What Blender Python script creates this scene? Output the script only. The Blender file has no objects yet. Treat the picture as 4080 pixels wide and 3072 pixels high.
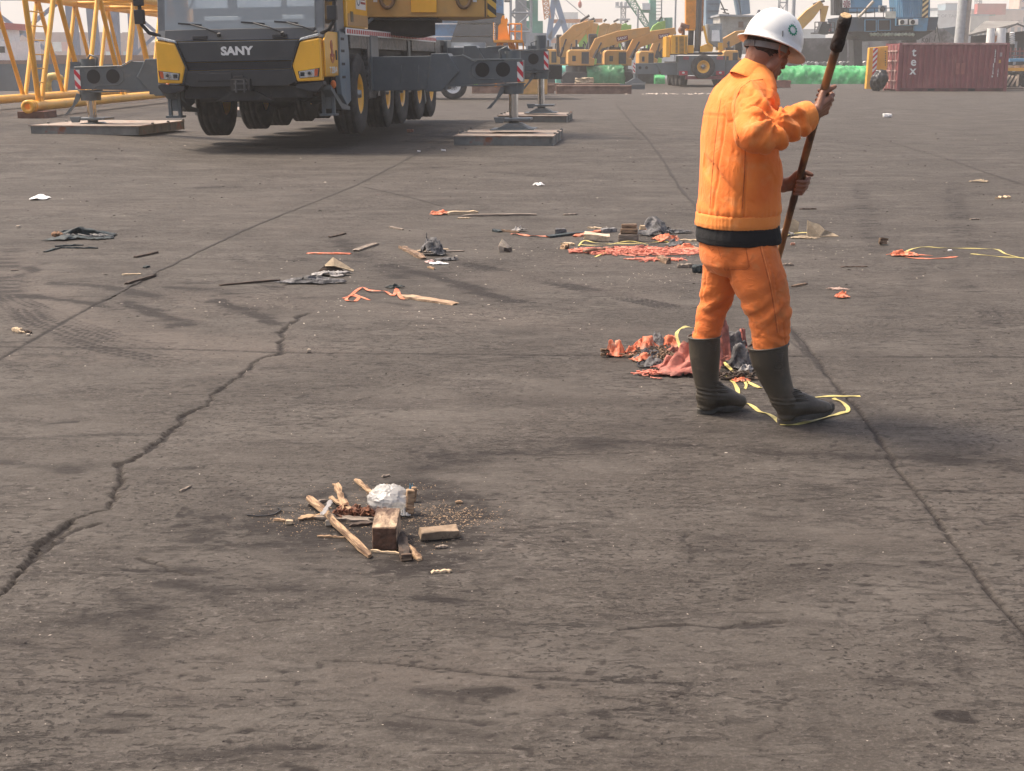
import bpy, bmesh, math, random
import numpy as np
from mathutils import Vector, Matrix, Euler
S = bpy.context.scene
COL = S.collection
R = math.radians
random.seed(7)

# ---------------------------------------------------------------- camera
CAM_H, FPX = 1.5, 5500.0
PITCH = math.atan2(1291.0, FPX)
cam_d = bpy.data.cameras.new('camera'); cam = bpy.data.objects.new('camera', cam_d); COL.objects.link(cam)
cam.location = (0, 0, CAM_H); cam.rotation_euler = (math.pi/2 - PITCH, 0, 0)
cam_d.sensor_width = 36; cam_d.lens = 36*FPX/4080; cam_d.clip_start = 0.1; cam_d.clip_end = 6000
S.camera = cam
# ---------------------------------------------------------------- world, sun, exposure
SUN_EL, SUN_AZ = 58.0, -72.0          # azimuth measured from +Y towards +X
w = bpy.data.worlds.new('World'); S.world = w; w.use_nodes = True
nt = w.node_tree; nt.nodes.clear()
sky = nt.nodes.new('ShaderNodeTexSky'); sky.sky_type = 'NISHITA'; sky.sun_disc = False
sky.sun_elevation = R(SUN_EL); sky.sun_rotation = R(SUN_AZ)
sky.air_density = 0.8; sky.dust_density = 7.0; sky.ozone_density = 0.6; sky.altitude = 0
bg = nt.nodes.new('ShaderNodeBackground'); bg.inputs[1].default_value = 0.15
wo = nt.nodes.new('ShaderNodeOutputWorld')
nt.links.new(sky.outputs[0], bg.inputs[0]); nt.links.new(bg.outputs[0], wo.inputs[0])
sun_d = bpy.data.lights.new('sun', 'SUN'); sun = bpy.data.objects.new('sun', sun_d); COL.objects.link(sun)
sun_d.energy = 2.8; sun_d.angle = R(12.0); sun_d.color = (1.0, 0.86, 0.70)
sdir = Vector((math.sin(R(SUN_AZ))*math.cos(R(SUN_EL)), math.cos(R(SUN_AZ))*math.cos(R(SUN_EL)), math.sin(R(SUN_EL))))
sun.rotation_euler = sdir.to_track_quat('Z', 'Y').to_euler()
sun.location = (-20, 5, 30)
S.view_settings.view_transform = 'Standard'; S.view_settings.look = 'None'
S.view_settings.gamma = 1.0; S.view_settings.use_curve_mapping = False
S.view_settings.exposure = 0.8
S.cycles.use_denoising = True
try: S.cycles.denoiser = 'OPENIMAGEDENOISE'
except Exception: pass
S.cycles.volume_bounces = 2; S.cycles.max_bounces = 8; S.cycles.transparent_max_bounces = 12

# ---------------------------------------------------------------- picture <-> place
CP, SP = math.cos(PITCH), math.sin(PITCH)
def ray(px, py):
    u = (px-2040)/FPX; v = -(py-1536)/FPX
    return Vector((u, CP+v*SP, -SP+v*CP))
def P(px, py, d):
    r = ray(px, py); return Vector((0, 0, CAM_H)) + r*(d/r.y)
def G(px, py, z=0.0):
    r = ray(px, py); t = (z-CAM_H)/r.z; return Vector((0, 0, CAM_H)) + r*t
K = 4080/2212
def G2(x, y, z=0.0): return G(x*K, y*K, z)
def sm(t):
    t = min(max(t, 0.0), 1.0); return t*t*(3-2*t)
def gz(x, y): return 0.15*sm((-x-4.5)/4.0)*sm((y-18)/6.0)

# ---------------------------------------------------------------- numpy noise
def _h(ix, iy, iz):
    n = (ix.astype(np.int64)*374761393 + iy.astype(np.int64)*668265263 + iz.astype(np.int64)*2147483647) & 0xffffffff
    n = (n ^ (n >> 13))*1274126177 & 0xffffffff
    return ((n ^ (n >> 16)) & 0xffff)/65535.0
def vn(x, y, z=0.0):
    x = np.asarray(x, float); y = np.asarray(y, float)+0*x; z = np.asarray(z, float)+0*x
    xi, yi, zi = np.floor(x), np.floor(y), np.floor(z)
    fx, fy, fz = x-xi, y-yi, z-zi
    fx, fy, fz = fx*fx*(3-2*fx), fy*fy*(3-2*fy), fz*fz*(3-2*fz)
    r = 0
    for a in (0, 1):
        for b in (0, 1):
            for c in (0, 1):
                wgt = (fx if a else 1-fx)*(fy if b else 1-fy)*(fz if c else 1-fz)
                r = r + wgt*_h(xi+a, yi+b, zi+c)
    return r*2-1
def fbm(x, y, z=0.0, o=4):
    r, a, f = 0, 0.5, 1.0
    for i in range(o):
        r = r + a*vn(np.asarray(x)*f+i*17.3, np.asarray(y)*f+i*5.1, np.asarray(z)*f+i*9.7); a *= .5; f *= 2.03
    return r

# ---------------------------------------------------------------- mesh builder
class MB:
    def __init__(s): s.v = []; s.f = []; s.sm = []
    def add(s, vs, fs, smooth=False, M=None):
        o = len(s.v)
        if M is not None: vs = [M @ Vector(v) for v in vs]
        s.v += [tuple(v) for v in vs]
        for f in fs: s.f.append(tuple(o+i for i in f)); s.sm.append(smooth)
        return s
    def box(s, lo, hi, M=None):
        (a, b, c), (d, e, f) = lo, hi
        vs = [(a,b,c),(d,b,c),(d,e,c),(a,e,c),(a,b,f),(d,b,f),(d,e,f),(a,e,f)]
        return s.add(vs, [(0,3,2,1),(4,5,6,7),(0,1,5,4),(1,2,6,5),(2,3,7,6),(3,0,4,7)], False, M)
    def beam(s, p0, p1, wx, wz, up=(0,0,1)):
        p0, p1 = Vector(p0), Vector(p1); d = (p1-p0); L = d.length; d.normalize()
        up = Vector(up)
        if abs(d.dot(up)) > .98: up = Vector((1,0,0))
        x = d.cross(up).normalized(); z = x.cross(d)
        M = Matrix(((x.x,d.x,z.x,p0.x),(x.y,d.y,z.y,p0.y),(x.z,d.z,z.z,p0.z),(0,0,0,1)))
        return s.box((-wx/2,0,-wz/2),(wx/2,L,wz/2), M)
    def cyl(s, p0, p1, r0, r1=None, n=12, cap=True):
        r1 = r0 if r1 is None else r1
        p0, p1 = Vector(p0), Vector(p1); d = (p1-p0).normalized()
        up = Vector((0,0,1)) if abs(d.z) < .9 else Vector((1,0,0))
        x = d.cross(up).normalized(); y = d.cross(x)
        c = [(math.cos(2*math.pi*i/n), math.sin(2*math.pi*i/n)) for i in range(n)]
        a = [p0+(x*u+y*v)*r0 for u, v in c]; b = [p1+(x*u+y*v)*r1 for u, v in c]
        s.add(a+b, [(i,(i+1)%n,n+(i+1)%n,n+i) for i in range(n)], True)
        if cap:
            s.add(a, [tuple(range(n))[::-1]]); s.add(b, [tuple(range(n))])
        return s
    def tube(s, pts, r, n=6, closed=False, flat=1.0):
        pts = [Vector(p) for p in pts]; m = len(pts); rs = r if isinstance(r, (list, tuple)) else [r]*m
        vs = []; px = None
        for i, p in enumerate(pts):
            if closed: d = pts[(i+1)%m]-pts[i-1]
            else: d = pts[min(i+1,m-1)]-pts[max(i-1,0)]
            d.normalize()
            if px is None:
                up = Vector((0,0,1)) if abs(d.z) < .9 else Vector((1,0,0)); x = d.cross(up).normalized()
            else: x = (px-d*px.dot(d)).normalized()
            px = x; y = d.cross(x)
            for k in range(n):
                a = 2*math.pi*k/n; vs.append(p+(x*math.cos(a)+y*math.sin(a)*flat)*rs[i])
        fs = []
        for i in range(m if closed else m-1):
            j = (i+1)%m
            for k in range(n): fs.append((i*n+k, i*n+(k+1)%n, j*n+(k+1)%n, j*n+k))
        if not closed: fs += [tuple(range(n))[::-1], tuple((m-1)*n+k for k in range(n))]
        return s.add(vs, fs, True)
    def prism(s, poly, axis, a, b, M=None):
        """poly: 2D outline; axis 'x': poly=(y,z) etc."""
        def pt(p, t):
            return {'x': (t, p[0], p[1]), 'y': (p[0], t, p[1]), 'z': (p[0], p[1], t)}[axis]
        n = len(poly)
        ar = sum(poly[i][0]*poly[(i+1)%n][1]-poly[(i+1)%n][0]*poly[i][1] for i in range(n))
        if ar < 0: poly = poly[::-1]
        if axis == 'y': a, b = max(a, b), min(a, b)
        else: a, b = min(a, b), max(a, b)
        vs = [pt(p, a) for p in poly]+[pt(p, b) for p in poly]
        fs = [tuple(range(n))[::-1], tuple(range(n, 2*n))]+[(i,(i+1)%n,n+(i+1)%n,n+i) for i in range(n)]
        return s.add(vs, fs, False, M)
    def lathe(s, prof, n=32, M=None, smooth=True):
        """prof: (axis position, radius) about local x"""
        vs = []
        for (t, r) in prof:
            for k in range(n):
                a = 2*math.pi*k/n; vs.append((t, r*math.cos(a), r*math.sin(a)))
        fs = []
        for i in range(len(prof)-1):
            for k in range(n): fs.append((i*n+k, i*n+(k+1)%n, (i+1)*n+(k+1)%n, (i+1)*n+k))
        return s.add(vs, fs, smooth, M)
    def ell(s, c, r, M=None, nu=16, nv=10):
        vs = []; fs = []
        for j in range(nv+1):
            t = math.pi*j/nv
            for i in range(nu):
                a = 2*math.pi*i/nu
                vs.append((c[0]+r[0]*math.sin(t)*math.cos(a), c[1]+r[1]*math.sin(t)*math.sin(a), c[2]+r[2]*math.cos(t)))
        for j in range(nv):
            for i in range(nu): fs.append((j*nu+i, (j+1)*nu+i, (j+1)*nu+(i+1)%nu, j*nu+(i+1)%nu))
        return s.add(vs, fs, True, M)
    def cap(s, p0, p1, r0, r1=None, n=14):
        """capsule: tapered tube with round ends"""
        r1 = r0 if r1 is None else r1; p0, p1 = Vector(p0), Vector(p1); d = p1-p0; L = d.length
        if L < 1e-6: return s.ell(p0, (r0,)*3)
        d.normalize(); pts = []; rs = []
        for k in range(5):
            a = math.pi/2*(1-k/4.0); pts.append(p0-d*r0*math.sin(a)); rs.append(max(r0*math.cos(a), 1e-4))
        for k in range(5):
            a = math.pi/2*(k/4.0); pts.append(p1+d*r1*math.sin(a)); rs.append(max(r1*math.cos(a), 1e-4))
        return s.tube(pts, rs, n)
    def chain(s, pts, rs, n=14):
        for i in range(len(pts)-1): s.cap(pts[i], pts[i+1], rs[i], rs[i+1], n)
        return s
    def mesh(s, name='m'):
        me = bpy.data.meshes.new(name); me.from_pydata(s.v, [], s.f); me.validate()
        if len(me.polygons) == len(s.sm): me.polygons.foreach_set('use_smooth', s.sm)
        me.update(); return me
    def obj(s, name, m, parent=None, bevel=0, **kw):
        return mkobj(name, s.mesh(name), m, parent, bevel, **kw)

def mkobj(name, me, m, parent=None, bevel=0, **kw):
    o = bpy.data.objects.new(name, me); COL.objects.link(o)
    if m is not None:
        me.materials.clear(); me.materials.append(m)
    if parent: o.parent = parent
    if bevel:
        b = o.modifiers.new('bevel', 'BEVEL'); b.width = bevel; b.segments = 2; b.limit_method = 'ANGLE'; b.angle_limit = R(40)
        b.harden_normals = False
    for k, v in kw.items(): o[k] = v
    return o
def tag(o, label, cat, group=None, kind=None):
    if label: o['label'] = label
    if cat: o['category'] = cat
    if group: o['group'] = group
    if kind: o['kind'] = kind
    return o
def thing(name, label, cat, loc=(0,0,0), rz=0.0, group=None):
    o = bpy.data.objects.new(name, None); COL.objects.link(o); o.location = loc; o.rotation_euler = (0,0,rz)
    o.empty_display_size = .2
    return tag(o, label, cat, group)
def dup(root, loc=None, rz=None, label=None, group=None, scale=None):
    r = root.copy(); COL.objects.link(r)
    if loc is not None: r.location = loc
    if rz is not None: r.rotation_euler = (0,0,rz)
    if scale is not None: r.scale = scale
    if label: r['label'] = label
    if group: r['group'] = group
    for ch in list(root.children):
        c = ch.copy(); COL.objects.link(c); c.parent = r
        for g in list(ch.children):
            d = g.copy(); COL.objects.link(d); d.parent = c
    return r
def remesh(mb, vox, smooth=4, disp=None, fac=0.5):
    me = mb.mesh('tmp'); o = bpy.data.objects.new('tmp', me); COL.objects.link(o)
    m = o.modifiers.new('r', 'REMESH'); m.mode = 'VOXEL'; m.voxel_size = vox; m.use_smooth_shade = True
    if smooth:
        q = o.modifiers.new('s', 'SMOOTH'); q.iterations = smooth; q.factor = fac
    dg = bpy.context.evaluated_depsgraph_get(); dg.update()
    nm = bpy.data.meshes.new_from_object(o.evaluated_get(dg)); nm.name = 'body'
    bpy.data.objects.remove(o, do_unlink=True); bpy.data.meshes.remove(me)
    if disp: displace(nm, disp)
    nm.polygons.foreach_set('use_smooth', [True]*len(nm.polygons)); nm.update()
    return nm
def getco(me):
    a = np.empty(len(me.vertices)*3); me.vertices.foreach_get('co', a); return a.reshape(-1,3)
def displace(me, fn):
    co = getco(me); no = np.empty(len(me.vertices)*3); me.vertices.foreach_get('normal', no); no = no.reshape(-1,3)
    co = co + no*fn(co, no)[:,None]
    me.vertices.foreach_set('co', co.ravel()); me.update()
def text_obj(name, txt, size, m, M, parent=None, depth=.004, bold=0.0, shear=0.0, align='CENTER', sx=1.0):
    cu = bpy.data.curves.new('t', 'FONT'); cu.body = txt; cu.size = size; cu.extrude = depth; cu.offset = bold
    cu.align_x = align; cu.align_y = 'CENTER'; cu.shear = shear; cu.resolution_u = 3
    o = bpy.data.objects.new('t', cu); COL.objects.link(o)
    dg = bpy.context.evaluated_depsgraph_get(); dg.update()
    me = bpy.data.meshes.new_from_object(o.evaluated_get(dg)); bpy.data.objects.remove(o, do_unlink=True)
    me.transform(M @ Matrix.Diagonal((sx,1,1,1)))
    return mkobj(name, me, m, parent)
FACE_CAM = Matrix.Rotation(math.pi/2, 4, 'X')     # text in XZ plane readable from -Y

# ---------------------------------------------------------------- materials
MATS = {}
def mat(name, col, rough=.6, metal=0.0, var=.12, scale=4.0, bump=.0, bscale=40.0, col2=None, thr=None,
        stretch=(1,1,1), spec=.5, coat=0.0, alpha=1.0, detail=5, dirt=None):
    if name in MATS: return MATS[name]
    m = bpy.data.materials.new(name); m.use_nodes = True; n = m.node_tree.nodes; l = m.node_tree.links
    b = n['Principled BSDF']; b.inputs['Roughness'].default_value = rough; b.inputs['Metallic'].default_value = metal
    b.inputs['Specular IOR Level'].default_value = spec; b.inputs['Coat Weight'].default_value = coat
    b.inputs['Alpha'].default_value = alpha
    tc = n.new('ShaderNodeTexCoord'); mp = n.new('ShaderNodeMapping'); mp.inputs['Scale'].default_value = stretch
    l.new(tc.outputs['Object'], mp.inputs['Vector'])
    nz = n.new('ShaderNodeTexNoise'); nz.inputs['Scale'].default_value = scale; nz.inputs['Detail'].default_value = detail
    nz.inputs['Roughness'].default_value = .6
    l.new(mp.outputs[0], nz.inputs['Vector'])
    cr = n.new('ShaderNodeValToRGB')
    c2 = col2 if col2 else tuple(c*(1-var*1.6) for c in col); c1 = col if col2 else tuple(min(1,c*(1+var)) for c in col)
    lo, hi = thr if thr else (.32, .68)
    cr.color_ramp.elements[0].position = lo; cr.color_ramp.elements[0].color = (*c2, 1)
    cr.color_ramp.elements[1].position = hi; cr.color_ramp.elements[1].color = (*c1, 1)
    l.new(nz.outputs[0], cr.inputs[0]); out = cr.outputs[0]
    if dirt:   # (colour, scale, lo, hi)
        dn = n.new('ShaderNodeTexNoise'); dn.inputs['Scale'].default_value = dirt[1]; dn.inputs['Detail'].default_value = 7
        dn.inputs['Roughness'].default_value = .7; l.new(mp.outputs[0], dn.inputs['Vector'])
        mr = n.new('ShaderNodeMapRange'); mr.inputs[1].default_value = dirt[2]; mr.inputs[2].default_value = dirt[3]
        l.new(dn.outputs[0], mr.inputs[0])
        mx = n.new('ShaderNodeMix'); mx.data_type = 'RGBA'; l.new(mr.outputs[0], mx.inputs[0]); l.new(out, mx.inputs[6])
        mx.inputs[7].default_value = (*dirt[0], 1); out = mx.outputs[2]
    l.new(out, b.inputs['Base Color'])
    if bump:
        bn = n.new('ShaderNodeTexNoise'); bn.inputs['Scale'].default_value = bscale; bn.inputs['Detail'].default_value = 4
        l.new(mp.outputs[0], bn.inputs['Vector'])
        bp = n.new('ShaderNodeBump'); bp.inputs['Strength'].default_value = bump; bp.inputs['Distance'].default_value = .01
        l.new(bn.outputs[0], bp.inputs['Height']); l.new(bp.outputs[0], b.inputs['Normal'])
    MATS[name] = m; return m

# ---------------------------------------------------------------- haze
HAZE_DENS = 0.0011
hb = MB().box((-900, -30, -4.0), (1100, 1500, 95)); haze = hb.obj('haze', None)
hm = bpy.data.materials.new('haze_air'); hm.use_nodes = True; hn = hm.node_tree.nodes; hn.clear()
hv = hn.new('ShaderNodeVolumePrincipled'); hv.inputs['Density'].default_value = HAZE_DENS
hv.inputs['Color'].default_value = (.97, .95, .92, 1); hv.inputs['Anisotropy'].default_value = 0.0
ho = hn.new('ShaderNodeOutputMaterial'); hm.node_tree.links.new(hv.outputs[0], ho.inputs['Volume'])
haze.data.materials.append(hm); tag(haze, 'pale morning haze hanging over the whole port yard', 'haze', kind='stuff')
# ================================================================ GROUND
def geo_rows(y0, y1, k):
    ys = [y0]
    while ys[-1] < y1: ys.append(ys[-1]+max(.006, k*ys[-1]**2/2070))
    ys[-1] = y1; return np.array(ys)
def fract(pts, amp, n=5, seed=0):
    rng = random.Random(seed); pts = [Vector((p.x, p.y, 0)) for p in pts]
    for it in range(n):
        q = [pts[0]]
        for a, b in zip(pts, pts[1:]):
            m = (a+b)/2; d = b-a; m = m+Vector((-d.y, d.x, 0))*rng.uniform(-amp, amp)
            q += [m, b]
        pts = q
    return pts
def dist_poly(X, Y, pts, R_):
    """min distance and along-length to the polyline, only inside its padded bounds"""
    px = np.array([p.x for p in pts]); py = np.array([p.y for p in pts])
    D = np.full(X.shape, 9.0); Lg = np.zeros(X.shape); SD = np.zeros(X.shape); acc = 0
    for i in range(len(pts)-1):
        ax, ay, bx, by = px[i], py[i], px[i+1], py[i+1]
        sel = np.nonzero((X > min(ax,bx)-R_) & (X < max(ax,bx)+R_) & (Y > min(ay,by)-R_) & (Y < max(ay,by)+R_))[0]
        L = math.hypot(bx-ax, by-ay)
        if len(sel) and L > 1e-6:
            dx, dy = (bx-ax)/L, (by-ay)/L; rx, ry = X[sel]-ax, Y[sel]-ay
            t = np.clip(rx*dx+ry*dy, 0, L); d = np.hypot(rx-t*dx, ry-t*dy); sd = rx*dy-ry*dx
            b = d < D[sel]; s2 = sel[b]; D[s2] = d[b]; Lg[s2] = acc+t[b]; SD[s2] = sd[b]
        acc += L
    return D, Lg, SD
def ramp(x, a, b): return np.clip((x-a)/(b-a), 0, 1)

regs = []
regs.append((np.arange(-3.8, 3.8001, .0102), geo_rows(2.2, 9.0, .72)))
regs.append((np.arange(-17, 17.001, .06), geo_rows(9.0, 45.0, .55)))
def lin(a, b, s): return np.linspace(a, b, max(2, int(round((b-a)/s))+1))
for x0, x1, y0, y1, s in ((-60,-3.8,-20,9,2),(3.8,60,-20,9,2),(-3.8,3.8,-20,2.2,1),(-60,-17,9,45,1.5),(17,60,9,45,1.5),
                          (-60,60,45,66,.75),(60,170,-20,66,6),(-13,170,66,125,2)):
    regs.append((lin(x0,x1,s), lin(y0,y1,s)))
VX = []; VY = []; FA = []; off = 0; nfine = 0
for k, (xs, ys) in enumerate(regs):
    nx, ny = len(xs), len(ys); X, Y = np.meshgrid(xs, ys); VX.append(X.ravel()); VY.append(Y.ravel())
    i, j = np.meshgrid(np.arange(nx-1), np.arange(ny-1)); a = off+j.ravel()*nx+i.ravel()
    FA.append(np.stack([a, a+1, a+1+nx, a+nx], 1)); off += nx*ny
    if k == 1: nfine = off
VX = np.concatenate(VX); VY = np.concatenate(VY); FA = np.concatenate(FA)
sx = np.clip((-VX-4.5)/4, 0, 1); sy = np.clip((VY-18)/6, 0, 1)
VZ = .15*sx*sx*(3-2*sx)*sy*sy*(3-2*sy)
X = VX[:nfine]; Y = VY[:nfine]
crack = np.zeros(nfine); dark = np.zeros(nfine); light = np.zeros(nfine); dz = np.zeros(nfine)
def add_crack(pts, wd, depth=.008, amp=.16, seed=1, jag=.7, n=5, stren=1.0):
    q = fract([G2(*p) for p in pts], amp, n, seed); D, Lg, _ = dist_poly(X, Y, q, wd*4+.03)
    I = np.nonzero(D < 8)[0]; D = D[I]; Lg = Lg[I]; xi = X[I]; yi = Y[I]
    ww = wd*(1+jag*vn(Lg*7, 0*Lg, seed)+.5*jag*vn(xi*28, yi*28, 3))
    res = .18*yi*yi/2070+.0015
    ww = ww*.50*(1+.55*vn(xi*75, yi*75, seed+1)+.9*np.clip(vn(xi*31, yi*24, seed+2)*2-.3, 0, 1.6)+.5*vn(xi*140, yi*120, seed+5))
    c = 1-ramp(D, np.maximum(ww*.75, 0), np.maximum(ww, .002)*1.05+res)
    c = c*stren
    crack[I] = np.maximum(crack[I], c); dz[I] = np.minimum(dz[I], -depth*c)
    # crumbled light-dark halo
    h = (1-ramp(D, ww, ww*3.2+.02))*(.5+.5*vn(xi*22, yi*40, 8)); dark[I] = np.maximum(dark[I], .5*np.clip(h,0,1)*stren)
# slab joints
add_crack([(-60,805),(0,775),(130,700),(330,592)], .015, .006, .006, 3, .45, 3, 1)
add_crack([(1600,565),(1700,700),(1790,815)], .014, .006, .006, 4, .6, 3, .8)
add_crack([(1700,700),(1850,880),(1935,1010),(2060,1175),(2140,1285),(2240,1400)], .010, .010, .014, 5, .5, 5, 1)
add_crack([(-20,749),(300,752),(640,762),(1300,768),(1700,770),(2240,771)], .013, .004, .003, 6, .4, 3, 1)
add_crack([(1935,1055),(2060,1062),(2230,1066)], .005, .004, .01, 9, .6, 4, .8)
add_crack([(1700,730),(1745,770)], .006, .003, .02, 10, .5, 3, .7)
# the long ragged crack
add_crack([(668,676),(615,712),(600,740),(545,790),(500,822),(462,850),(452,872),(392,915),(352,950),(303,985),(255,1002)], .0145, .012, .14, 11, .9)
add_crack([(255,1002),(264,1035),(248,1062),(238,1100),(190,1112),(150,1128),(95,1180),(60,1215),(30,1250),(-20,1300)], .021, .016, .12, 12, .9)
add_crack([(215,1130),(150,1150),(95,1190),(40,1225)], .010, .008, .14, 13, .9)
add_crack([(305,1205),(335,1215),(365,1235),(420,1243)], .008, .006, .16, 14)
add_crack([(540,1335),(560,1345),(600,1338),(650,1338)], .005, .004, .12, 16, stren=.8)
add_crack([(700,1425),(820,1432),(900,1440),(1000,1450),(1120,1462)], .005, .004, .06, 17)
add_crack([(1120,1462),(1300,1470),(1450,1476)], .005, .004, .05, 18, stren=.7)
add_crack([(1335,1360),(1450,1350),(1560,1355),(1690,1352)], .006, .004, .06, 19, stren=.9)
add_crack([(1560,1357),(1620,1349),(1690,1344)], .014, .006, .05, 20, stren=.8)
add_crack([(1480,1150),(1495,1185),(1488,1215)], .010, .006, .14, 21, stren=.7)
add_crack([(1430,1540),(1470,1500),(1490,1478)], .006, .005, .18, 22, stren=.8)
add_crack([(1640,1620),(1690,1560),(1720,1500)], .005, .004, .18, 23, stren=.7)
add_crack([(1150,985),(1270,982),(1400,978)], .006, .004, .06, 24, stren=.6)
add_crack([(2000,1330),(2040,1400),(2080,1470),(2110,1560)], .005, .003, .12, 25, stren=.5)
# tyre trails, wheel arcs and swept soot: wear that lies on the yard (attribute 'dark'), pale dust (attribute 'light')
def stroke(arr, pts, w0, amt, w1=None, nz=(6, 18), edge=.8, n=3, seed=31):
    q = fract([G2(*p) for p in pts], .03, n, seed); w1 = w0 if w1 is None else w1
    tot = sum((b-a).length for a, b in zip(q, q[1:])); D, Lg, _ = dist_poly(X, Y, q, max(w0, w1)*1.6)
    I = np.nonzero(D < 8)[0]; D = D[I]; Lg = Lg[I]
    ww = w0+(w1-w0)*Lg/tot; D = D*(1+.55*vn(X[I]*3, Y[I]*3, seed+2)+.45*vn(X[I]*13, Y[I]*17, seed+3)+.35*vn(X[I]*41, Y[I]*41, seed+4))
    m = (1-ramp(D, ww*(1-edge), ww*1.35))*np.clip(.85+.5*vn(X[I]*nz[0], Y[I]*nz[1], seed), 0, 1.2)
    arr[I] = np.maximum(arr[I], np.clip(m*amt, 0, 1))
def track(pts, w, amt, rows=4, pitch=.035, seed=51, pale=.0):
    q = fract([G2(*p) for p in pts], .008, 4, seed); D, Lg, SD = dist_poly(X, Y, q, w*1.2)
    I = np.nonzero(D < 8)[0]; D = D[I]; Lg = Lg[I]; SD = SD[I]; nn = np.clip(.7+.7*vn(X[I]*3, Y[I]*3, seed), 0, 1)
    lanes = .5+.5*np.cos(SD/w*math.pi*rows)
    tr = .5+.5*np.cos(2*math.pi*(Lg/pitch+.35*np.sign(np.sin(SD/w*math.pi*rows))))
    m = (D < w)*(1-ramp(D, w*.85, w))*(.35+.65*lanes)*(.4+.6*tr)*nn
    dark[I] = np.maximum(dark[I], np.clip(m*amt, 0, 1))
    if pale: light[I] = np.maximum(light[I], (D < w*1.3)*pale*nn)
track([(-10,600),(20,660),(90,715),(200,750),(330,775)], .07, 1.1, 3, .06, 90, .1)
track([(0,900),(200,940),(420,930)], .05, .6, 3, .05, 91)
track([(30,540),(8,590),(18,640),(75,690),(150,720),(230,742),(300,760)], .12, 1.3, 4, .06, 61, .3)
track([(95,560),(45,600),(50,650),(140,690),(260,730),(330,752)], .07, 1.2, 3, .05, 62, .2)
track([(300,760),(400,790),(480,830)], .09, .6, 4, .06, 63, .1)
track([(1000,570),(1130,596),(1250,622),(1440,662)], .10, 1.5, 5, .05, 64)
track([(480,540),(530,570),(580,615),(650,650)], .08, .9, 4, .05, 65)
track([(1860,400),(1875,470),(1900,560)], .12, .8, 4, .08, 66)
track([(2060,400),(2075,470),(2090,530)], .14, .9, 4, .08, 67)
track([(1900,700),(1960,640),(2000,560)], .10, .7, 4, .08, 68)
track([(2160,700),(2100,640),(2040,560)], .10, .8, 4, .08, 69)
for pts, w0, amt in (
    ([(120,612),(230,620),(330,640)], .10, .9), ([(60,640),(160,650),(250,668)], .07, .8), ([(270,655),(340,680),(400,700)], .10, .9),
    ([(400,612),(560,612),(690,610)], .07, .6), ([(360,620),(450,625),(520,640)], .10, .6), ([(470,650),(540,675),(590,700)], .09, .9),
    ([(830,572),(950,600),(1110,650)], .10, .95), ([(780,566),(830,580),(900,612)], .10, .6), ([(740,520),(760,545),(800,560)], .10, .6),
    ([(610,645),(760,640),(880,660)], .06, .5), ([(660,560),(780,565)], .08, .7), ([(330,590),(240,560)], .05, .35),
    ([(180,560),(205,585)], .10, .4), ([(0,520),(120,520),(280,505)], .18, .4), ([(250,500),(400,470)], .08, .4),
    ([(430,406),(510,404)], .14, .7), ([(940,362),(1150,378)], .20, .55), ([(1180,340),(1400,352)], .2, .4), ([(700,330),(830,345)], .2, .35),
    ([(0,345),(300,332)], .25, .45), ([(100,300),(420,310)], .3, .4), ([(1500,300),(2212,310)], .5, .25), ([(1750,350),(2100,346)], .2, .35),
    ([(560,1120),(700,1060),(900,1045),(1060,1110)], .13, .55), ([(620,1180),(800,1230),(960,1190)], .14, .5), ([(780,1130),(900,1140)], .40, .95), ([(400,1250),(640,1270)], .14, .6),
    ([(1000,1120),(1120,1160),(1250,1175)], .07, .35), ([(900,1010),(1200,960),(1500,960),(1800,985),(2180,1000)], .16, .55),
    ([(1100,860),(1300,880),(1500,930)], .22, .30), ([(980,780),(1300,700),(1500,700)], .25, .25), ([(1480,920),(1800,945)], .12, .45),
    ([(560,1330),(700,1280),(900,1240)], .09, .45), ([(180,1350),(320,1330)], .10, .6), ([(60,1420),(260,1380),(420,1370)], .08, .35),
    ([(250,1270),(300,1350),(280,1440)], .09, .45), ([(0,1000),(180,1015),(420,1010)], .05, .5), ([(0,950),(200,940),(430,935)], .06, .45),
    ([(110,915),(160,912)], .04, .8), ([(1700,1050),(1830,1080)], .14, .35), ([(1660,1250),(1780,1262)], .05, .3), ([(1500,1190),(1600,1192)], .03, .7),
    ([(1520,1160),(1570,1158)], .02, .6), ([(900,1290),(990,1300)], .03, .8), ([(940,1495),(1080,1490)], .045, .75), ([(1180,1560),(1300,1575)], .05, .5),
    ([(860,1570),(1060,1590)], .06, .5), ([(1000,1360),(1250,1350)], .05, .3), ([(0,1600),(240,1560)], .06, .4), ([(380,1640),(620,1615)], .06, .5),
    ([(1900,1470),(2010,1480)], .03, .6), ([(2040,1545),(2075,1550)], .02, .9), ([(1200,1400),(1500,1395)], .06, .25), ([(1750,1500),(1790,1600)], .03, .3)):
    stroke(dark, pts, w0, amt, seed=int(31+w0*900+pts[0][0]))
for pts, w0, amt in (([(-20,560),(60,655),(250,720),(420,745),(600,760)], .36, 1.3), ([(450,640),(700,660),(1100,690),(1300,720)], .28, .75),
    ([(1250,560),(1500,600)], .4, .6), ([(1100,600),(1400,640)], .3, .5), ([(950,1100),(1080,1150)], .12, .5), ([(0,450),(500,440)], .6, .35),
    ([(1700,560),(2100,620)], .6, .25), ([(2100,1000),(2250,1150)], .5, .4), ([(850,1460),(1150,1500)], .16, .5), ([(500,480),(900,500)], .6, .3), ([(100,1430),(380,1480)], .2, .4)):
    stroke(light, pts, w0, amt, nz=(2, 5), seed=int(71+w0*900+pts[0][0]))
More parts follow.
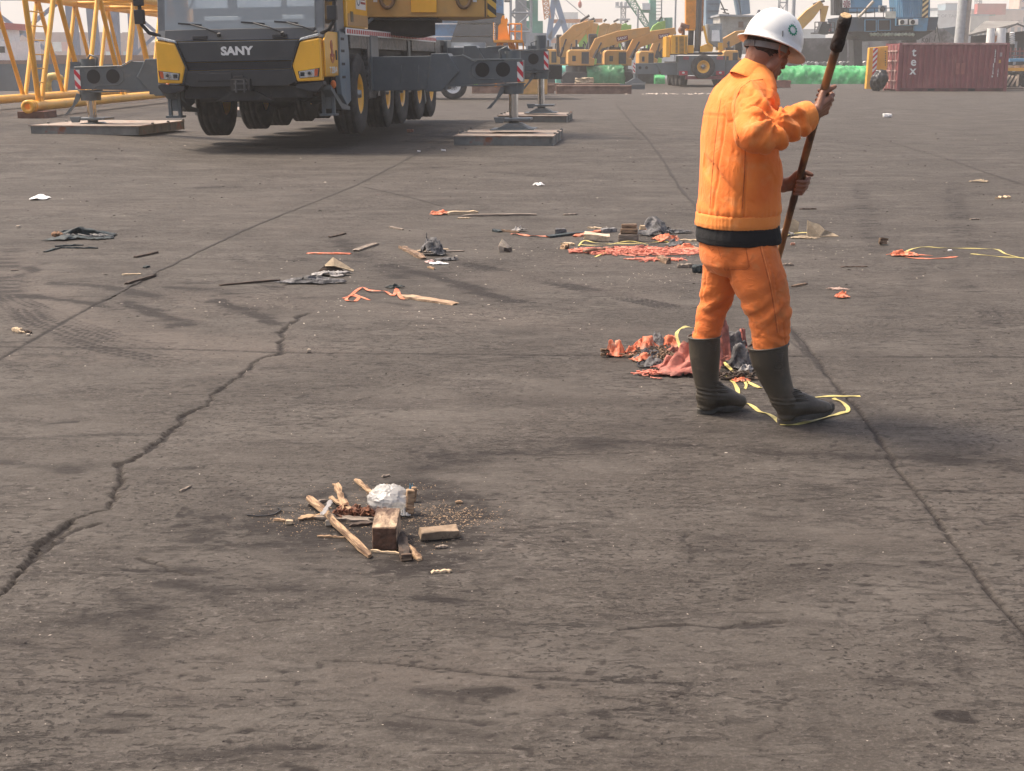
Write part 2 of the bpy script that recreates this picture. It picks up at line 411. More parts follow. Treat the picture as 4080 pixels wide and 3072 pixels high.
# small pits, gouges and scabs broken out of the top skin: real relief
pit = np.clip((vn(X*34+3*vn(X*5,Y*5), Y*52, 5)-.52)*3.2, 0, 1)*np.clip(.35+vn(X*1.3, Y*1.3, 2)*1.2, 0, 1)
scr = np.clip((vn(X*7+Y*1.5, Y*46+4*vn(X*2,Y*2), 9)-.50)*3.0, 0, 1)*np.clip(.4+1.2*vn(X*.8, Y*1.1, 4), 0, 1)
crack_small = np.clip(pit*.75+scr*.6, 0, 1)*(Y < 30)
dark = np.maximum(dark, crack_small*.8)
dz -= .0028*crack_small*(Y < 9)
dz += .0016*fbm(X*6, Y*6, 0, 3)*(Y < 8.7)*(np.abs(X) < 3.7)
VZ[:nfine] += dz
gm = bpy.data.meshes.new('ground')
gm.vertices.add(len(VX)); gm.vertices.foreach_set('co', np.stack([VX, VY, VZ], 1).ravel())
gm.loops.add(len(FA)*4); gm.loops.foreach_set('vertex_index', FA.ravel().astype(np.int32))
gm.polygons.add(len(FA)); gm.polygons.foreach_set('loop_start', np.arange(0, len(FA)*4, 4, dtype=np.int32))
gm.polygons.foreach_set('use_smooth', np.ones(len(FA), bool))
gm.update(calc_edges=True); gm.validate()
for nm, arr in (('crack', crack), ('dark', dark), ('light', light)):
    at = gm.attributes.new(nm, 'FLOAT', 'POINT'); full = np.zeros(len(VX)); full[:nfine] = arr; at.data.foreach_set('value', full.astype(np.float32))

def ground_material():
    m = bpy.data.materials.new('worn_asphalt'); m.use_nodes = True; n = m.node_tree.nodes; l = m.node_tree.links
    b = n['Principled BSDF']; b.inputs['Roughness'].default_value = .8; b.inputs['Specular IOR Level'].default_value = .24
    geo = n.new('ShaderNodeNewGeometry')
    def mapped(s, rot=0):
        q = n.new('ShaderNodeMapping'); q.inputs['Scale'].default_value = s; q.inputs['Rotation'].default_value = (0,0,rot)
        l.new(geo.outputs['Position'], q.inputs['Vector']); return q.outputs[0]
    def noise(vec, sc, det=5, ro=.6, dist=0):
        q = n.new('ShaderNodeTexNoise'); q.inputs['Scale'].default_value = sc; q.inputs['Detail'].default_value = det
        q.inputs['Roughness'].default_value = ro; q.inputs['Distortion'].default_value = dist; l.new(vec, q.inputs['Vector']); return q.outputs[0]
    def mr(v, a, b_, c=0, d=1):
        q = n.new('ShaderNodeMapRange'); q.inputs[1].default_value = a; q.inputs[2].default_value = b_; q.inputs[3].default_value = c; q.inputs[4].default_value = d
        l.new(v, q.inputs[0]); return q.outputs[0]
    def mix(f, c1, c2, mode='MIX'):
        q = n.new('ShaderNodeMix'); q.data_type = 'RGBA'; q.blend_type = mode
        if isinstance(f, float): q.inputs[0].default_value = f
        else: l.new(f, q.inputs[0])
        for i, c in ((6, c1), (7, c2)):
            if isinstance(c, tuple): q.inputs[i].default_value = (*c, 1)
            else: l.new(c, q.inputs[i])
        return q.outputs[2]
    def math_(op, a, b_):
        q = n.new('ShaderNodeMath'); q.operation = op
        for i, c in ((0, a), (1, b_)):
            if isinstance(c, float): q.inputs[i].default_value = c
            else: l.new(c, q.inputs[i])
        return q.outputs[0]
    big = noise(mapped((1,1,1)), .55, 4, .55, .6)
    c = mix(mr(big, .3, .7), (.046, .039, .0325), (.065, .056, .0475))
    c = mix(mr(noise(mapped((.6,1.4,1), .10), 1.5, 6, .65, .5), .46, .68, 0, .85), c, (.094, .083, .072))
    c = mix(mr(noise(mapped((.8,1.5,1), -.25), 5.5, 8, .75, .8), .52, .60, 0, .5), c, (.096, .085, .074))
    c = mix(mr(noise(mapped((.6,1.6,1), .3), 3.2, 8, .72, .9), .53, .62, 0, .6), c, (.030, .0245, .021))
    c = mix(mr(noise(mapped((1,1.2,1), .2), 3.4, 9, .76, .7), .58, .62, 0, .38), c, (.030, .025, .022))
    c = mix(mr(noise(mapped((.5,1.3,1), -.1), 1.1, 9, .74, .7), .55, .64, 0, .5), c, (.104, .092, .080))
    c = mix(mr(noise(mapped((.7,2.4,1), .06), 4.2, 7, .7, .4), .54, .74, 0, .6), c, (.032, .026, .022))
    c = mix(mr(noise(mapped((.7,2.2,1), -.12), 15., 6, .7), .56, .72, 0, .5), c, (.032, .026, .022))
    c = mix(mr(noise(mapped((1,1,1)), 95., 3, .7), .50, .78, 0, .55), c, (.150, .130, .114))
    c = mix(mr(noise(mapped((1,1.3,1)), 60., 3, .7), .56, .75, 0, .6), c, (.026, .021, .018))
    at = {}
    for nm in ('crack', 'dark', 'light'):
        q = n.new('ShaderNodeAttribute'); q.attribute_name = nm; at[nm] = q.outputs['Fac']
    grain = noise(mapped((1,1.5,1)), 26., 5, .7)
    c = mix(math_('MULTIPLY', at['light'], mr(grain, .2, .6, .35, .8)), c, (.105, .088, .075))
    c = mix(mr(at['dark'], 0, .9, 0, .85), c, (.028, .023, .0195))
    g2 = noise(mapped((1,1.9,1), .08), 20., 7, .78)
    dk = mr(math_('ADD', math_('MULTIPLY', at['dark'], 1.0), g2), .86, 1.12)
    c = mix(math_('MULTIPLY', dk, .8), c, (.018, .014, .012))
    # broken-out gouges: crisp, short, lying mostly across the view
    reg = mr(noise(mapped((1,1,1)), .9, 3, .6), .40, .62)
    p1 = math_('MULTIPLY', mr(noise(mapped((1,2.1,1), .15), 15., 4, .6, .4), .575, .60), reg)
    p2 = math_('MULTIPLY', mr(noise(mapped((1,1.5,1), -.2), 38., 3, .55), .585, .615), mr(noise(mapped((1,1,1), .5), 1.7, 3, .6), .42, .58))
    p3 = math_('MULTIPLY', mr(noise(mapped((.4,2.0,1), .07), 11., 6, .72, .5), .60, .63), reg)
    pits = math_('MAXIMUM', math_('MAXIMUM', p1, p2), p3)
    c = mix(math_('MULTIPLY', pits, .78), c, (.020, .016, .0135))
    l1 = math_('MULTIPLY', mr(noise(mapped((1,1.7,1), .3), 27., 6, .75), .57, .62), mr(noise(mapped((1,1,1), .9), 1.3, 3, .6), .42, .58))
    c = mix(math_('MULTIPLY', l1, .65), c, (.165, .145, .128))
    vo = n.new('ShaderNodeTexVoronoi'); vo.inputs['Scale'].default_value = 26.; l.new(mapped((1,1,1)), vo.inputs['Vector'])
    sp = mr(vo.outputs['Distance'], .05, .09, 1, 0)
    sep = n.new('ShaderNodeSeparateColor'); l.new(vo.outputs['Color'], sep.inputs[0])
    sp = math_('MULTIPLY', sp, mr(sep.outputs[0], .90, .93))
    c = mix(sp, c, (.30, .26, .22))
    c = mix(at['crack'], c, (.022, .018, .016))
    l.new(c, b.inputs['Base Color'])
    rg = mr(grain, .3, .7, .70, .88); l.new(rg, b.inputs['Roughness'])
    hsum = math_('ADD', noise(mapped((1,1.4,1)), 55., 5, .75), math_('MULTIPLY', pits, -1.2))
    bp = n.new('ShaderNodeBump'); bp.inputs['Strength'].default_value = .8; bp.inputs['Distance'].default_value = .006
    l.new(hsum, bp.inputs['Height']); l.new(bp.outputs[0], b.inputs['Normal'])
    return m
GM = ground_material()
ground = mkobj('ground', gm, GM, kind='structure'); ground['label'] = 'dark worn asphalt yard with slab joints, ragged cracks and tyre marks'
# dirt-filled slab joints beyond the fine part of the mesh: thin ragged strips lying on the slabs
JM = mat('joint_dirt', (.030,.024,.020), .9, var=.4, scale=30)
def joint(pxs, w_, seed):
    q = fract([G2(*p) for p in pxs], .004, 5, seed); pts = []
    for a, b in zip(q, q[1:]):
        n_ = max(1, int((b-a).length/.05)); pts += [a.lerp(b, k/n_) for k in range(n_)]
    pts.append(q[-1]); mb = MB(); vs = []; rng = random.Random(seed)
    for i, p in enumerate(pts):
        d = (pts[min(i+1,len(pts)-1)]-pts[max(i-1,0)]).normalized(); s_ = Vector((-d.y,d.x,0)); ww = w_*(.55+.7*rng.random()+.5*vn(i*.15,seed,0)); o_ = w_*.4*rng.uniform(-1,1)
        for e in (-1, 1): v = p+s_*(e*ww/2+o_); vs.append((v.x, v.y, gz(v.x,v.y)+.004))
    mb.add(vs, [(2*i,2*i+2,2*i+3,2*i+1) for i in range(len(pts)-1)]); return mb.obj('slab_joint', JM, kind='structure')
joint([(228,647),(330,592),(520,500),(770,400)], .026, 3); joint([(770,400),(905,330),(1050,262)], .034, 4); joint([(1330,225),(1480,420),(1600,565)], .032, 5)
joint([(780,403),(880,425),(960,447)], .02, 6); joint([(1900,300),(2050,345),(2212,400)], .03, 7)
# quay wall below the edges, and the water beyond
concrete = mat('quay_concrete', (.26,.25,.23), .9, var=.3, scale=2, bump=.4, bscale=12)
q = MB(); q.box((-60,66.01,-3),(-13,67,.12)); q.box((-13,125.01,-3),(170,126,-.03)); q.box((-14,67.0,-3),(-13.01,125,-.03))
quay = q.obj('quay_edge', concrete, kind='structure')
def water_material():
    m = mat('harbour_water', (.035,.045,.045), .22, var=.1, scale=.2, bump=.6, bscale=1.2, stretch=(1,.5,1)); return m
wm = MB().add([(-3000,60,-1.9),(3000,60,-1.9),(3000,4500,-1.9),(-3000,4500,-1.9)], [(0,1,2,3)])
water = wm.obj('water', water_material(), kind='structure')
# ================================================================ MATERIALS OF THINGS
YEL = mat('crane_yellow', (.92,.47,.03), .32, var=.08, scale=1.5, coat=.5, dirt=((.45,.27,.08), 3.0, .58, .8))
YEL2 = mat('shaded_crane_yellow', (.60,.345,.095), .5, var=.10, scale=1.2, dirt=((.44,.29,.12), 2.0, .5, .8))  # crane yellow made duller: shade on the counterweight front put into the colour
GRY = mat('chassis_grey', (.105,.125,.135), .42, var=.12, scale=2, dirt=((.17,.16,.145), 4.0, .55, .8))
GRYD = mat('underbody_black', (.018,.018,.019), .7, var=.3, scale=5, dirt=((.06,.052,.045), 6, .55, .8))
BLUG = mat('steel_blue_grey', (.15,.20,.235), .4, var=.1, scale=2, dirt=((.26,.24,.21), 5.0, .58, .8))
BLK = mat('black_plastic', (.022,.023,.025), .5, var=.15, scale=6)
HOOD = mat('charcoal_paint', (.040,.043,.046), .38, var=.1, scale=2, dirt=((.08,.075,.07), 5, .55, .8))
RUB = mat('tyre_rubber', (.028,.028,.028), .8, var=.25, scale=8, bump=.3, bscale=60, dirt=((.075,.066,.058), 5, .5, .75))
CHR = mat('chrome_rod', (.72,.72,.72), .16, metal=1.0, var=.05)
STL = mat('dull_steel', (.30,.31,.31), .4, metal=.7, var=.2, scale=5)
WHT = mat('white_paint', (.78,.77,.74), .45, var=.06, scale=3, dirt=((.5,.47,.42), 4, .6, .85))
RED = mat('red_paint', (.50,.035,.03), .45, var=.1)
ORG = mat('orange_marker', (.85,.20,.03), .4)
MATP = mat('mat_steel_top', (.30,.245,.20), .75, var=.2, scale=3, dirt=((.22,.10,.06), 4, .52, .7), bump=.3, bscale=20)
MATS_ = mat('mat_steel_side', (.175,.175,.16), .65, var=.2, scale=3, dirt=((.24,.085,.04), 2.5, .54, .66))
def glass_mat(name, tint, tfac, rough=.08, base=(.2,.25,.27)):
    m = bpy.data.materials.new(name); m.use_nodes = True; n = m.node_tree.nodes; l = m.node_tree.links
    b = n['Principled BSDF']; b.inputs['Base Color'].default_value = (*base, 1); b.inputs['Roughness'].default_value = rough
    b.inputs['Specular IOR Level'].default_value = 1.0; b.inputs['Coat Weight'].default_value = .6; b.inputs['Coat Roughness'].default_value = .03
    t = n.new('ShaderNodeBsdfTransparent'); t.inputs[0].default_value = (*tint, 1)
    mx = n.new('ShaderNodeMixShader'); mx.inputs[0].default_value = tfac
    l.new(b.outputs[0], mx.inputs[1]); l.new(t.outputs[0], mx.inputs[2]); l.new(mx.outputs[0], n['Material Output'].inputs[0]); return m
WIND = glass_mat('dust_and_reflection_glass', (.94,.97,.98), .60, .04, (.62,.68,.69))  # pale base colour paints in reflections along with the dust
SGLS = glass_mat('side_glass', (.35,.3,.25), .3, .05, (.05,.045,.04))
LENS = glass_mat('lamp_lens', (.95,.95,.95), .5, .03, (.5,.5,.5))
def stripes(name, c1, c2, freq, ang=45, rough=.5):
    m = bpy.data.materials.new(name); m.use_nodes = True; n = m.node_tree.nodes; l = m.node_tree.links
    b = n['Principled BSDF']; b.inputs['Roughness'].default_value = rough
    tc = n.new('ShaderNodeTexCoord'); sp = n.new('ShaderNodeSeparateXYZ'); l.new(tc.outputs['Object'], sp.inputs[0])
    a = n.new('ShaderNodeMath'); a.operation = 'MULTIPLY'; a.inputs[1].default_value = math.tan(R(ang)); l.new(sp.outputs['X'], a.inputs[0])
    s_ = n.new('ShaderNodeMath'); s_.operation = 'SUBTRACT'; l.new(sp.outputs['Z'], s_.inputs[0]); l.new(a.outputs[0], s_.inputs[1])
    k = n.new('ShaderNodeMath'); k.operation = 'MULTIPLY'; k.inputs[1].default_value = freq; l.new(s_.outputs[0], k.inputs[0])
    f = n.new('ShaderNodeMath'); f.operation = 'FRACT'; l.new(k.outputs[0], f.inputs[0])
    g = n.new('ShaderNodeMath'); g.operation = 'GREATER_THAN'; g.inputs[1].default_value = .5; l.new(f.outputs[0], g.inputs[0])
    mx = n.new('ShaderNodeMix'); mx.data_type = 'RGBA'; l.new(g.outputs[0], mx.inputs[0]); mx.inputs[6].default_value = (*c1,1); mx.inputs[7].default_value = (*c2,1)
    l.new(mx.outputs[2], b.inputs['Base Color']); return m
RW = stripes('red_white_stripes', (.55,.02,.04), (.75,.73,.70), 4.6, -50)
YB = stripes('yellow_black_stripes', (.72,.42,.05), (.04,.035,.03), 4.2, -42)
YB2 = stripes('faded_yellow_black_stripes', (.75,.55,.25), (.05,.05,.05), 2.6, 40)

def shadows_off(o): pass
def slab_bolt(mb, c, r, d, n=10, ax='y'):
    a = Vector(c); b = a+Vector({'y':(0,-d,0),'x':(d,0,0),'z':(0,0,d)}[ax]); mb.cyl(a, b, r, r, n)

# ---------------------------------------------------------------- wheels
def tyre_mesh(rad, wid, rim, tread=True):
    h = wid/2
    prof = [(-h*.80, rim), (-h*.96, rim+.04), (-h*1.0, rim+(rad-rim)*.45), (-h*.97, rad*.93), (-h*.84, rad*.985)]
    k = 7
    for i in range(k):       # circumferential grooves
        a = -h*.80+(h*1.6)*i/(k-1)
        if i in (1, 3, 5) and tread: prof += [(a-.022, rad), (a-.016, rad-.022), (a+.016, rad-.022), (a+.022, rad)]
        else: prof.append((a, rad))
    prof += [(h*.84, rad*.985), (h*.97, rad*.93), (h*1.0, rim+(rad-rim)*.45), (h*.96, rim+.04), (h*.80, rim)]
    mb = MB().lathe(prof, 40)
    if False:                # cross lugs on both shoulders
        for i in range(44):
            a = 2*math.pi*i/44; M = Matrix.Rotation(a, 4, 'X')
            for s in (-1, 1):
                mb.box((s*h*.86-.055, -.016, rad*.955), (s*h*.86+.055, .020, rad+.006), M)
    return mb
def make_wheel(parent, pos, rad, wid, rim, side, rimmat, name='wheel', steer=0.0):
    """side +1: outer face towards +x"""
    t = tyre_mesh(rad, wid, rim).obj('wheel', RUB, parent); t.location = pos; t.rotation_euler = (0, 0, steer)
    s = side; h = wid/2
    m = MB().lathe([(s*h*.86, rim+.015), (s*h*.90, rim-.01), (s*h*.70, rim-.045), (s*h*.35, rim-.07), (s*h*.20, rim*.60), (s*h*.34, rim*.42), (s*h*.34, .001)], 32)
    m.lathe([(-s*h*.80, rim+.01), (-s*h*.5, rim-.04), (-s*h*.2, rim-.06), (-s*h*.1, .001)], 24)
    m.obj('rim', rimmat, t)
    hb_ = MB().lathe([(s*h*.34, rim*.40), (s*h*.60, rim*.36), (s*h*.64, rim*.22), (s*h*.95, rim*.20), (s*h*.98, .001)], 20)
    for i in range(10):
        a = 2*math.pi*i/10; hb_.cyl((s*h*.34, rim*.5*math.cos(a), rim*.5*math.sin(a)), (s*h*.46, rim*.5*math.cos(a), rim*.5*math.sin(a)), .022, .022, 6)
    hb_.obj('hub', STL, t)
    return t

# ================================================================ THE BIG CRANE
YAW = R(6.0)
CR = thing('mobile_crane', 'yellow and dark grey all-terrain crane raised off its wheels on outriggers', 'mobile crane', (-4.22, 25.86, 0.0))
CR.rotation_euler = (Matrix.Rotation(-YAW, 4, 'Z') @ Matrix.Rotation(R(-1.0), 4, 'Y')).to_euler()
AX = (0.0, 2.6, 4.2, 6.35, 8.0)
WZ, WR = .90, .715
for i, y in enumerate(AX):
    for s in (-1, 1):
        make_wheel(CR, ((1.285 if s > 0 else -1.22), y, WZ), WR, .44, .34, s, YEL, steer=R(2.0) if i < 2 else 0)
m = MB()
for s in (-1, 1): m.box((s*.45-.12, -2.0, 1.02), (s*.45+.12, 11.2, 1.45))
m.box((-1.0, -1.9, 1.12), (1.0, -1.2, 1.36)); m.box((-.33, -2.1, .98), (.33, 11, 1.30))
for y in AX:
    m.cyl((-1.1, y, WZ), (1.1, y, WZ), .11, .11, 10); m.ell((0, y, WZ), (.26,.24,.24))
    for s in (-1, 1): m.cyl((s*.62, y-.1, WZ+.02), (s*.62, y-.1, 1.5), .07, .07, 8); m.box((s*1.0-.05,y-.15,WZ-.1),(s*1.0+.05,y+.15,WZ+.32))
m.tube([(-.9,-.5,.86),(0,-.55,.80),(.9,-.5,.86)], .035, 6); m.tube([(.5,-1.2,.9),(.75,-1.3,.80),(1.1,-1.2,.95)], .02, 6)
m.box((-.7,2.9,.8),(.7,3.6,1.4)); m.box((-1.2,4.9,.7),(1.2,5.5,1.5)); m.box((-1.25,9.2,.9),(1.25,9.9,1.5))
m.obj('chassis_frame', GRYD, CR)
# deck and side skirts
m = MB(); m.box((-1.40,-.62,1.86), (1.40,11.2,2.0)); m.box((-1.36,-.6,1.45),(1.36,11.1,1.86)); m.obj('deck', GRYD, CR, bevel=.02)
TRD = mat('tread_plate', (.10,.10,.10), .45, metal=.3, var=.5, scale=14, dirt=((.17,.13,.10), 4, .5, .8))
for s in (-1, 1):
    m = MB()
    for (a, b) in ((-.62,1.35),(1.75,4.95),(5.6,8.75)): m.box((s*1.41 if s>0 else -1.47, a, 1.70), (1.47 if s>0 else -1.41, b, 2.01))
    for (a, b) in ((.80,1.16),(1.62,1.86),(4.95,5.3),(8.78,9.6)): m.box((min(s*1.30,s*1.48), a, .82), (max(s*1.30,s*1.48), b, 1.98))
    m.obj('side_skirt', TRD if s > 0 else GRY, CR, bevel=.01)
    mm = MB(); mm.box((min(s*1.474,s*1.484), -1.0, 1.93), (max(s*1.474,s*1.484), 8.9, 2.05)); st = mm.obj('reflective_strip', WHT, CR)
    mm = MB(); y = -.9
    while y < 8.8: mm.box((min(s*1.4845,s*1.489), y, 1.955), (max(s*1.4845,s*1.489), y+.11, 2.025)); y += .19
    mm.obj('reflective_marks', RED, st, kind='stuff')
m = MB(); m.prism([(1.42,.78),(1.50,.95),(1.50,1.95),(1.42,1.97)], 'y', 1.02, 1.72); m.prism([(-1.42,.78),(-1.50,.95),(-1.50,1.95),(-1.42,1.97)], 'y', 1.02, 1.72)
m.obj('outrigger_box', GRY, CR, bevel=.015)
m = MB(); m.box((1.42,4.98,1.0),(1.50,5.25,1.9)); m.beam((1.49,6.9,.55),(1.49,6.5,1.35),.08,.14); m.obj('ladder_panel', GRY, CR)
# cab ------------------------------------------------------------
CX = 1.43
prof = [(-2.40,1.19),(-2.46,1.56),(-2.40,1.86),(-2.33,2.0),(-2.12,3.30),(-1.95,3.42),(-.72,3.42),(-.70,2.0),(-.62,1.95),(-.62,1.80),(-1.46,1.75),(-1.50,1.19)]
m = MB(); m.prism([(-2.37,1.22),(-2.42,1.56),(-2.37,1.84),(-1.2,1.90),(-.75,1.86),(-.75,1.60),(-1.46,1.60),(-1.50,1.22)], 'x', -1.40, 1.40); cabb = m.obj('cab', YEL, CR, bevel=.03)
m = MB(); m.box((-1.30,-.80,2.0),(1.30,-.72,3.40)); m.prism([(-2.13,3.28),(-1.95,3.44),(-.72,3.44),(-.72,3.30)], 'x', -1.40, 1.40); m.obj('cab_roof', YEL, cabb, bevel=.03)
PIL = mat('pillar_grey', (.15,.16,.165), .4, var=.08)
m = MB()
for s in (-1, 1):
    m.prism([(-2.36,1.86),(-2.30,2.02),(-2.12,3.30),(-2.02,3.30),(-2.20,2.02),(-2.20,1.86)], 'x', s*1.26, s*1.41)
    m.prism([(-1.42,1.98),(-1.36,3.30),(-1.24,3.30),(-1.26,1.98)], 'x', s*1.36, s*1.42)
m.box((-1.40,-1.24,1.88),(-1.36,-.74,3.30)); m.box((1.36,-1.24,1.88),(1.40,-.74,3.30)); m.obj('pillar', PIL, cabb, bevel=.015)
m = MB(); m.prism([(-2.41,1.84),(-2.35,2.03),(-2.22,2.03),(-2.22,1.84)], 'x', -1.27, 1.27); m.obj('cowl', HOOD, cabb, bevel=.01)
m = MB().add([(-1.27,-2.345,2.02),(1.27,-2.345,2.02),(1.27,-2.13,3.28),(-1.27,-2.13,3.28)], [(0,1,2,3)])
m.obj('windscreen', WIND, cabb)
for s in (-1, 1):
    MB().add([(s*1.392,-2.20,1.95),(s*1.392,-1.42,1.98),(s*1.392,-1.36,3.26),(s*1.392,-2.03,3.26)], [(0,1,2,3)]).obj('side_window', SGLS, cabb)
    MB().prism([(-2.38,1.24),(-2.40,1.82),(-2.2,1.96),(-1.42,1.96),(-1.46,1.24)], 'x', s*1.405, s*1.435).obj('door', YEL, cabb, bevel=.008)
    MB().box((min(s*1.437,s*1.455),-1.66,1.50),(max(s*1.437,s*1.455),-1.60,1.66)).obj('door_handle', BLK, cabb, bevel=.006)
# inside of the cab
INT = mat('cab_interior', (.15,.165,.17), .7, var=.2, scale=2); PALE = mat('sun_blind', (.88,.90,.88), .8, var=.1, scale=2)
m = MB(); m.box((-1.3,-2.15,1.95),(1.3,-1.75,2.16)); m.box((-1.25,-.86,1.95),(1.25,-.80,3.2)); m.box((-1.0,-1.35,1.9),(-.5,-1.2,2.75)); m.box((.45,-1.35,1.9),(.95,-1.2,2.75))
m.obj('dashboard', INT, cabb, bevel=.02)
for a, b in ((-.98,-.30),(-.13,.62),(.72,1.18)): MB().box((a,-1.95,2.38),(b,-1.93,3.2)).obj('sun_blind', PALE, cabb)
PAP = mat('papers', (.75,.76,.70), .8, var=.1, scale=9)
for a, b in ((-.62,-.05),(.70,1.06)): MB().box((a,-2.22,2.165),(b,-2.02,2.235)).obj('paper_stack', PAP, cabb, bevel=.01)
MB().tube([(-1.05+.17*math.cos(a), -1.98+.05*math.sin(a), 2.52+.17*math.sin(a)) for a in [i*math.pi/10 for i in range(20)]], .018, 6, True).obj('steering_wheel', BLK, cabb)
# front: hood, grille, yellow corner panels, bumper
m = MB(); m.prism([(-1.02,1.83),(1.02,1.83),(.90,1.50),(-.90,1.50)], 'y', -2.505, -2.35); m.obj('hood', HOOD, cabb, bevel=.012)
m = MB(); m.prism([(-.90,1.495),(.90,1.495),(.89,1.37),(-.89,1.37)], 'y', -2.47, -2.35)
for k in range(4): m.box((-.885,-2.492,1.375+.03*k),(.885,-2.468,1.390+.03*k))
m.obj('grille', BLK, cabb)
m = MB()
m.prism([(-.89,1.365),(.89,1.365),(.97,1.16),(.80,1.10),(-.80,1.10),(-.97,1.16)], 'y', -2.52, -2.3)
m.box((-.70,-2.535,1.19),(-.12,-2.519,1.32)); m.obj('bumper', BLK, cabb, bevel=.02)
for s in (-1, 1):
    pts = [(s*1.39,1.855),(s*1.05,1.80),(s*.905,1.42),(s*.975,1.16),(s*1.39,1.17)]
    m = MB(); m.prism([(x, z) for x, z in pts], 'y', -2.53, -2.34); pn = m.obj('corner_panel', YEL, cabb, bevel=.022)
    m = MB(); m.prism([(s*1.10,1.835),(s*1.02,1.80),(s*.872,1.42),(s*.945,1.14),(s*.97,1.15),(s*.90,1.42),(s*1.05,1.81)], 'y', -2.54, -2.36); m.obj('panel_trim', BLK, cabb)
    lp = [(s*1.365,1.375),(s*1.00,1.325),(s*1.02,1.215),(s*1.345,1.235)]
    m = MB(); m.prism(lp, 'y', -2.538, -2.525); hl = m.obj('headlight', BLK, cabb)
    def shr(p, k, c=(s*1.18,1.285)): return [(c[0]+(x-c[0])*k, c[1]+(z-c[1])*k) for x, z in p]
    MB().prism(shr(lp,.90), 'y', -2.545, -2.5385).obj('reflector', mat('lamp_silver', (.72,.72,.70), .25, metal=.8, var=.1), hl)
    m = MB(); m.cyl((s*1.20,-2.543,1.29),(s*1.20,-2.575,1.29),.052,.045,16); m.obj('projector', CHR, hl)
    m = MB(); m.cyl((s*1.20,-2.5755,1.29),(s*1.20,-2.580,1.29),.026,.024,14); m.box((min(s*1.04,s*1.11),-2.552,1.245),(max(s*1.04,s*1.11),-2.5455,1.31)); m.obj('lens', mat('dark_lens', (.03,.035,.04), .08), hl)
    m = MB(); m.prism([(s*1.345,1.362),(s*1.285,1.354),(s*1.275,1.245),(s*1.325,1.25)], 'y', -2.553, -2.5455); m.obj('indicator', mat('amber_lens', (.55,.10,.03), .2), hl)
    m = MB(); m.prism([(s*1.37,1.93),(s*1.06,1.855),(s*1.04,1.81),(s*1.36,1.88)], 'y', -2.52, -2.44); m.obj('corner_lamp', mat('clear_lamp', (.62,.64,.62), .2, var=.25, scale=30), cabb, bevel=.01)
    m = MB(); m.prism([(s*1.40,1.16),(s*.95,1.12),(s*.95,1.05),(s*1.20,.99),(s*1.32,1.0),(s*1.41,1.10)], 'y', -2.50, -2.25); m.obj('lower_bumper', BLK, cabb, bevel=.015)
    # hanging step
    m = MB(); m.box((s*1.34-.11,-1.95,.62),(s*1.34-.06,-1.88,1.02)); m.box((s*1.34+.06,-1.95,.62),(s*1.34+.11,-1.88,1.02)); m.box((s*1.34-.05,-1.93,.70),(s*1.34+.05,-1.90,.95)); m.box((s*1.34-.14,-2.02,.585),(s*1.34+.14,-1.80,.62))
    m.obj('step', GRY, cabb)
    # mirrors
    mr_ = MB(); x = s*1.62
    mr_.tube([(s*1.36,-2.30,1.93),(s*1.52,-2.42,1.99),(x,-2.45,2.12),(x+s*.03,-2.45,2.6),(x,-2.44,3.0),(s*1.35,-2.2,3.15)], .035, 8)
    for z0, z1 in ((2.42,2.78),(2.13,2.36)): mr_.box((min(x-.10,x+.06),-2.52,z0),(max(x-.10,x+.06),-2.42,z1))
    mr_.obj('mirror', BLK, cabb, bevel=.03)
    # step panel behind the door
    m = MB(); m.prism([(-1.50,1.19),(-1.44,1.98),(-.80,1.94),(-.74,1.60),(-.72,.80),(-1.05,.72),(-1.45,.92)], 'x', s*1.38, s*1.47); sp_ = m.obj('step_panel', BLUG, CR, bevel=.015)
    m = MB()
    for z in (1.86,1.66,1.44,1.22): m.box((min(s*1.468,s*1.475),-1.36,z-.03),(max(s*1.468,s*1.475),-1.12,z+.015))
    m.obj('foothold', GRYD, sp_)
    m = MB(); m.prism([(-2.2,1.10),(-1.40,.78),(-.80,.70),(-.80,.64),(-1.45,.68),(-2.2,1.02)], 'x', s*1.30, s*1.46); m.obj('fender_lip', GRY, sp_)
    MB().ell((s*1.44,-1.93,1.10),(.05,.04,.07)).obj('side_marker', ORG, cabb)
# yellow deck box door parts, wipers, vents, tow hitch
for bx, tx in ((-.05-.62,-1.08),(.42-.02,-.28),(1.02-.06,.42)):
    m = MB(); z0 = 1.93; px_ = bx+.02; m.cyl((px_+.33,-2.44,z0-.02),(px_+.33,-2.47,z0+.03),.035,.03,8)
    m.tube([(px_+.33,-2.46,z0+.02),(px_+.10,-2.41,2.04),(px_-.17,-2.375,2.115)],.013,6); m.beam((px_-.38,-2.366,2.13),(px_+.02,-2.366,2.095),.012,.028); m.obj('wiper', BLK, cabb)
for x in (-.55-.12,.68): MB().box((x-.11,-2.44,1.865),(x+.13,-2.36,1.925)).obj('vent', BLK, cabb, bevel=.008)
m = MB(); m.box((-.13,-2.60,1.02),(.20,-2.2,1.22)); m.prism([(-.12,1.21),(.12,1.21),(.07,1.27),(-.07,1.27)],'y',-2.56,-2.3); m.obj('tow_hitch', GRYD, cabb, bevel=.01)
m = MB(); m.box((-.07,-2.63,1.13),(.15,-2.60,1.16)); m.cyl((-.03,-2.62,1.0),(-.03,-2.62,1.2),.018,.018,8); m.cyl((.11,-2.62,1.0),(.11,-2.62,1.2),.018,.018,8); m.box((-.07,-2.63,1.04),(.15,-2.60,1.06)); m.obj('tow_pin', mat('dark_steel', (.10,.10,.10), .45, metal=.6), cabb)
